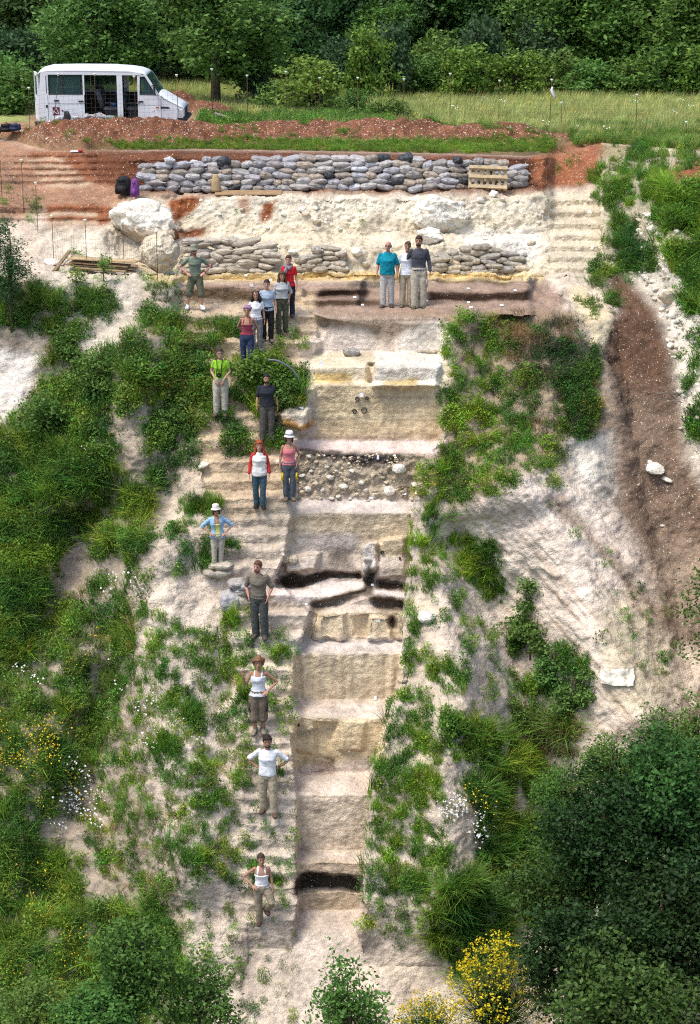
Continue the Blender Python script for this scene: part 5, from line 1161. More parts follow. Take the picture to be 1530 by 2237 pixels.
plscatter('rimg', 5200, -9, 7.5, 58.5, 61.2, {0: 8, 1: 1, 3: 1}, (.35, .6), (1.15, 1.1, .8), lambda u, y, h, n: (u > 180) & (u < 1215) & (h < .16+.14*n+.12*(u > 650)))
plscatter('rimg', 900, -2, 7.5, 60.5, 63.5, {0: 6, 3: 4}, (.4, .8), (.9, 1, .8), lambda u, y, h, n: (n > .02) & (u > 500) & (u < 1200))
plscatter('rimg', 260, -12, -2, 60.5, 63.5, {0: 5, 3: 5, 8: 1}, (.4, .7), (.9, .9, .7), lambda u, y, h, n: (n > .2))
plscatter('rimg', 1600, -9, 2.5, 64.8, 68, {1: 4, 3: 5, 0: 2}, (.8, 1.4), (.9, 1., .9), lambda u, y, h, n: (u > 440) & (u < 850) & (h < .3) & (n > -.3))
plscatter('rub', 5200, -12.5, 8, 59.2, 65, RB, (.02, .085), (1, .92, .82), lambda u, y, h, n: (h > .08))
flush('rub', 'rubble', 'loose pale stones and rubble strewn over the bare slopes', 'rubble')
flush('rimg', 'strip_grass', 'short green grass strip along the rim above the sandbag wall', 'grass')

# ------------------------------------------------------------------ trees and shrubs
BARK = mat('bark', (.09, .065, .045), var=.4, scale=12, bump=.8, bscale=25)
def crown(seed, R, n_l, n_c, n_leaf, leaf, hollow=.55, low=-.9, clump=.22, wild=.35, asp=.55):
    "lumpy crown of leaf clumps in an ellipsoid of radii R; returns leaf quads and lump centres"
    r = np.random.default_rng(seed); R = np.array(R, float)
    d = r.normal(size=(n_l, 3)); d /= np.linalg.norm(d, axis=1)[:, None]; lum = d*r.uniform(.35, .85, n_l)[:, None]*R; lr = r.uniform(.28, .5, n_l)*R.mean()
    k = r.integers(0, n_l, n_c); e = r.normal(size=(n_c, 3)); e /= np.linalg.norm(e, axis=1)[:, None]
    cc = lum[k]+e*lr[k][:, None]*(r.uniform(hollow, 1.05, n_c)[:, None])*np.array([1, 1, .85])
    cc += r.normal(size=cc.shape)*wild*.12*R.mean()
    cc = cc[(cc[:, 2] > low*R[2])]
    L_ = np.repeat(cc, n_leaf, 0)+r.normal(size=(len(cc)*n_leaf, 3))*clump*np.array([1, 1, .6])
    V, F = leafquads(L_, leaf, r, .4, asp); return V, F, lum
def tree_mesh_objs(name, seed, R, h0, n_l, n_c, n_leaf, leaf, lmat, trunk_r, clump, low=-.95, stems=1, bark=BARK, hollow=.55, wild=.35, asp=.55):
    root = bpy.data.objects.new(name, None); COL.objects.link(root); root.empty_display_size = .2
    V, F, lum = crown(seed, R, n_l, n_c, n_leaf, leaf, hollow, low, clump, wild, asp); V[:, 2] += h0
    obj('crown', mesh_np('crown', V, F, lmat, False), root)
    r = random.Random(seed); mb = MB()
    for s in range(stems):
        a = r.uniform(0, 6.28); bx = .0 if stems == 1 else .25*math.cos(a)*R[0]*.3; by = 0 if stems == 1 else .25*math.sin(a)*R[0]*.3
        tx, ty = r.uniform(-.15, .15)*R[0], r.uniform(-.15, .15)*R[1]
        mb.tube([(bx, by, -.4), (bx+tx*.3, by+ty*.3, h0*.45), (tx, ty, h0), (tx*1.2, ty*1.2, h0+R[2]*.6)], [trunk_r*1.25, trunk_r, trunk_r*.75, trunk_r*.2], 7)
        for q in lum[s::stems][:7]:
            mb.tube([(tx*.6, ty*.6, h0*.7), (q[0]*.5, q[1]*.5, h0+q[2]*.4-.1), (q[0]*.95, q[1]*.95, q[2]+h0)], [trunk_r*.5, trunk_r*.32, trunk_r*.1], 5)
    mb.build('trunk', bark, root, True)
    return root
def place(root, loc, sc, rz, label, cat, group=None, copy=True):
    o = copy_tree(root) if copy else root
    o.location = loc; o.scale = sc if hasattr(sc, '__len__') else (sc,)*3; o.rotation_euler = (0, 0, rz); return tag(o, label, cat, group)
L_OAK = leaf_mat('leaf_oak', (.125, .23, .05), .4, .3); L_DARK = leaf_mat('leaf_dark', (.074, .148, .046), .4, .3); L_MID = leaf_mat('leaf_mid', (.105, .21, .040), .4, .3)
L_YEL = leaf_mat('leaf_yellowgreen', (.165, .27, .045), .35, .3); L_DEEP = leaf_mat('leaf_deep', (.023, .056, .012), .5, .25); L_BLUE = leaf_mat('leaf_bluegreen', (.070, .130, .055), .35, .3); L_JUN = leaf_mat('leaf_juniper', (.052, .120, .034), .4, .2)
L_BROOM = leaf_mat('broom_flower', (.66, .50, .015), .2, .2, hue=.006)
far_protos = [tree_mesh_objs('tree', 100+i, R, h, 22, 900, 15, .115, m, .17, .22) for i, (R, h, m) in enumerate([((2.7, 2.5, 3.4), 3.4, L_OAK), ((2.5, 2.4, 3.8), 3.8, L_DARK), ((2.3, 2.2, 3.0), 3.0, L_MID), ((2.9, 2.6, 3.6), 3.5, L_DARK)])]
used = set()
def far_tree(k, u, Yd, sc, label, group=None, rz=None):
    x = (u-CX)/FPX*Yd*float(dep(150)); first = k not in used; used.add(k)
    return place(far_protos[k], (x, Yd, plateau(x, Yd)-.1), sc, random.uniform(0, 6.28) if rz is None else rz, label, 'tree', group, not first)
random.seed(3)
for u, Yd, k, s in [(215, 77.5, 0, .92), (470, 75.0, 0, 1.02), (1300, 84, 2, 1.1), (1480, 82.5, 2, 1.05), (1000, 87, 0, .9), (845, 85.5, 2, .8), (1120, 86.5, 0, .85)]:
    far_tree(k, u, Yd, (s, s, s*.92), {215: 'dark oak rising straight behind the white van', 470: 'broad round oak with a low leaning trunk beside the van', 1300: 'bright leafy tree standing out before the dark wood', 1480: 'leafy tree at the right edge of the wood', 1000: 'grey green tree in the middle of the wood edge', 845: 'bright slender tree at the wood edge behind the meadow fence end', 1120: 'round oak crown behind the light shrubs of the meadow edge'}[u])
WG = 'trees of the wood'
for Yd, n, off in ((88, 13, 0), (93, 13, 60), (99, 14, 20)):
    for i in range(n):
        u = -190+off+i*150+random.uniform(-40, 40); s = random.uniform(.95, 1.3)*(1+(Yd-88)*.012)
        far_tree(random.choice([1, 3]), u, Yd+random.uniform(-1.5, 1.5), (s, s, s*1.05), 'dark tree in the dense wood behind the meadow', WG)
# shrubs along the wood and by the van
shrub_protos = [tree_mesh_objs('shrub', 200+i, R, h, 12, n, 9, lf, m, .035, .12, stems=4, wild=.6) for i, (R, h, m, n, lf) in enumerate([((1.5, 1.3, 1.0), .85, L_MID, 420, .085), ((1.3, 1.2, 1.2), 1.05, L_YEL, 420, .08), ((1.4, 1.3, 1.1), .95, L_BLUE, 420, .085), ((1.6, 1.4, .8), .65, L_OAK, 420, .085)])]
used_s = set()
def shrub(k, u, Yd, sc, label, group=None):
    x = (u-CX)/FPX*Yd*float(dep(180)); first = k not in used_s; used_s.add(k)
    return place(shrub_protos[k], (x, Yd, plateau(x, Yd)-.05), sc, random.uniform(0, 6.28), label, 'shrub', group, not first)
shrub(1, 690, 70, (1.15, 1.1, 1.05), 'large light green shrub in the grass right of the van')
shrub(0, 620, 71.5, (.8, .8, .7), 'mid green shrub tucked behind the large light one')
shrub(0, 30, 71, (1.2, 1.2, 1.0), 'bush at the frame edge behind the rear of the van')
shrub(2, 60, 80, (1.3, 1.2, 1.5), 'blue green bush high behind the van')
shrub(3, 15, 76, (1.2, 1.2, 1.2), 'low oak bush on the bank left behind the van')
shrub(3, 850, 67.2, (.55, .5, .5), 'low dark bush at the near end of the meadow fence')
shrub(0, 780, 68.5, (.6, .6, .6), 'small bush between the large shrub and the fence')
SG = 'shrubs along the wood edge'
for u, Yd, k, sx, sz in [(560, 76, 2, .8, .9), (740, 79, 2, .9, 1.3), (800, 78, 1, 1.0, 1.5), (860, 79, 2, .9, 1.6), (920, 80, 0, 1.0, 1.0), (1010, 79, 1, 1.15, 1.1), (1060, 81, 2, .9, 1.7), (1130, 79.5, 1, 1.1, .95), (1215, 82, 3, 1.1, 1.1), (1290, 81, 3, 1.2, .9), (1370, 80.5, 0, 1.1, .9), (1410, 83, 2, 1., 1.3), (1440, 80, 0, 1.2, 1.2), (1520, 80, 1, 1.2, 1.1), (1590, 80, 3, 1.2, 1.2), (-60, 78, 0, 1.3, 1.3), (960, 83, 3, 1.2, 1.5), (1170, 84, 2, 1.2, 1.6)]:
    shrub(k, u, Yd, (sx, sx, sz), ['mid green shrub at the wood edge behind the meadow', 'light green shrub at the wood edge behind the meadow', 'blue green shrub at the wood edge behind the meadow', 'dark spreading shrub at the wood edge behind the meadow'][k], SG+' %d' % k)
def slope_plant(root, u, v, sc, rz, label, cat='shrub', sink=.1, yo=0., copy=False, group=None):
    g = ground(u, v); return place(root, (g[0], g[1]+yo, g[2]-sink), sc, rz, label, cat, group, copy)
# shrubs on the slopes
b1 = tree_mesh_objs('shrub', 301, (.62, .5, .5), .5, 9, 170, 9, .05, L_YEL, .018, .07, stems=4, wild=.7)
slope_plant(b1, 556, 836, (1, 1, 1), 0, 'yellow green bush covering the legs of the woman in the headwrap')
b2 = tree_mesh_objs('shrub', 302, (.75, .6, .5), .42, 9, 260, 9, .05, L_MID, .02, .08, stems=5, wild=.6)
for u, v, s, lb in [(105, 940, 1.15, 'dense round bush low on the grassy slope at the left edge'), (215, 850, 1.0, 'round bush on the slope below the planks'), (150, 770, .75, 'small bush on the chalky slope under the planks'), (615, 880, .85, 'bush right of the man in the dark shirt'), (395, 910, .7, 'bush left of the woman in the green shirt'), (390, 940, .6, 'bush just below another left of the green-shirted woman'), (330, 700, .6, 'bush at the foot of the wire fence')]:
    slope_plant(b2, u, v, (s, s, s), u*.1, lb, copy=u != 105)
jun = tree_mesh_objs('slender_tree', 303, (.55, .5, 1.5), 1.75, 16, 420, 9, .05, L_JUN, .045, .10, stems=1, wild=.6, asp=.3)
slope_plant(jun, 28, 722, 1., 0, 'slender feathery green tree at the left edge before the path', 'tree')
sap = tree_mesh_objs('sapling', 304, (.35, .3, .35), .75, 7, 40, 8, .045, L_YEL, .012, .08, stems=2)
for u, v, s, lb in [(168, 640, .8, 'thin sapling in front of the left end of the planks'), (228, 615, .75, 'thin sapling in front of the middle of the planks')]: slope_plant(sap, u, v, s, u*.2, lb, 'sapling', copy=u != 168)
sp2 = tree_mesh_objs('sapling', 305, (.42, .38, .42), .95, 8, 60, 8, .05, L_OAK, .016, .09, stems=2)
slope_plant(sp2, 1150, 1368, (1, 1, 1), 0, 'small leafy sapling on the bare right slope', 'sapling')
b3 = tree_mesh_objs('shrub', 306, (.6, .5, .75), .7, 9, 260, 9, .05, L_OAK, .018, .08, stems=4, wild=.6)
for u, v, s, lb in [(1165, 1420, 1.0, 'dark shrub below the sapling on the right slope'), (1205, 1490, .85, 'dark shrub midway down the right slope shrubs'), (1250, 1560, .95, 'lowest of the dark shrubs on the right slope'), (1135, 1580, .6, 'sparse shrub left of the lowest dark shrub'), (1300, 590, .45, 'small dark shrub at the head of the brown scree')]: slope_plant(b3, u, v, s, u*.13, lb, copy=u != 1165)
# the wooded foot of the right slope
dark = tree_mesh_objs('tree', 310, (1.55, 1.4, 1.7), 1.9, 28, 900, 17, .06, L_DEEP, .09, .13, stems=2, wild=.5)
dark2 = tree_mesh_objs('tree', 311, (1.5, 1.35, 1.6), 1.8, 28, 850, 17, .058, leaf_mat('leaf_deep2', (.052, .118, .022), .45, .25), .09, .12, stems=2, wild=.5)
light = tree_mesh_objs('tree', 315, (1.6, 1.4, 1.5), 1.7, 24, 700, 15, .056, leaf_mat('leaf_light', (.10, .195, .034), .45, .3), .07, .13, stems=3, wild=.9)
dk = [(dark, 1330, 1980, 36.2, 1.0, 'dark leafy tree in the middle of the thicket'), (dark2, 1490, 1870, 36.6, 1.0, 'leafy tree at the right edge above the thicket'), (dark2, 1225, 2030, 36.6, .8, 'mid green tree at the inner edge of the thicket'), (dark, 1450, 2180, 34.0, 1.0, 'dark tree in the bottom corner of the thicket'), (dark, 1290, 2250, 33.8, .95, 'dark tree at the foot of the thicket beside the broom'), (dark2, 1370, 2350, 32.4, 1.0, 'dark tree cut off by the bottom of the picture'), (dark, 1570, 2050, 35, 1.0, 'dark tree half outside the right edge'), (light, 1340, 1740, 37.8, .62, 'lighter leafy tree at the top of the thicket'), (light, 1500, 1690, 38.4, .72, 'leafy tree below the scree at the right edge'), (light, 1225, 1770, 38.2, .5, 'bushy tree on the upper left of the thicket'), (light, 1420, 1790, 37.4, .6, 'light bushy tree between the thicket and the scree')]
seen_ = set()
for (pr_, u, vb, Yd, s, lb) in dk:
    p = at(u, vb, Yd); first = pr_.name not in seen_; seen_.add(pr_.name)
    place(pr_, (p[0], p[1], p[2]-.5), s, u*.37, lb, 'tree', None, not first)
edge = tree_mesh_objs('tree', 312, (1.15, .9, 1.9), 1.9, 18, 460, 9, .055, leaf_mat('leaf_olive', (.085, .135, .026), .45, .3), .04, .12, stems=2, wild=.8)
p = at(1590, 1540, 41.2); place(edge, p, 1.0, 0, 'thin leafed tree at the right edge before the brown scree', 'tree', None, False)
p = at(1610, 1330, 42.4); place(edge, p, .8, 2., 'thin leafed tree leaning in from the right edge', 'tree', None, True)
# left foot
lf1 = tree_mesh_objs('tree', 313, (.95, .85, 1.25), 1.45, 16, 620, 11, .055, leaf_mat('leaf_left', (.085, .185, .034), .45, .3), .06, .11, stems=2, wild=.6)
p = at(300, 2290, 34.6); place(lf1, p, (1.05, 1, 1.15), 0, 'upright bushy tree in the left foreground', 'tree', None, False)
p = at(220, 2330, 33.6); place(lf1, p, (1.0, 1, .7), 1.3, 'lower bushy tree left of the upright one', 'tree', None, True)
lf2 = tree_mesh_objs('tree', 314, (1.0, .8, .8), .95, 14, 330, 10, .05, L_MID, .045, .09, stems=3, wild=.9)
p = at(440, 2280, 35.0); place(lf2, p, (1.0, 1, 1.1), .5, 'spreading thorn tree in front of the pale slope foot', 'tree', None, False)
p = at(765, 2330, 35.2); place(lf2, p, (1.2, 1.0, 1.3), 2.2, 'green bush at the bottom middle of the slope foot', 'shrub', None, True)
p = at(80, 2260, 34.4); place(lf2, p, (.9, .9, .7), 4.2, 'bush in the bottom left corner', 'shrub', None, True)
# broom in flower
def broom(u, vb, Yd, R, label, seed, n=700, nf=420):
    p = at(u, vb, Yd); root = empty('broom_bush', p, 0, label, 'bush'); r = np.random.default_rng(seed)
    d = r.normal(size=(n, 3)); d[:, 2] = abs(d[:, 2])+.25; d /= np.linalg.norm(d, axis=1)[:, None]; V = []; F = []
    for k in range(n):
        e = d[k]*np.array(R)*r.uniform(.6, 1.05); mid = e*.5+r.normal(size=3)*.05; s_ = np.cross(e, r.normal(size=3)); s_ /= np.linalg.norm(s_)+1e-6; s_ *= .006; b = len(V)
        V += [-s_, s_, mid+s_, mid-s_, e]; F += [(b, b+1, b+2, b+3), (b+3, b+2, b+4)]
    obj('stems', mesh_np('stems', V, F, L_DEEP), root)
    lf = np.repeat(d*np.array(R)*r.uniform(.45, 1.0, (n, 1)), 5, 0)+r.normal(size=(n*5, 3))*.07
    Vl, Fl = leafquads(lf, .035, r, .4, .3); obj('leaves', mesh_np('leaves', Vl, Fl, L_OAK), root)
    k = r.integers(0, n, nf); c = d[k]*np.array(R)*r.uniform(.72, 1.1, (nf, 1)); c = np.repeat(c, 5, 0)+r.normal(size=(nf*5, 3))*.032
    Vf, Ff = leafquads(c, .026, r, .4, .8); obj('flowers', mesh_np('flowers', Vf, Ff, L_BROOM), root)
    return root
broom(1085, 2250, 34.8, (1.15, .9, 2.05), 'large broom bush covered in yellow flowers beside the dark thicket', 5, 900, 620)
broom(935, 2290, 34.8, (.75, .7, 1.25), 'smaller broom bush with fewer yellow flowers at the bottom', 6, 600, 230)
# dead twigs on the scree
r_ = random.Random(4); mb = MB()
for k in range(9):
    g = ground(1480+r_.uniform(-12, 12), 870+r_.uniform(-8, 25)); a = Vector(g)+Vector((0, -.1, .1)); b = a+Vector((r_.uniform(-1.0, -.4), r_.uniform(-.3, -.05), r_.uniform(-.1, .45))); mb.tube([a, (a+b)/2+Vector((0, 0, .08)), b], [.012, .009, .003], 5)
tag(mb.build('dead_branch', mat('dead_twig', (.25, .20, .15), var=.3), None, True), 'bare dead branches reaching over the brown scree', 'branch')
# ------------------------------------------------------------------ the van
VP = mat('van_paint', (.76, .79, .82), rough=.34, var=.10, scale=2.2, bump=.04, spec=.5); VG = mat('van_seam', (.03, .03, .032), rough=.7, var=.1, bump=0)
VD = mat('van_trim', (.035, .035, .038), rough=.6, var=.2, bump=.1); VI = mat('van_interior', (.05, .047, .045), rough=.8, var=.2); VS = mat('seat_fabric', (.085, .085, .095), rough=.9, var=.2, scale=10)
VL = mat('lamp_lens', (.55, .58, .60), rough=.12, var=.15, scale=12, bump=.2, spec=.6); VO = mat('indicator_orange', (.60, .14, .02), rough=.3, bump=0); VM = mat('emblem_maroon', (.14, .02, .03), rough=.5, bump=0); VW = mat('emblem_white', (.80, .80, .80), rough=.5, bump=0)
VC = mat('van_curtain', (.42, .50, .52), rough=.9, var=.12, scale=14)
def glass_mat():
    m = bpy.data.materials.new('tinted_glass'); m.use_nodes = True; t = m.node_tree; N = t.nodes; L = t.links; b = N['Principled BSDF']
    b.inputs['Base Color'].default_value = (.05, .11, .11, 1); b.inputs['Roughness'].default_value = .04  # teal base kept lighter to stand in for reflections on the panes
    n = N.new('ShaderNodeTexNoise'); n.inputs['Scale'].default_value = 2.; mr = N.new('ShaderNodeMapRange'); mr.inputs[3].default_value = .45; mr.inputs[4].default_value = .62; L.new(n.outputs['Fac'], mr.inputs[0])
    tr = N.new('ShaderNodeBsdfTransparent'); tr.inputs[0].default_value = (.62, .78, .74, 1); ms = N.new('ShaderNodeMixShader'); L.new(mr.outputs[0], ms.inputs[0])
    L.new(b.outputs[0], ms.inputs[1]); L.new(tr.outputs[0], ms.inputs[2]); L.new(ms.outputs[0], N['Material Output'].inputs[0]); return m
GL = glass_mat()
vx = float(at(85, 255, 64.0)[0]); van = empty('van', (vx, 64.0, ZP-.02), 0, 'white minibus with its sliding door open parked behind the red heap', 'van')
VWD = 1.92
def part(nm, m, fn, parent=van, smooth=False):
    mb = MB(); fn(mb); return mb.build(nm, m, parent, smooth)
def prism(mb, poly, y0, y1):
    "polygon in x, z extruded in y"
    n = len(poly); V = [(x, y0, z) for x, z in poly]+[(x, y1, z) for x, z in poly]
    mb.add(V, [tuple(range(n)), tuple(range(2*n-1, n-1, -1))]+[(i, (i+1) % n, n+(i+1) % n, n+i) for i in range(n)])
def side(mb, y0, y1, far=False):
    prism(mb, [(-.02, .36), (1.51, .36), (1.51, 1.22), (.03, 1.22)], y0, y1)              # rear quarter
    prism(mb, [(.03, 1.22), (.36, 1.22), (.36, 1.86), (.10, 1.86)], y0, y1)
    prism(mb, [(1.46, 1.22), (1.53, 1.22), (1.53, 1.86), (1.46, 1.86)], y0, y1)
    prism(mb, [(.10, 1.86), (3.42, 1.84), (3.36, 1.93), (.13, 1.95)], y0, y1)            # cant rail
    prism(mb, [(2.59, .36), (2.77, .36), (2.77, 1.84), (2.59, 1.84)], y0, y1)            # pillar
    prism(mb, [(3.26, .36), (4.02, .36), (4.02, 1.19), (3.26, 1.21)], y0, y1)            # front door
    prism(mb, [(3.26, 1.21), (3.33, 1.21), (3.35, 1.80), (3.26, 1.83)], y0, y1)
    prism(mb, [(3.33, 1.80), (3.50, 1.78), (3.86, 1.21), (3.98, 1.20), (3.57, 1.84), (3.33, 1.85)], y0, y1)   # A pillar
    prism(mb, [(4.02, .38), (4.42, .38), (4.72, .42), (4.74, .78), (4.35, .97), (4.02, 1.19)], y0, y1)   # wing
    if far:
        prism(mb, [(1.51, .36), (2.59, .36), (2.59, 1.20), (1.51, 1.20)], y0, y1); prism(mb, [(2.77, .36), (3.26, .36), (3.26, 1.02), (2.77, 1.02)], y0, y1)
def quad_pieces(nm, y0, y1, far):
    mb = MB(); side(mb, y0, y1, far); me_ = mesh_np(nm, mb.V, mb.F, VP)
    bm = bmesh.new(); bm.from_mesh(me_); bmesh.ops.recalc_face_normals(bm, faces=bm.faces[:]); bm.to_mesh(me_); bm.free(); return obj(nm, me_, van)
quad_pieces('side_panel', 0, .05, False); quad_pieces('side_panel', VWD-.05, VWD, True)
def roof(mb):
    rings = []
    for x, zt, zb in ((.04, 1.96, 1.86), (.10, 2.03, 1.93), (.35, 2.10, 1.95), (1.2, 2.12, 1.95), (2.4, 2.11, 1.945), (3.0, 2.06, 1.94), (3.3, 2.0, 1.92), (3.48, 1.93, 1.86), (3.56, 1.87, 1.82)):
        r = [(x, VWD*.5-VWD*.5*math.cos(a)*(1 if abs(math.cos(a)) > .98 else 1), zb+(zt-zb)*math.sin(a)**.55) for a in np.linspace(0, math.pi, 13)]
        rings.append(r+[(x, VWD*(.94-.88*k/6), zb-.03) for k in range(7)])
    mb.loft(rings)
part('roof', VP, roof, smooth=True)
part('floor', VI, lambda m: m.box(.05, 4.0, .06, VWD-.06, .36, .42))
part('rear_panel', VP, lambda m: (m.box(-.01, .04, VWD*.5, VWD-.05, .38, 1.9)))
part('inner_lining', VI, lambda m: (m.box(.1, 3.2, VWD-.09, VWD-.055, .42, 1.15), m.box(.08, 3.3, .07, VWD-.07, 1.88, 1.90), m.box(1.36, 1.40, .3, VWD-.06, .42, 1.1)))
dr = part('rear_door', VP, lambda m: (m.box(0, .05, .02, .93, .38, 1.16), m.box(0, .05, .02, .12, 1.16, 1.88), m.box(0, .05, .83, .93, 1.16, 1.88), m.box(0, .05, .02, .93, 1.80, 1.90)))
dr.location = (-.01, .02, 0); dr.rotation_euler = (0, 0, math.radians(15))
part('pane', GL, lambda m: m.box(.02, .03, .12, .83, 1.16, 1.80), dr); part('handle', VD, lambda m: m.box(-.03, 0, .75, .87, .98, 1.03), dr)
def hood(mb):
    rings = []
    for x, z, inset in ((3.92, 1.235, .06), (4.05, 1.20, .05), (4.35, 1.02, .06), (4.62, .86, .08), (4.76, .775, .12)):
        rings.append([(x, .03+(VWD-.06)*k/10, z+.045*math.sin(math.pi*k/10)**.6-(.0 if 0 < k < 10 else .02)) for k in range(11)]+[(x-.02, .03+(VWD-.06)*(1-k/10), z-.06) for k in range(11)])
    mb.loft(rings)
part('hood', VP, hood, smooth=True)
part('windscreen', GL, lambda m: prism(m, [(3.54, 1.85), (3.57, 1.85), (3.96, 1.23), (3.92, 1.23)], .07, VWD-.07))
part('grille', VD, lambda m: (m.box(4.70, 4.755, .42, VWD-.42, .50, .78),))
part('bumper', VD, lambda m: m.box(4.5, 4.86, -.03, VWD+.03, .36, .47, bev=.03))
for y in (.02, VWD-.40):
    hl = part('headlight', VL, lambda m: m.box(4.58, 4.775, y-.03, y+.36, .49, .755, bev=.025))
    part('indicator', VO, lambda m: m.box(4.6, 4.78, y+.37, y+.40, .5, .74), hl)
part('headlight_guard', VD, lambda m: [m.tube([(4.56, -.03, .44), (4.58, -.045, .77)], .012, 6), m.tube([(4.80, -.03, .44), (4.81, -.03, .80), (4.81, .36, .80), (4.80, .36, .44)], .012, 6)])
for nm, poly, y in (('window', [(.36, 1.23), (1.46, 1.23), (1.46, 1.85), (.36, 1.85)], .02), ('window', [(.36, 1.23), (1.46, 1.23), (1.46, 1.85), (.36, 1.85)], VWD-.03), ('window', [(1.53, 1.21), (2.59, 1.21), (2.59, 1.84), (1.53, 1.84)], VWD-.03), ('window', [(3.34, 1.22), (3.85, 1.22), (3.50, 1.79), (3.36, 1.79)], .02), ('window', [(3.34, 1.22), (3.85, 1.22), (3.50, 1.79), (3.36, 1.79)], VWD-.03)):
    wn = part(nm, GL, lambda m: prism(m, poly, y, y+.008))
    cx_ = np.mean([p[0] for p in poly]); cz_ = np.mean([p[1] for p in poly])
    def frm(m):
        n = len(poly)
        for i in range(n):
            a, b = poly[i], poly[(i+1) % n]; m.tube([(a[0], y-.014, a[1]), (b[0], y-.014, b[1])], .016, 6)
    part('frame', VD, frm, wn)
part('curtain', VC, lambda m: (m.box(.38, .72, .12, .14, 1.24, 1.74),))
part('window_divider', VD, lambda m: (m.box(.80, .83, .0, .03, 1.24, 1.84), m.box(1.38, 1.40, .0, .03, 1.24, 1.84)))
for x, z in ((.60, 1.03), (1.40, 1.01), (3.36, 1.0)): part('door_handle', VD, lambda m: m.box(x-.085, x+.085, -.035, .0, z-.025, z+.025, bev=.012))
part('lock_plate', mat('worn_metal', (.30, .29, .27), rough=.4, metal=.5), lambda m: m.tube([(3.27, -.02, .95), (3.27, .0, .95)], .035, 10))
part('fuel_flap', VD, lambda m: m.box(.245, .315, -.012, .0, .80, .89))
part('air_vent', VD, lambda m: prism(m, [(4.0, .77), (4.31, .77), (4.26, .83), (4.0, .845)], -.008, .0)); part('side_repeater', VO, lambda m: m.box(3.84, 3.94, -.015, 0, .79, .835, bev=.006))
part('vent_slot', VD, lambda m: m.box(.275, .295, -.008, 0, 1.27, 1.82))
part('seam', VG, lambda m: (m.box(.33, 1.50, -.004, 0, .925, .935), m.box(3.28, 4.01, -.004, 0, .885, .893), m.box(4.015, 4.024, -.004, 0, .40, 1.18), m.box(.315, .325, -.004, 0, .40, 1.21), m.tube([(4.03, -.004, 1.19), (4.10, -.004, 1.08), (4.36, -.004, .965), (4.73, -.004, .785)], .006, 5)))
em = part('emblem', VM, lambda m: m.box(.46, .69, -.006, 0, .56, .82))
def strip(m, a, b, w_): 
    a = np.array(a); b = np.array(b); d = b-a; d /= np.linalg.norm(d); n = np.array([-d[1], d[0]])*w_/2
    prism(m, [tuple(a+n), tuple(b+n), tuple(b-n), tuple(a-n)], -.010, -.006)
part('emblem_lines', VW, lambda m: (strip(m, (.585, .80), (.47, .60), .018), strip(m, (.585, .80), (.67, .59), .018), strip(m, (.46, .71), (.63, .60), .018)), em)
part('emblem_mark', VM, lambda m: prism(m, [(.74, .75), (.83, .70), (.78, .66)], -.006, 0)); 
part('side_marks', mat('faded_marks', (.36, .40, .40), rough=.6, bump=0), lambda m: [m.box(3.93+k*.048, 3.93+k*.048+.007, -.004, 0, .70, .735) for k in range(11)]+[m.box(3.95+k*.048, 3.95+k*.048+.018, -.004, 0, .70+.014*(k % 3), .708+.014*(k % 3)) for k in range(11)])
part('side_marks', mat('mark_red', (.62, .10, .10), bump=0), lambda m: (m.box(3.77, 3.81, -.004, 0, .685, .715), m.box(3.72, 3.735, -.004, 0, .67, .69))); part('side_marks', mat('mark_green', (.10, .38, .08), bump=0), lambda m: m.box(3.875, 3.90, -.004, 0, .705, .735))
mr_ = part('wing_mirror', VD, lambda m: (m.box(3.80, 3.86, -.26, -.09, 1.28, 1.58, bev=.02),)); part('mirror_arm', VD, lambda m: (m.tube([(3.83, -.12, 1.30), (3.86, .0, 1.22)], .012, 6), m.tube([(3.83, -.12, 1.56), (3.72, .0, 1.5)], .012, 6)), mr_)
part('mirror_glass', VL, lambda m: m.box(3.797, 3.80, -.25, -.10, 1.30, 1.56), mr_)
def seat(x, y, lean, sc=1.):
    s = empty('seat', (0, 0, 0)); s.parent = van; s.location = (x, y, .42)
    part('cushion', VS, lambda m: m.box(-.02, .52, 0, .48, .22, .38, bev=.05), s, True)
    M0 = Matrix.Translation((.02, 0, .36)) @ Matrix.Rotation(-lean, 4, 'Y'); part('backrest', VS, lambda m: m.box(-.14, .0, .0, .48, 0, .62, M=M0, bev=.045), s, True)
    part('pedestal', VI, lambda m: m.box(.05, .45, .06, .42, 0, .24), s); part('armrest', VD, lambda m: m.box(.05, .38, -.05, .0, .50, .54, bev=.01), s)
seat(2.10, .25, .26); seat(2.10, 1.05, .26); seat(2.86, .25, .42); seat(2.86, 1.25, .42)
part('steering_wheel', VD, lambda m: m.tube([(3.56+.1*math.sin(a), .5+.2*math.cos(a), 1.12+.16*math.sin(a)) for a in np.linspace(0, 6.283, 17)], .016, 6, False))
part('dashboard', VD, lambda m: m.box(3.7, 3.95, .06, VWD-.06, .85, 1.18, bev=.05))
lump('blue_bag', (vx+2.42, 64.35, ZP+.86), (.2, .16, .12), mat('blue_plastic', (.02, .16, .42), rough=.5, bump=.6, bscale=8), 'blue bag lying on the middle seat of the van', 'bag', 4)
for x in (.75, 4.0):
    for y in (.02, VWD-.22):
        wh = part('wheel', mat('tyre', (.02, .02, .02), rough=.9, bump=.4, bscale=60), lambda m: m.loft([[(x+r*math.cos(a), yy, .33+r*math.sin(a)) for a in np.linspace(0, 2*math.pi, 20, endpoint=False)] for r, yy in ((.2, y), (.30, y), (.33, y+.03), (.33, y+.17), (.30, y+.2), (.2, y+.2))]), smooth=True)
        part('rim', mat('wheel_rim', (.45, .46, .47), rough=.4, metal=.5), lambda m: m.tube([(x, y+.01, .33), (x, y+.19, .33)], .2, 16), wh)
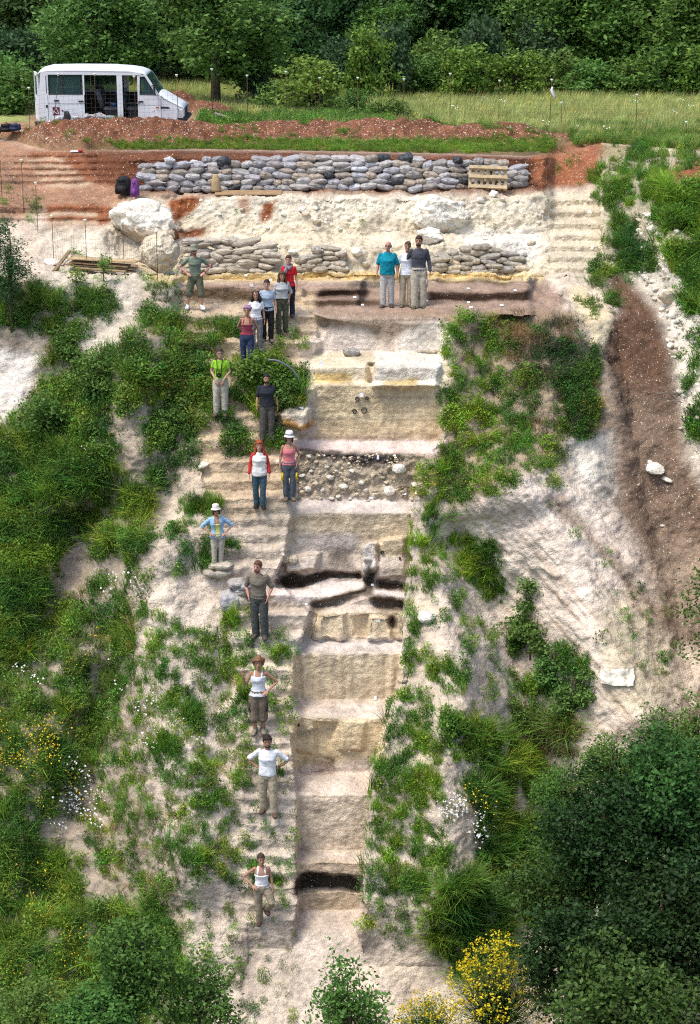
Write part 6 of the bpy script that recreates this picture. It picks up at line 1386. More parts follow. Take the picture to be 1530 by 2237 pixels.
# ------------------------------------------------------------------ people
tmp = bpy.data.scenes.new('tmp'); JOBS = []
def remesh_job(mb, voxel, ratio, fin):
    me_ = mesh_np('raw', mb.V, mb.F); o = bpy.data.objects.new('raw', me_); tmp.collection.objects.link(o)
    m = o.modifiers.new('r', 'REMESH'); m.mode = 'VOXEL'; m.voxel_size = voxel; m.adaptivity = 0
    s = o.modifiers.new('s', 'SMOOTH'); s.factor = .5; s.iterations = 2
    if ratio < 1: d = o.modifiers.new('d', 'DECIMATE'); d.ratio = ratio
    JOBS.append((o, fin))
def ring(c, rx, ry, n=14, pw=1., T=None):
    out = []
    for k in range(n):
        a = 2*math.pi*k/n; ca, sa = math.cos(a), math.sin(a)
        p = Vector((c[0]+rx*math.copysign(abs(ca)**pw, ca), c[1]+ry*math.copysign(abs(sa)**pw, sa), c[2])); out.append(T @ p if T else p)
    return out
def limb(mb, pts, rad, n=10):
    "tube with rounded ends"
    pts = [Vector(p) for p in pts]; d0 = (pts[0]-pts[1]).normalized(); d1 = (pts[-1]-pts[-2]).normalized()
    P_ = [pts[0]+d0*rad[0]*.8, pts[0]+d0*rad[0]*.45]+pts+[pts[-1]+d1*rad[-1]*.45, pts[-1]+d1*rad[-1]*.8]
    R_ = [rad[0]*.45, rad[0]*.85]+list(rad)+[rad[-1]*.85, rad[-1]*.45]
    # subdivide straight runs
    mb.tube(P_, R_, n)
def hand(mb, w0, d, nrm, side, curl=.35, off=0.):
    "palm and five fingers from wrist w0 along d; nrm = palm normal; side = thumb side sign"
    w0 = Vector(w0); d = Vector(d).normalized(); nrm = Vector(nrm); nrm = (nrm-d*nrm.dot(d)).normalized(); t = d.cross(nrm)*side
    g = off
    def rr(c, a, b): return [c+t*(a*math.cos(x))+nrm*(b*math.sin(x)) for x in np.linspace(0, 2*math.pi, 10, endpoint=False)]
    mb.loft([rr(w0-d*.02, .026+g, .019+g), rr(w0+d*.015, .030+g, .018+g), rr(w0+d*.05, .041+g, .017+g), rr(w0+d*.085, .042+g, .015+g), rr(w0+d*.098, .036+g, .011+g)])
    for k, (o_, ln) in enumerate(((.031, .068), (.011, .078), (-.010, .072), (-.030, .055))):
        a = w0+d*.088+t*o_; b = a+(d*math.cos(curl*.7)+nrm*math.sin(curl*.7))*ln*.5; c = b+(d*math.cos(curl*1.8)+nrm*math.sin(curl*1.8))*ln*.5
        limb(mb, [a, b, c], [.0098, .0092, .0080], 7)
    a = w0+d*.03+t*.03; b = a+(d*.72+t*.6+nrm*.2).normalized()*.042; c = b+(d*.9+t*.25+nrm*.3).normalized()*.034
    limb(mb, [a, b, c], [.0125, .0115, .0092], 7)
SKINS = {'fair': (.50, .29, .21), 'tan': (.40, .215, .135), 'dark': (.38, .20, .13), 'red': (.52, .26, .19)}
def skin_mat(k): return mat('skin_'+k, SKINS[k], rough=.55, var=.08, scale=14, bump=.1, bscale=60, spec=.35)
def cloth_mat(n, c, var=.2, **kw): return mat('cloth_'+n, c, rough=.88, var=var, scale=5, bump=.25, bscale=14, bdist=.05, **kw)
ARMS = {'down': ((.235, .03, 1.16), (.262, -.05, .915), (.0, -.12, -1), (-1, 0, 0)), 'hip': ((.43, .07, 1.185), (.235, -.085, 1.03), (-.7, -.55, -.35), (0, .6, -1)),
        'hipback': ((.42, .10, 1.19), (.21, .05, 1.04), (-.8, .2, -.3), (0, -.4, 1)), 'pocket': ((.285, .07, 1.16), (.205, -.06, .96), (-.25, -.2, -1), (-1, 0, 0)),
        'clasp': ((.26, .02, 1.17), (.105, -.17, .96), (-.35, -.1, -1), (0, 1, 0)), 'behind': ((.29, .12, 1.17), (.12, .17, 1.02), (-.8, .1, -.5), (0, -1, 0)), 'wave': ((.30, -.02, 1.14), (.335, -.12, 1.37), (.02, -.05, 1), (0, -1, .1)),
        'around': ((.27, .08, 1.2), (.16, .2, 1.02), (-.8, .1, -.2), (0, -1, 0))}
def person(u, v, vtop, sex, skin, label, shirt=None, legs=None, shoes=None, hair=None, arms=('down', 'down'), stance=(.10, .10), turn=0., tilt=0., build=1., face=None, hat=None, extra=None, H=None, lean=0., yo=-.05, hairc=(.05, .03, .02), kneeup=None, footz=(0, 0), belly=0., feety=(0, 0), rz=0., gz=None):
    g = ground(u, v); Yd = g[1]+yo; pr = random.Random(int(u*31+v)); turn += pr.uniform(-.22, .22); tilt += pr.uniform(-.05, .05); lean += pr.uniform(-.03, .03); rz += pr.uniform(-.18, .18); ff = pr.uniform(-.06, .06); feety = (feety[0]+ff, feety[1]-ff)
    if H is None: H = float((bv(vtop)-bv(v))*Yd)
    S_ = H/1.785; root = empty('person', (g[0], Yd, g[2] if gz is None else gz), rz, label, 'person'); root.scale = (S_,)*3
    f_ = sex == 'f'; sh = .175 if f_ else .2; hipw = .098 if f_ else .092; bw = build
    # --- joints; left/right: sx=-1 image left
    def A(k, sx):
        e, w0, d, n = ARMS[k]; m = lambda p: Vector((p[0]*sx, p[1], p[2])); return m(e)*1, m(w0), m(d), m(n)
    arm = {}
    for sx, k in ((-1, arms[0]), (1, arms[1])):
        e, w0, d, n = A(k, sx); off = Vector((sx*((sh-.19)+(bw-1)*.12), 0, 0)); arm[sx] = (Vector((sx*(sh-.02), .015, 1.415)), e+off, w0+off, d, n, k)
    leg = {}
    for i, sx in enumerate((-1, 1)):
        an = Vector((sx*stance[i], feety[i]+.02, .085+footz[i])); hp = Vector((sx*hipw, .01, .90)); kn = (an+hp)/2+Vector((sx*.008, -.03, .02))
        if kneeup and kneeup[0] == sx: kn = Vector(kneeup[1]); an = Vector(kneeup[2])
        leg[sx] = (hp, kn, an)
    tor = [(.84, .13, .10, 0), (.90, .165*(1.03 if f_ else 1), .118, .008), (.97, .168*(1.02 if f_ else .96), .115, .005), (1.05, .14 if f_ else .152, .10, 0), (1.12, .13 if f_ else .15, .097, 0), (1.20, .142 if f_ else .16, .105, 0), (1.28, .156 if f_ else .172, .122 if f_ else .118, -.008), (1.36, .156 if f_ else .178, .108, 0), (1.41, .135 if f_ else .155, .088, .006), (1.445, .098, .075, .01), (1.47, .068, .064, .01), (1.49, .056, .058, .008), (1.545, .052, .056, .0)]
    tor = [(z, rx*(bw if z < 1.4 else 1+(bw-1)*.5), ry*(bw if z < 1.4 else 1)*(1+(belly if 1. < z < 1.25 else belly*.4 if z < 1.32 else 0)), cy-(belly*.05 if 1. < z < 1.3 else 0)) for z, rx, ry, cy in tor]
    LX = lambda z: lean*(z-.9)
    sm = skin_mat(skin); HT = Matrix.Translation((LX(1.55), 0, 1.55)) @ Euler((-.06, tilt, turn)).to_matrix().to_4x4() @ Matrix.Scale(1.09, 4) @ Matrix.Translation((0, 0, -1.553))
    mb = MB(); mb.loft([ring((LX(z), cy, z), rx, ry, 16, .9) for z, rx, ry, cy in tor])
    mb.loft([ring((0, cy, z), rx, ry, 16, 1, HT) for z, rx, ry, cy in ((1.527, .022, .022, -.058), (1.535, .034, .038, -.046), (1.556, .050, .062, -.024), (1.585, .060, .076, -.012), (1.62, .068, .086, -.004), (1.66, .073, .092, .002), (1.70, .072, .09, .006), (1.735, .058, .074, .008), (1.755, .034, .044, .01), (1.763, .012, .016, .01))])
    nz = [HT @ Vector(p) for p in ((0, -.084, 1.655), (0, -.098, 1.632), (0, -.104, 1.612), (0, -.085, 1.603))]; mb.tube(nz, [.007, .010, .0125, .009], 8)
    for sx in (-1, 1): limb(mb, [HT @ Vector((sx*.072, .012, 1.655)), HT @ Vector((sx*.077, .016, 1.635)), HT @ Vector((sx*.071, .010, 1.612))], [.012, .013, .009], 7)
    ar = 1+(bw-1)*.6
    for sx, (s0, e, w0, d, n, k) in arm.items():
        s0 = s0+Vector((LX(1.4), 0, 0)); e = e+Vector((LX(1.2)*.8, 0, 0)); q = .9 if f_ else 1.
        limb(mb, [s0, s0.lerp(e, .35), e, e.lerp(w0, .3), w0], [.052*ar*q, .046*ar*q, .038*ar*q, .038*ar*q, .025*q])
        hand(mb, w0, d, n, (1 if n.dot(Vector((0, 1, 0))) >= -.5 else -1)*sx if k != 'wave' else sx*-1, .35 if k != 'wave' else .12)
    for sx, (hp, kn, an) in leg.items():
        limb(mb, [hp, hp.lerp(kn, .4), kn, kn.lerp(an, .35), an], [.088*ar, .078*ar, .054*ar, .052*ar, .036], 12)
        mb.loft([[an+Vector((sx*.02*t_+x, y, z)) for x, z, y in [(rx*math.cos(a), -.05+hz*math.sin(a), yy) for a in np.linspace(0, 2*math.pi, 10, endpoint=False)]] for t_, rx, hz, yy in ((0, .02, .02, .045), (0, .026, .026, .02), (.4, .026, .02, -.05), (.6, .028, .014, -.09), (.6, .02, .008, -.12))])
    def fin_body(me_):
        bm = bmesh.new(); bm.from_mesh(me_); bm.faces.ensure_lookup_table(); seen = set(); best = []
        for f0 in bm.faces:
            if f0.index in seen: continue
            comp = [f0]; seen.add(f0.index); q = [f0]
            while q:
                f = q.pop()
                for e_ in f.edges:
                    for f2 in e_.link_faces:
                        if f2.index not in seen: seen.add(f2.index); comp.append(f2); q.append(f2)
            if len(comp) > len(best): best = comp
        keep = set(f.index for f in best); bmesh.ops.delete(bm, geom=[f for f in bm.faces if f.index not in keep], context='FACES'); bm.to_mesh(me_); bm.free()
        me_.name = 'body'; me_.materials.append(sm); obj('body', me_, root)
    remesh_job(mb, .0095, .28, fin_body)
    def wr(me_, amp, sc=14., seed=0):
        V = np.empty(len(me_.vertices)*3, np.float32); me_.vertices.foreach_get('co', V); V = V.reshape(-1, 3).astype(float); Nn = np.empty(len(V)*3, np.float32); me_.vertices.foreach_get('normal', Nn); Nn = Nn.reshape(-1, 3)
        q = V*np.array([sc, sc, sc*.8])*.6; n_ = fbm(q+seed*7, 2); n2 = 1-np.abs(pnoise(V*np.array([5, 5, 13])+seed*3))*2.2
        V += Nn*(amp*n_+amp*.6*n2)[:, None]; me_.vertices.foreach_set('co', V.astype(np.float32).ravel()); me_.update()
    sd = int(u*7+v) % 97
    def garment(nm, mb_, m, vox=.0125, amp=.008, cut=None, par=None, post=None):
        def fin(me_):
            me_.name = nm; wr(me_, amp, 14, sd)
            if cut:
                bm = bmesh.new(); bm.from_mesh(me_); dl = [f for f in bm.faces if cut(f.calc_center_median())]; bmesh.ops.delete(bm, geom=dl, context='FACES'); bm.to_mesh(me_); bm.free()
            me_.materials.append(m)
            if post: post(me_)
            obj(nm, me_, par or root)
        remesh_job(mb_, vox, .55, fin)
    # --- trousers
    if legs:
        ln, lc, length, loose = legs['n'], legs['c'], legs.get('len', 1.), legs.get('loose', .016)
        mb = MB(); mb.loft([ring((LX(z)*.3, cy, z), rx*bw+.014, ry*bw+.014, 16, .9) for z, rx, ry, cy in ((.80, .12, .09, .01), (.86, .155, .112, .01), (.93, .168, .118, .008), (.99, .162, .112, .004), (1.02, .155, .108, .002))])
        for sx, (hp, kn, an) in leg.items():
            end = an+Vector((0, .0, -.03)); q = [hp, hp.lerp(kn, .45), kn]; rr_ = [.092*ar+loose*.7, .084*ar+loose, .062*ar+loose]
            if length >= 1: q += [kn.lerp(end, .5), end]; rr_ += [.060*ar+loose*1.1, .052+loose*1.3]
            elif length > .5: q += [kn.lerp(end, (length-.5)*2)]; rr_ += [.060*ar+loose*1.6]
            else: q[-1] = hp.lerp(kn, length*2); rr_[-1] = .07*ar+loose*1.6
            limb(mb, q, rr_, 12)
        garment('trousers' if length > .7 else 'shorts', mb, cloth_mat(ln, lc, **legs.get('kw', {})), amp=.009)
        if not shirt or shirt.get('hem', .93) > .985:
            mbb = MB(); mbb.loft([ring((LX(z)*.3, cy, z), rx*bw+.021, ry*bw+.021, 18, .9) for z, rx, ry, cy in ((.985, .162, .112, .004), (1.015, .156, .108, .002))]); mbb.build('belt', cloth_mat('belt_'+ln, tuple(c*.55 for c in lc)), root, True)
        for (sx, nm, c) in legs.get('pockets', []):
            hp, kn, an = leg[sx]; c0 = hp.lerp(kn, .62); M0 = Matrix.Translation(c0+Vector((sx*.085, -.02, -.02))); MB().box(-.03, .028, -.07, .07, -.12, .10, M=M0, bev=.015).build('pocket', cloth_mat(nm, c), root, True)
    # --- top
    if shirt:
        hem = shirt.get('hem', .93); off = shirt.get('off', .012); m = cloth_mat(shirt['n'], shirt['c'], **shirt.get('kw', {})); topz = 1.46 if not shirt.get('tank') else shirt.get('topz', 1.345)
        mb = MB(); rows = [r for r in tor if hem < r[0] <= topz]; first_ = min(tor, key=lambda r: abs(r[0]-hem)); hw = shirt.get('flare', .0)
        rr_ = [(hem, max(first_[1], .15*bw)+.01+hw, first_[2]+.006+hw, first_[3])]+rows
        if not shirt.get('tank'): rr_ = [r for r in rr_ if r[0] < 1.44]+[(1.445, .108, .080, .008), (1.475, .074, .068, .008)]
        fl = shirt.get('bag', 0.)
        mb.loft([ring((LX(z), cy, z), rx+off+fl*(z < 1.3), ry+off+fl*.8*(z < 1.3), 18, .9) for z, rx, ry, cy in rr_])
        if shirt.get('tank'):
            for sx in (-1, 1):
                x = .085*(sh/.19); limb(mb, [(sx*(x+.01)+LX(1.33), -.085, 1.32), (sx*x+LX(1.4), -.072, 1.40), (sx*x+LX(1.45), .0, 1.462), (sx*x+LX(1.4), .075, 1.40), (sx*(x+.01)+LX(1.33), .085, 1.32)], [.026, .021, .019, .021, .026], 8)
        def sleeves(mb_, sl, o2):
            for sx, (s0, e, w0, d, n, k) in arm.items():
                s0 = s0+Vector((LX(1.4), 0, 0)); e = e+Vector((LX(1.2)*.8, 0, 0)); q = .9 if f_ else 1.
                if sl <= .5: pts_ = [s0, s0.lerp(e, .35), s0.lerp(e, sl*2)]; ra = [.052*ar*q+.009, .047*ar*q+o2, .044*ar*q+o2*1.3]
                else: pts_ = [s0, s0.lerp(e, .35), e, e.lerp(w0, (sl-.5)*2)]; ra = [.052*ar*q+.009, .046*ar*q+o2*.8, .040*ar*q+o2*.8, (.04*ar*q*(1-(sl-.5)*.5))+o2*.9]
                limb(mb_, pts_, ra, 10)
        if shirt.get('sleeve') and not shirt.get('sleeve_c'): sleeves(mb, shirt['sleeve'], off)
        garment('shirt' if not shirt.get('tank') else 'tank_top', mb, m, amp=shirt.get('amp', .009))
        if shirt.get('sleeve_c'):
            mb = MB(); sleeves(mb, shirt['sleeve'], off); mb.loft([ring((LX(z), cy, z), rx, ry, 18, .9) for z, rx, ry, cy in ((1.385, .172, .112, .004), (1.43, .135, .09, .008), (1.470, .082, .073, .008))]); garment('sleeve', mb, cloth_mat(shirt['n']+'_sleeve', shirt['sleeve_c']))
        if shirt.get('over'):
            ov = shirt['over']; mb = MB(); mb.loft([ring((LX(z), cy, z), rx+.034+(.02 if z < 1. else 0), ry+.036, 18, .9) for z, rx, ry, cy in [(.88, .175, .125, 0)]+[r for r in tor if .95 < r[0] < 1.44]+[(1.45, .10, .08, .008)]]); sleeves(mb, ov['sleeve'], .026)
            garment('overshirt', mb, cloth_mat(ov['n'], ov['c']), cut=lambda c: c.y < -.03 and abs(c.x-LX(c.z)) < .078+.02*(1.1-c.z))
    # --- shoes
    sc_ = shoes or ('boot', (.10, .07, .05))
    for sx, (hp, kn, an) in leg.items():
        mb = MB(); tw = sx*.22; R0 = Matrix.Translation(an+Vector((0, 0, .012))) @ Matrix.Rotation(tw, 4, 'Z') @ Matrix.Scale(1.14, 4)
        def sr(y, rx, zb, zt): return [R0 @ Vector((rx*math.cos(a)*(1 if math.sin(a) > -.5 else .95), y, (zb+zt)/2+(zt-zb)/2*math.copysign(abs(math.sin(a))**.7, math.sin(a)))) for a in np.linspace(0, 2*math.pi, 12, endpoint=False)]
        mb.loft([sr(.085, .028, -.088, -.03), sr(.06, .042, -.09, .02), sr(.0, .046, -.09, .025), sr(-.06, .048, -.09, -.015), sr(-.12, .052, -.09, -.03), sr(-.165, .045, -.09, -.042), sr(-.19, .025, -.088, -.058)])
        if sc_[0] == 'boot': mb.tube([an+Vector((0, .02, -.04)), an+Vector((0, .015, .07))], [.054, .052], 10)
        s_o = mb.build('shoe', mat('shoe_%d' % int(sum(sc_[1])*997), sc_[1] if sum(sc_[1]) > 1 else tuple(c*.6 for c in sc_[1]), rough=.7, var=.3, scale=20), root, True)
        sol = MB(); sol.loft([[R0 @ Vector((rx*math.cos(a), cy+ry*math.sin(a), z)) for a in np.linspace(0, 2*math.pi, 14, endpoint=False)] for z, rx, ry, cy in ((-.100, .05, .135, -.055), (-.078, .054, .14, -.055))]); sol.build('sole', mat('sole_pale' if sum(sc_[1]) > 1 else 'sole_dark', (.5, .5, .48) if sum(sc_[1]) > 1 else (.08, .07, .06), bump=0), s_o, True)
    # --- head details
    EYE = mat('eye_dark', (.02, .015, .012), rough=.2, bump=0, var=0); LIP = mat('lip_'+skin, tuple(c*f for c, f in zip(SKINS[skin], (.85, .5, .55))), bump=0)
    def ell(nm, c, r, m, noise=0., n=12, T=HT, seed=0, fnc=None, par=None):
        bm = bmesh.new(); bmesh.ops.create_icosphere(bm, subdivisions=3 if noise or fnc else 2, radius=1); V = np.array([x.co[:] for x in bm.verts]); F = [[x.index for x in f.verts] for f in bm.faces]; bm.free()
        if noise: V = V*(1+noise*fbm(V*(2.2 if noise < .25 else 4.5)+seed, 3)[:, None])
        V = V*np.array(r)+np.array(c)
        if fnc: V = fnc(V)
        return obj(nm, mesh_np(nm, [T @ Vector(p) for p in V], F, m, True), par or root)
    for sx in (-1, 1):
        ell('eye', (sx*.030, -.0835, 1.652), (.0125, .006, .007), EYE); MB().box(sx*.030-.017, sx*.030+.017, -.094, -.084, 1.668, 1.674, M=HT).build('eyebrow', mat('brow_%d' % int(sum(hairc)*999), hairc, bump=0), root)
    ell('mouth', (0, -.0845, 1.579), (.021, .006, .0065), LIP)
    if face and 'smile' in face: ell('teeth', (0, -.089, 1.580), (.015, .003, .0035), mat('teeth', (.7, .68, .62), bump=0))
    HM = mat('hair_%d_%d' % (int(hairc[0]*999), int(hairc[1]*999)), hairc, rough=.55, var=.35, scale=30, bump=.9, bscale=45, bdist=.03)
    def facecut(V):
        m_ = (V[:, 1] < -.03) & (V[:, 2] < 1.698); V = V.copy(); V[m_, 1] = np.maximum(V[m_, 1], -.03-.45*np.clip(V[m_, 2]-1.66, 0, .05)); return V
    if hair in ('short', 'bun', 'wavy', 'curly', 'long', 'longside'):
        rr_ = {'short': (.086, .103, .096), 'bun': (.084, .104, .096), 'wavy': (.094, .112, .108), 'curly': (.118, .120, .122), 'long': (.096, .112, .110), 'longside': (.093, .110, .106)}[hair]
        cz = 1.684 if hair != 'curly' else 1.675
        ell('hair', (0, .010, cz), rr_, HM, {'curly': .30, 'wavy': .18}.get(hair, .07), seed=sd, fnc=facecut)
        if hair == 'bun': ell('hair_bun', (0, .10, 1.70), (.04, .035, .04), HM, .1)
        if hair in ('long', 'longside', 'curlylong'):
            mb = MB()
            for k, (x, y, x2, y2, z2, r0) in enumerate([(-.075, .0, -.105, -.06, 1.36, .032), (.075, .0, .105, -.06, 1.36, .032), (0, .07, 0, .10, 1.36, .06), (-.06, .05, -.09, .07, 1.35, .045), (.06, .05, .09, .07, 1.35, .045)]):
                if hair == 'longside' and k == 0: z2 = 1.50; x2 = -.085
                limb(mb, [HT @ Vector((x, y, 1.69)), HT @ Vector((x*1.12, y, 1.60)), Vector(((x+x2)/2*1.25+LX(1.48), (y+y2)/2, 1.48)), Vector((x2+LX(1.4), y2, z2))], [r0, r0*1.05, r0*1.1, r0*.6], 8)
            garment('hair_lengths', mb, HM, .011, .006)
    if hair == 'curlylong':
        ell('hair', (0, .02, 1.66), (.105, .108, .115), HM, .28, seed=sd, fnc=facecut)
        for sx in (-1, 1): ell('hair_curls', (sx*.09, .01, 1.53), (.055, .06, .10), HM, .35, seed=sx)
    if hair == 'bald':
        for sx in (-1, 1): ell('hair_fringe', (sx*.068, .03, 1.645), (.018, .055, .04), HM, .15)
        ell('hair_fringe', (0, .082, 1.63), (.06, .022, .045), HM, .15)
    if hair == 'bob': 
        ell('hair', (0, .018, 1.665), (.092, .106, .102), HM, .1, seed=sd, fnc=facecut)
        for sx in (-1, 1): ell('hair_side', (sx*.078, -.008, 1.60), (.026, .05, .07), HM, .15)
        ell('hair_back', (0, .07, 1.59), (.075, .04, .075), HM, .1)
    if face and 'beard' in face:
        def jaw(V): V = V.copy(); m_ = V[:, 2] > 1.592; V[m_, 1] = np.maximum(V[m_, 1], -.066); return V
        ell('beard', (0, -.035, 1.562), (.058, .056, .040), HM, .1, fnc=jaw); MB().box(-.024, .024, -.094, -.082, 1.590, 1.597, M=HT).build('moustache', HM, root)
    if face and ('glasses' in face or 'sun' in face):
        GM = mat('glasses_dark', (.015, .015, .018), rough=.15, bump=0, var=0) if 'sun' in face else mat('glasses_frame', (.05, .03, .03), rough=.3, bump=0, var=0)
        gl = MB()
        for sx in (-1, 1):
            c = [(sx*.032+.022*math.cos(a), -.097, 1.650+.017*math.sin(a)) for a in np.linspace(0, 2*math.pi, 13)]
            gl.tube([HT @ Vector(p) for p in c], .0025, 5, False); gl.tube([HT @ Vector((sx*.054, -.095, 1.652)), HT @ Vector((sx*.077, .0, 1.655))], .0022, 5)
        gl.tube([HT @ Vector((-.01, -.098, 1.654)), HT @ Vector((.01, -.098, 1.654))], .0025, 5); gl = gl.build('glasses', GM, root, True)
        if 'sun' in face:
            for sx in (-1, 1): ell('lens', (sx*.032, -.096, 1.650), (.024, .004, .019), GM, par=gl)
    if hat:
        hm = mat('hat_'+hat['n'], hat['c'], rough=.9, var=.12, scale=10); br = hat.get('brim', .15); dz = hat.get('drop', .03)
        rows = [(br, -dz), (br*.98, -dz+.006), (.100, .015), (.098, .05), (.090, .095), (.06, .115), (.02, .118)]
        mb = MB(); mb.loft([[HT @ Vector((r*.95*math.cos(a), .008+r*1.1*math.sin(a), 1.70+z)) for a in np.linspace(0, 2*math.pi, 20, endpoint=False)] for r, z in rows]); ho = mb.build('hat', hm, root, True)
        if hat.get('band'): MB().loft([[HT @ Vector((r*.95*math.cos(a), .008+r*1.1*math.sin(a), 1.70+z)) for a in np.linspace(0, 2*math.pi, 20, endpoint=False)] for r, z in ((.103, .014), (.102, .04))], False).build('hat_band', cloth_mat('band', hat['band']), ho, True)
    if extra: extra(dict(root=root, HT=HT, garment=garment, ell=ell, arm=arm, leg=leg, S=S_, LX=LX))
    return root
def scarf(col):
    def f(d):
        mb = MB(); mb.tube([(.105*math.cos(a)+.01*math.sin(3*a), -.015+.095*math.sin(a), 1.485+.02*math.sin(2*a)-.03*max(0, -math.sin(a))) for a in np.linspace(0, 2*math.pi, 17)], .036, 10, False)
        limb(mb, [(-.03, -.11, 1.45), (-.06, -.14, 1.38), (-.05, -.14, 1.28)], [.04, .045, .03]); limb(mb, [(.04, -.11, 1.45), (.05, -.14, 1.40)], [.04, .03]); d['garment']('scarf', mb, cloth_mat('scarf', col), .012, .01)
    return f
def wrap(col):
    def f(d): d['ell']('headwrap', (0, .025, 1.695), (.108, .122, .100), cloth_mat('headwrap', col, var=.3), .12, fnc=lambda V: np.where(((V[:, 1] < -.02) & (V[:, 2] < 1.70))[:, None], V*np.array([1, 0, 1])+np.array([0, -.03, 0]), V))
    return f
def watch(sx):
    def f(d):
        s0, e, w0, *_ = d['arm'][sx]; dd = (e-w0).normalized(); MB().tube([w0+dd*.02, w0+dd*.045], .034, 10).build('wristwatch', mat('watch', (.06, .06, .07), rough=.3, bump=0), d['root'], True)
    return f
def both(*fs): return lambda d: [f(d) for f in fs]
W_ = (.74, .75, .77)
person(430, 673, 537, 'm', 'red', 'man in bucket hat, sunglasses and olive shorts with hands on hips', dict(n='olive_tee', c=(.165, .20, .15), sleeve=.30, hem=.95), dict(n='olive_shorts', c=(.125, .135, .085), len=.62, loose=.03), ('shoe', (.75, .76, .78)), 'short', ('hip', 'hip'), (.235, .16), gz=ground(430, 673)[2]+.06, yo=-.15, face='sun beard', hat=dict(n='olive', c=(.22, .22, .17), brim=.145, drop=.035), hairc=(.22, .09, .04), extra=watch(1), feety=(.05, -.05))
person(631, 690, 556, 'f', 'red', 'woman in red T-shirt and grey scarf standing at the back of the group', dict(n='red_tee', c=(.60, .018, .025), sleeve=.32, hem=.90, flare=.01), dict(n='navy', c=(.022, .028, .045)), ('shoe', (.12, .10, .08)), 'bun', ('down', 'down'), face='smile', hairc=(.07, .03, .015), extra=scarf((.24, .21, .25)), build=1.02)
person(617, 722, 591, 'f', 'tan', 'woman in loose grey top and dark olive trousers, hand in pocket', dict(n='grey_top', c=(.40, .41, .41), sleeve=.52, hem=1.0, off=.02, bag=.02, amp=.012), dict(n='dark_olive', c=(.085, .085, .055), loose=.024), ('boot', (.07, .06, .05)), 'longside', ('down', 'pocket'), hairc=(.10, .05, .025), tilt=-.08)
person(585, 743, 609, 'f', 'fair', 'woman in grey blue V-neck T-shirt and black trousers', dict(n='greyblue_tee', c=(.33, .41, .50), sleeve=.36, hem=.90), dict(n='black', c=(.018, .018, .02)), ('boot', (.33, .27, .19)), 'bun', ('down', 'down'), face='smile', hairc=(.03, .018, .014), build=1.1)
person(561, 764, 634, 'f', 'tan', 'woman with long curly dark hair in white T-shirt and grey jeans', dict(n='white_tee', c=W_, sleeve=.30, hem=.94), dict(n='grey_jeans', c=(.21, .22, .23)), ('shoe', (.2, .2, .2)), 'curlylong', ('down', 'down'), hairc=(.018, .012, .010), extra=watch(1), tilt=-.05)
person(541, 806, 668, 'f', 'tan', 'woman in purple headwrap and maroon camisole, hands behind her back', dict(n='maroon_cami', c=(.27, .045, .07), tank=True, hem=.98), dict(n='navy_jeans', c=(.03, .045, .10)), ('shoe', (.15, .05, .08)), None, ('behind', 'behind'), face='smile', extra=wrap((.28, .15, .26)), turn=.12)
person(846, 669, 526, 'm', 'red', 'balding man in turquoise polo shirt and light grey trousers', dict(n='turquoise_polo', c=(.0, .22, .30), sleeve=.44, hem=.90, off=.02, bag=.012), dict(n='light_grey', c=(.46, .45, .43), loose=.018), ('shoe', (.11, .085, .075)), 'bald', ('down', 'down'), face='glasses', hairc=(.16, .12, .10), belly=.26, build=1.06,
       extra=lambda d: (MB().loft([ring((0, .004, z), r, r*.92, 16) for z, r in ((1.455, .093), (1.49, .082), (1.495, .074))], False).build('collar', cloth_mat('turquoise_polo', (0, .22, .30)), d['root'], True), MB().box(.07, .095, -.152, -.146, 1.31, 1.335).build('chest_badge', mat('badge_gold', (.5, .42, .05), bump=0), d['root'])))
person(888, 668, 526, 'f', 'tan', 'woman in white T-shirt and beige trousers between the two men', dict(n='white_tee_long', c=(.72, .75, .82), sleeve=.40, hem=.88, flare=.01, bag=.008), dict(n='beige_trousers', c=(.42, .36, .26), loose=.02), ('boot', (.20, .165, .11)), 'bun', ('down', 'around'), face='smile', hairc=(.09, .05, .03), rz=.05)
person(915, 671, 513, 'm', 'dark', 'bearded man in dark long-sleeved sweater and beige cargo trousers', dict(n='dark_sweater', c=(.065, .068, .085), sleeve=.96, hem=.93), dict(n='cargo_beige', c=(.46, .42, .33), loose=.03, pockets=[(1, 'cargo_beige', (.46, .42, .33))]), ('boot', (.13, .12, .075)), 'short', ('around', 'down'), face='beard', hairc=(.035, .02, .015), rz=-.06)
def gcam(d):
    r = d['root']; sx = d['S']; M = lambda p: tuple(Vector(r.location)+Vector(p)*sx)
    cm = empty('camera_body', M((-.03, -.15, 1.10)), .1, 'black camera hanging on the chest of the woman in green', 'camera'); k = mat('camera_black', (.015, .015, .016), rough=.4, bump=.1)
    MB().box(-.065, .065, -.03, .03, -.04, .045, bev=.01).build('body', k, cm); MB().tube([(0, -.03, 0), (0, -.09, -.01)], [.036, .034], 12).build('lens', k, cm, True); MB().box(-.02, .02, -.025, .025, .045, .065, bev=.008).build('viewfinder', k, cm)
    MB().tube([(-.06, .0, .03), (-.04, -.01, .2), (-.05, .05, .38), (.03, .12, .42), (.10, .05, .38), (.06, -.005, .2), (.06, 0, .03)], .010, 6, False).build('strap', k, cm, True)
person(484, 906, 760, 'f', 'fair', 'woman in lime green T-shirt with a camera, hands clasped in front', dict(n='lime_tee', c=(.26, .52, .03), sleeve=.28, hem=.96), dict(n='cream_trousers', c=(.50, .46, .37), loose=.024), ('boot', (.19, .14, .095)), 'bun', ('clasp', 'clasp'), (.12, .09), face='smile glasses', hairc=(.05, .03, .02), extra=gcam)
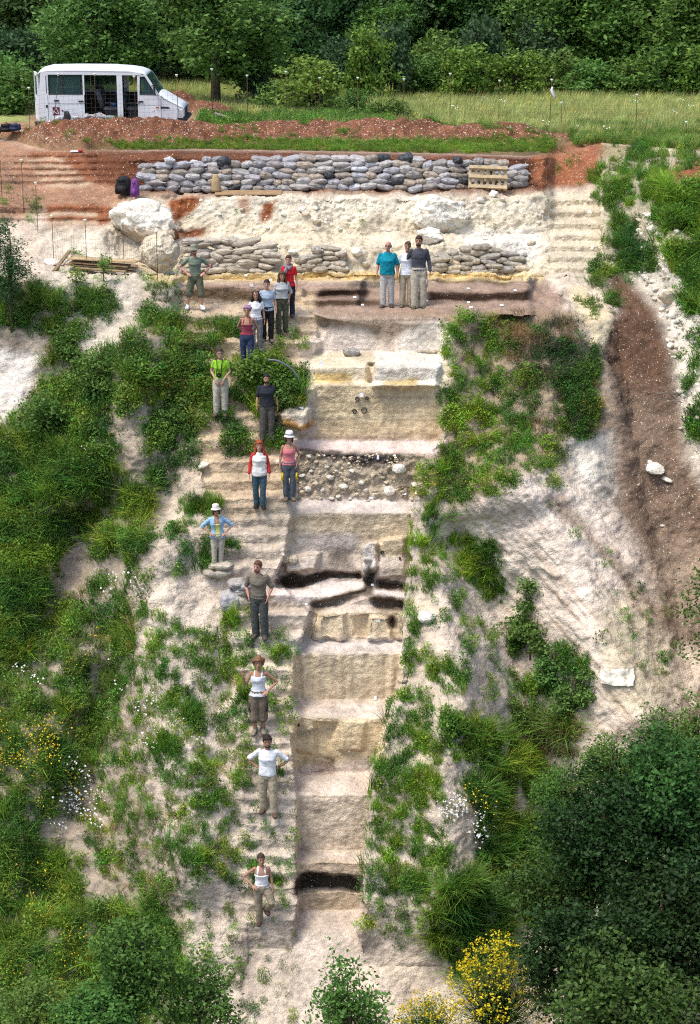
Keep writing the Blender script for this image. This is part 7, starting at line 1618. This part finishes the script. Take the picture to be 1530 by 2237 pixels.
person(585, 957, 815, 'm', 'tan', 'bearded man in black T-shirt and dark work trousers, arms hanging', dict(n='black_tee', c=(.022, .026, .036), sleeve=.44, hem=.91, bag=.01), dict(n='work_trousers', c=(.095, .088, .075), loose=.03), ('boot', (.06, .055, .05)), 'short', ('down', 'down'), (.12, .10), face='beard smile', hairc=(.012, .010, .010), tilt=.06, build=1.05)
person(568, 1106, 961, 'f', 'fair', 'woman with long red hair in white raglan top with red sleeves', dict(n='raglan', c=(.76, .74, .70), sleeve=.95, sleeve_c=(.55, .035, .035), hem=.86, bag=.008), dict(n='teal_jeans', c=(.055, .10, .13), loose=.012), ('boot', (.018, .020, .022)), 'long', ('down', 'down'), (.08, .075), hairc=(.33, .07, .025), build=1.1, face='smile')
person(633, 1088, 942, 'f', 'tan', 'woman in pink tank top, white brimmed hat and grey trousers with yellow pockets', dict(n='pink_tank', c=(.62, .19, .21), tank=True, hem=.95, topz=1.36), dict(n='slate_trousers', c=(.085, .10, .12), loose=.02, pockets=[(-1, 'yellow_patch', (.62, .44, .03)), (1, 'yellow_patch', (.62, .44, .03))]), ('boot', (.23, .17, .12)), 'bob', ('down', 'pocket'), (.075, .075), face='smile glasses', hat=dict(n='white', c=(.78, .78, .76), brim=.135, drop=.03, band=(.12, .12, .14)), hairc=(.06, .03, .02))
person(479, 1238, 1104, 'f', 'tan', 'woman in open light blue shirt, yellow top and sun hat, hands on hips', dict(n='yellow_top', c=(.68, .68, .22), tank=True, hem=.93, topz=1.33, over=dict(n='lightblue_shirt', c=(.27, .46, .66), sleeve=.55)), dict(n='beige_pants', c=(.45, .41, .33), loose=.012), ('boot', (.22, .19, .05)), 'bob', ('hip', 'hip'), (.11, .06), face='sun', hat=dict(n='straw', c=(.62, .58, .52), brim=.14, drop=.02), hairc=(.10, .045, .025), lean=-.02, gz=ground(479, 1243)[2]+.06)
person(567, 1389, 1223, 'm', 'red', 'bearded man in streaked brown T-shirt, hands in the pockets of dark trousers', dict(n='streaked_tee', c=(.175, .15, .115), sleeve=.44, hem=.93, kw=dict(), amp=.01), dict(n='charcoal', c=(.07, .075, .07), loose=.026), ('boot', (.12, .095, .075)), 'short', ('pocket', 'pocket'), (.085, .125), face='beard', hairc=(.12, .055, .03), turn=-.08)
person(566, 1599, 1436, 'f', 'tan', 'woman with curly brown hair in white tank top waving one hand', dict(n='white_tank', c=(.66, .68, .73), tank=True, hem=.90, topz=1.37, flare=.02), dict(n='brown_shorts', c=(.175, .135, .095), len=.70, loose=.034, pockets=[(1, 'dark_patch', (.05, .045, .04)), (-1, 'dark_patch', (.05, .045, .04))]), ('boot', (.36, .29, .21)), 'curly', ('wave', 'hip'), (.085, .085), hairc=(.20, .10, .05))
person(586, 1774, 1606, 'm', 'tan', 'smiling man in white T-shirt and khaki trousers, hands on hips', dict(n='white_tee_man', c=(.76, .77, .79), sleeve=.42, hem=.90, bag=.01), dict(n='khaki', c=(.40, .335, .235), loose=.024), ('boot', (.17, .10, .07)), 'wavy', ('hipback', 'hipback'), (.10, .15), face='smile beard', hairc=(.025, .016, .012), tilt=-.08, extra=watch(1), feety=(.03, -.02))
person(574, 2014, 1863, 'f', 'tan', 'woman in white vest and khaki trousers, one knee raised onto a step', dict(n='white_vest', c=(.76, .77, .79), tank=True, hem=.96, topz=1.35), dict(n='khaki_dusty', c=(.29, .24, .165), loose=.026), ('boot', (.12, .07, .05)), 'bun', ('hip', 'down'), (.06, .1), hairc=(.06, .035, .025), kneeup=(1, (.22, -.16, .62), (.10, .10, .33)), turn=.1, lean=-.03)
vl = tmp.view_layers[0]; vl.update(); dg = vl.depsgraph
for o_, fin in JOBS:
    me_ = bpy.data.meshes.new_from_object(o_.evaluated_get(dg)); me_.polygons.foreach_set('use_smooth', np.ones(len(me_.polygons), bool)); fin(me_)
for o_, _ in JOBS:
    m_ = o_.data; bpy.data.objects.remove(o_); bpy.data.meshes.remove(m_)
bpy.data.scenes.remove(tmp)
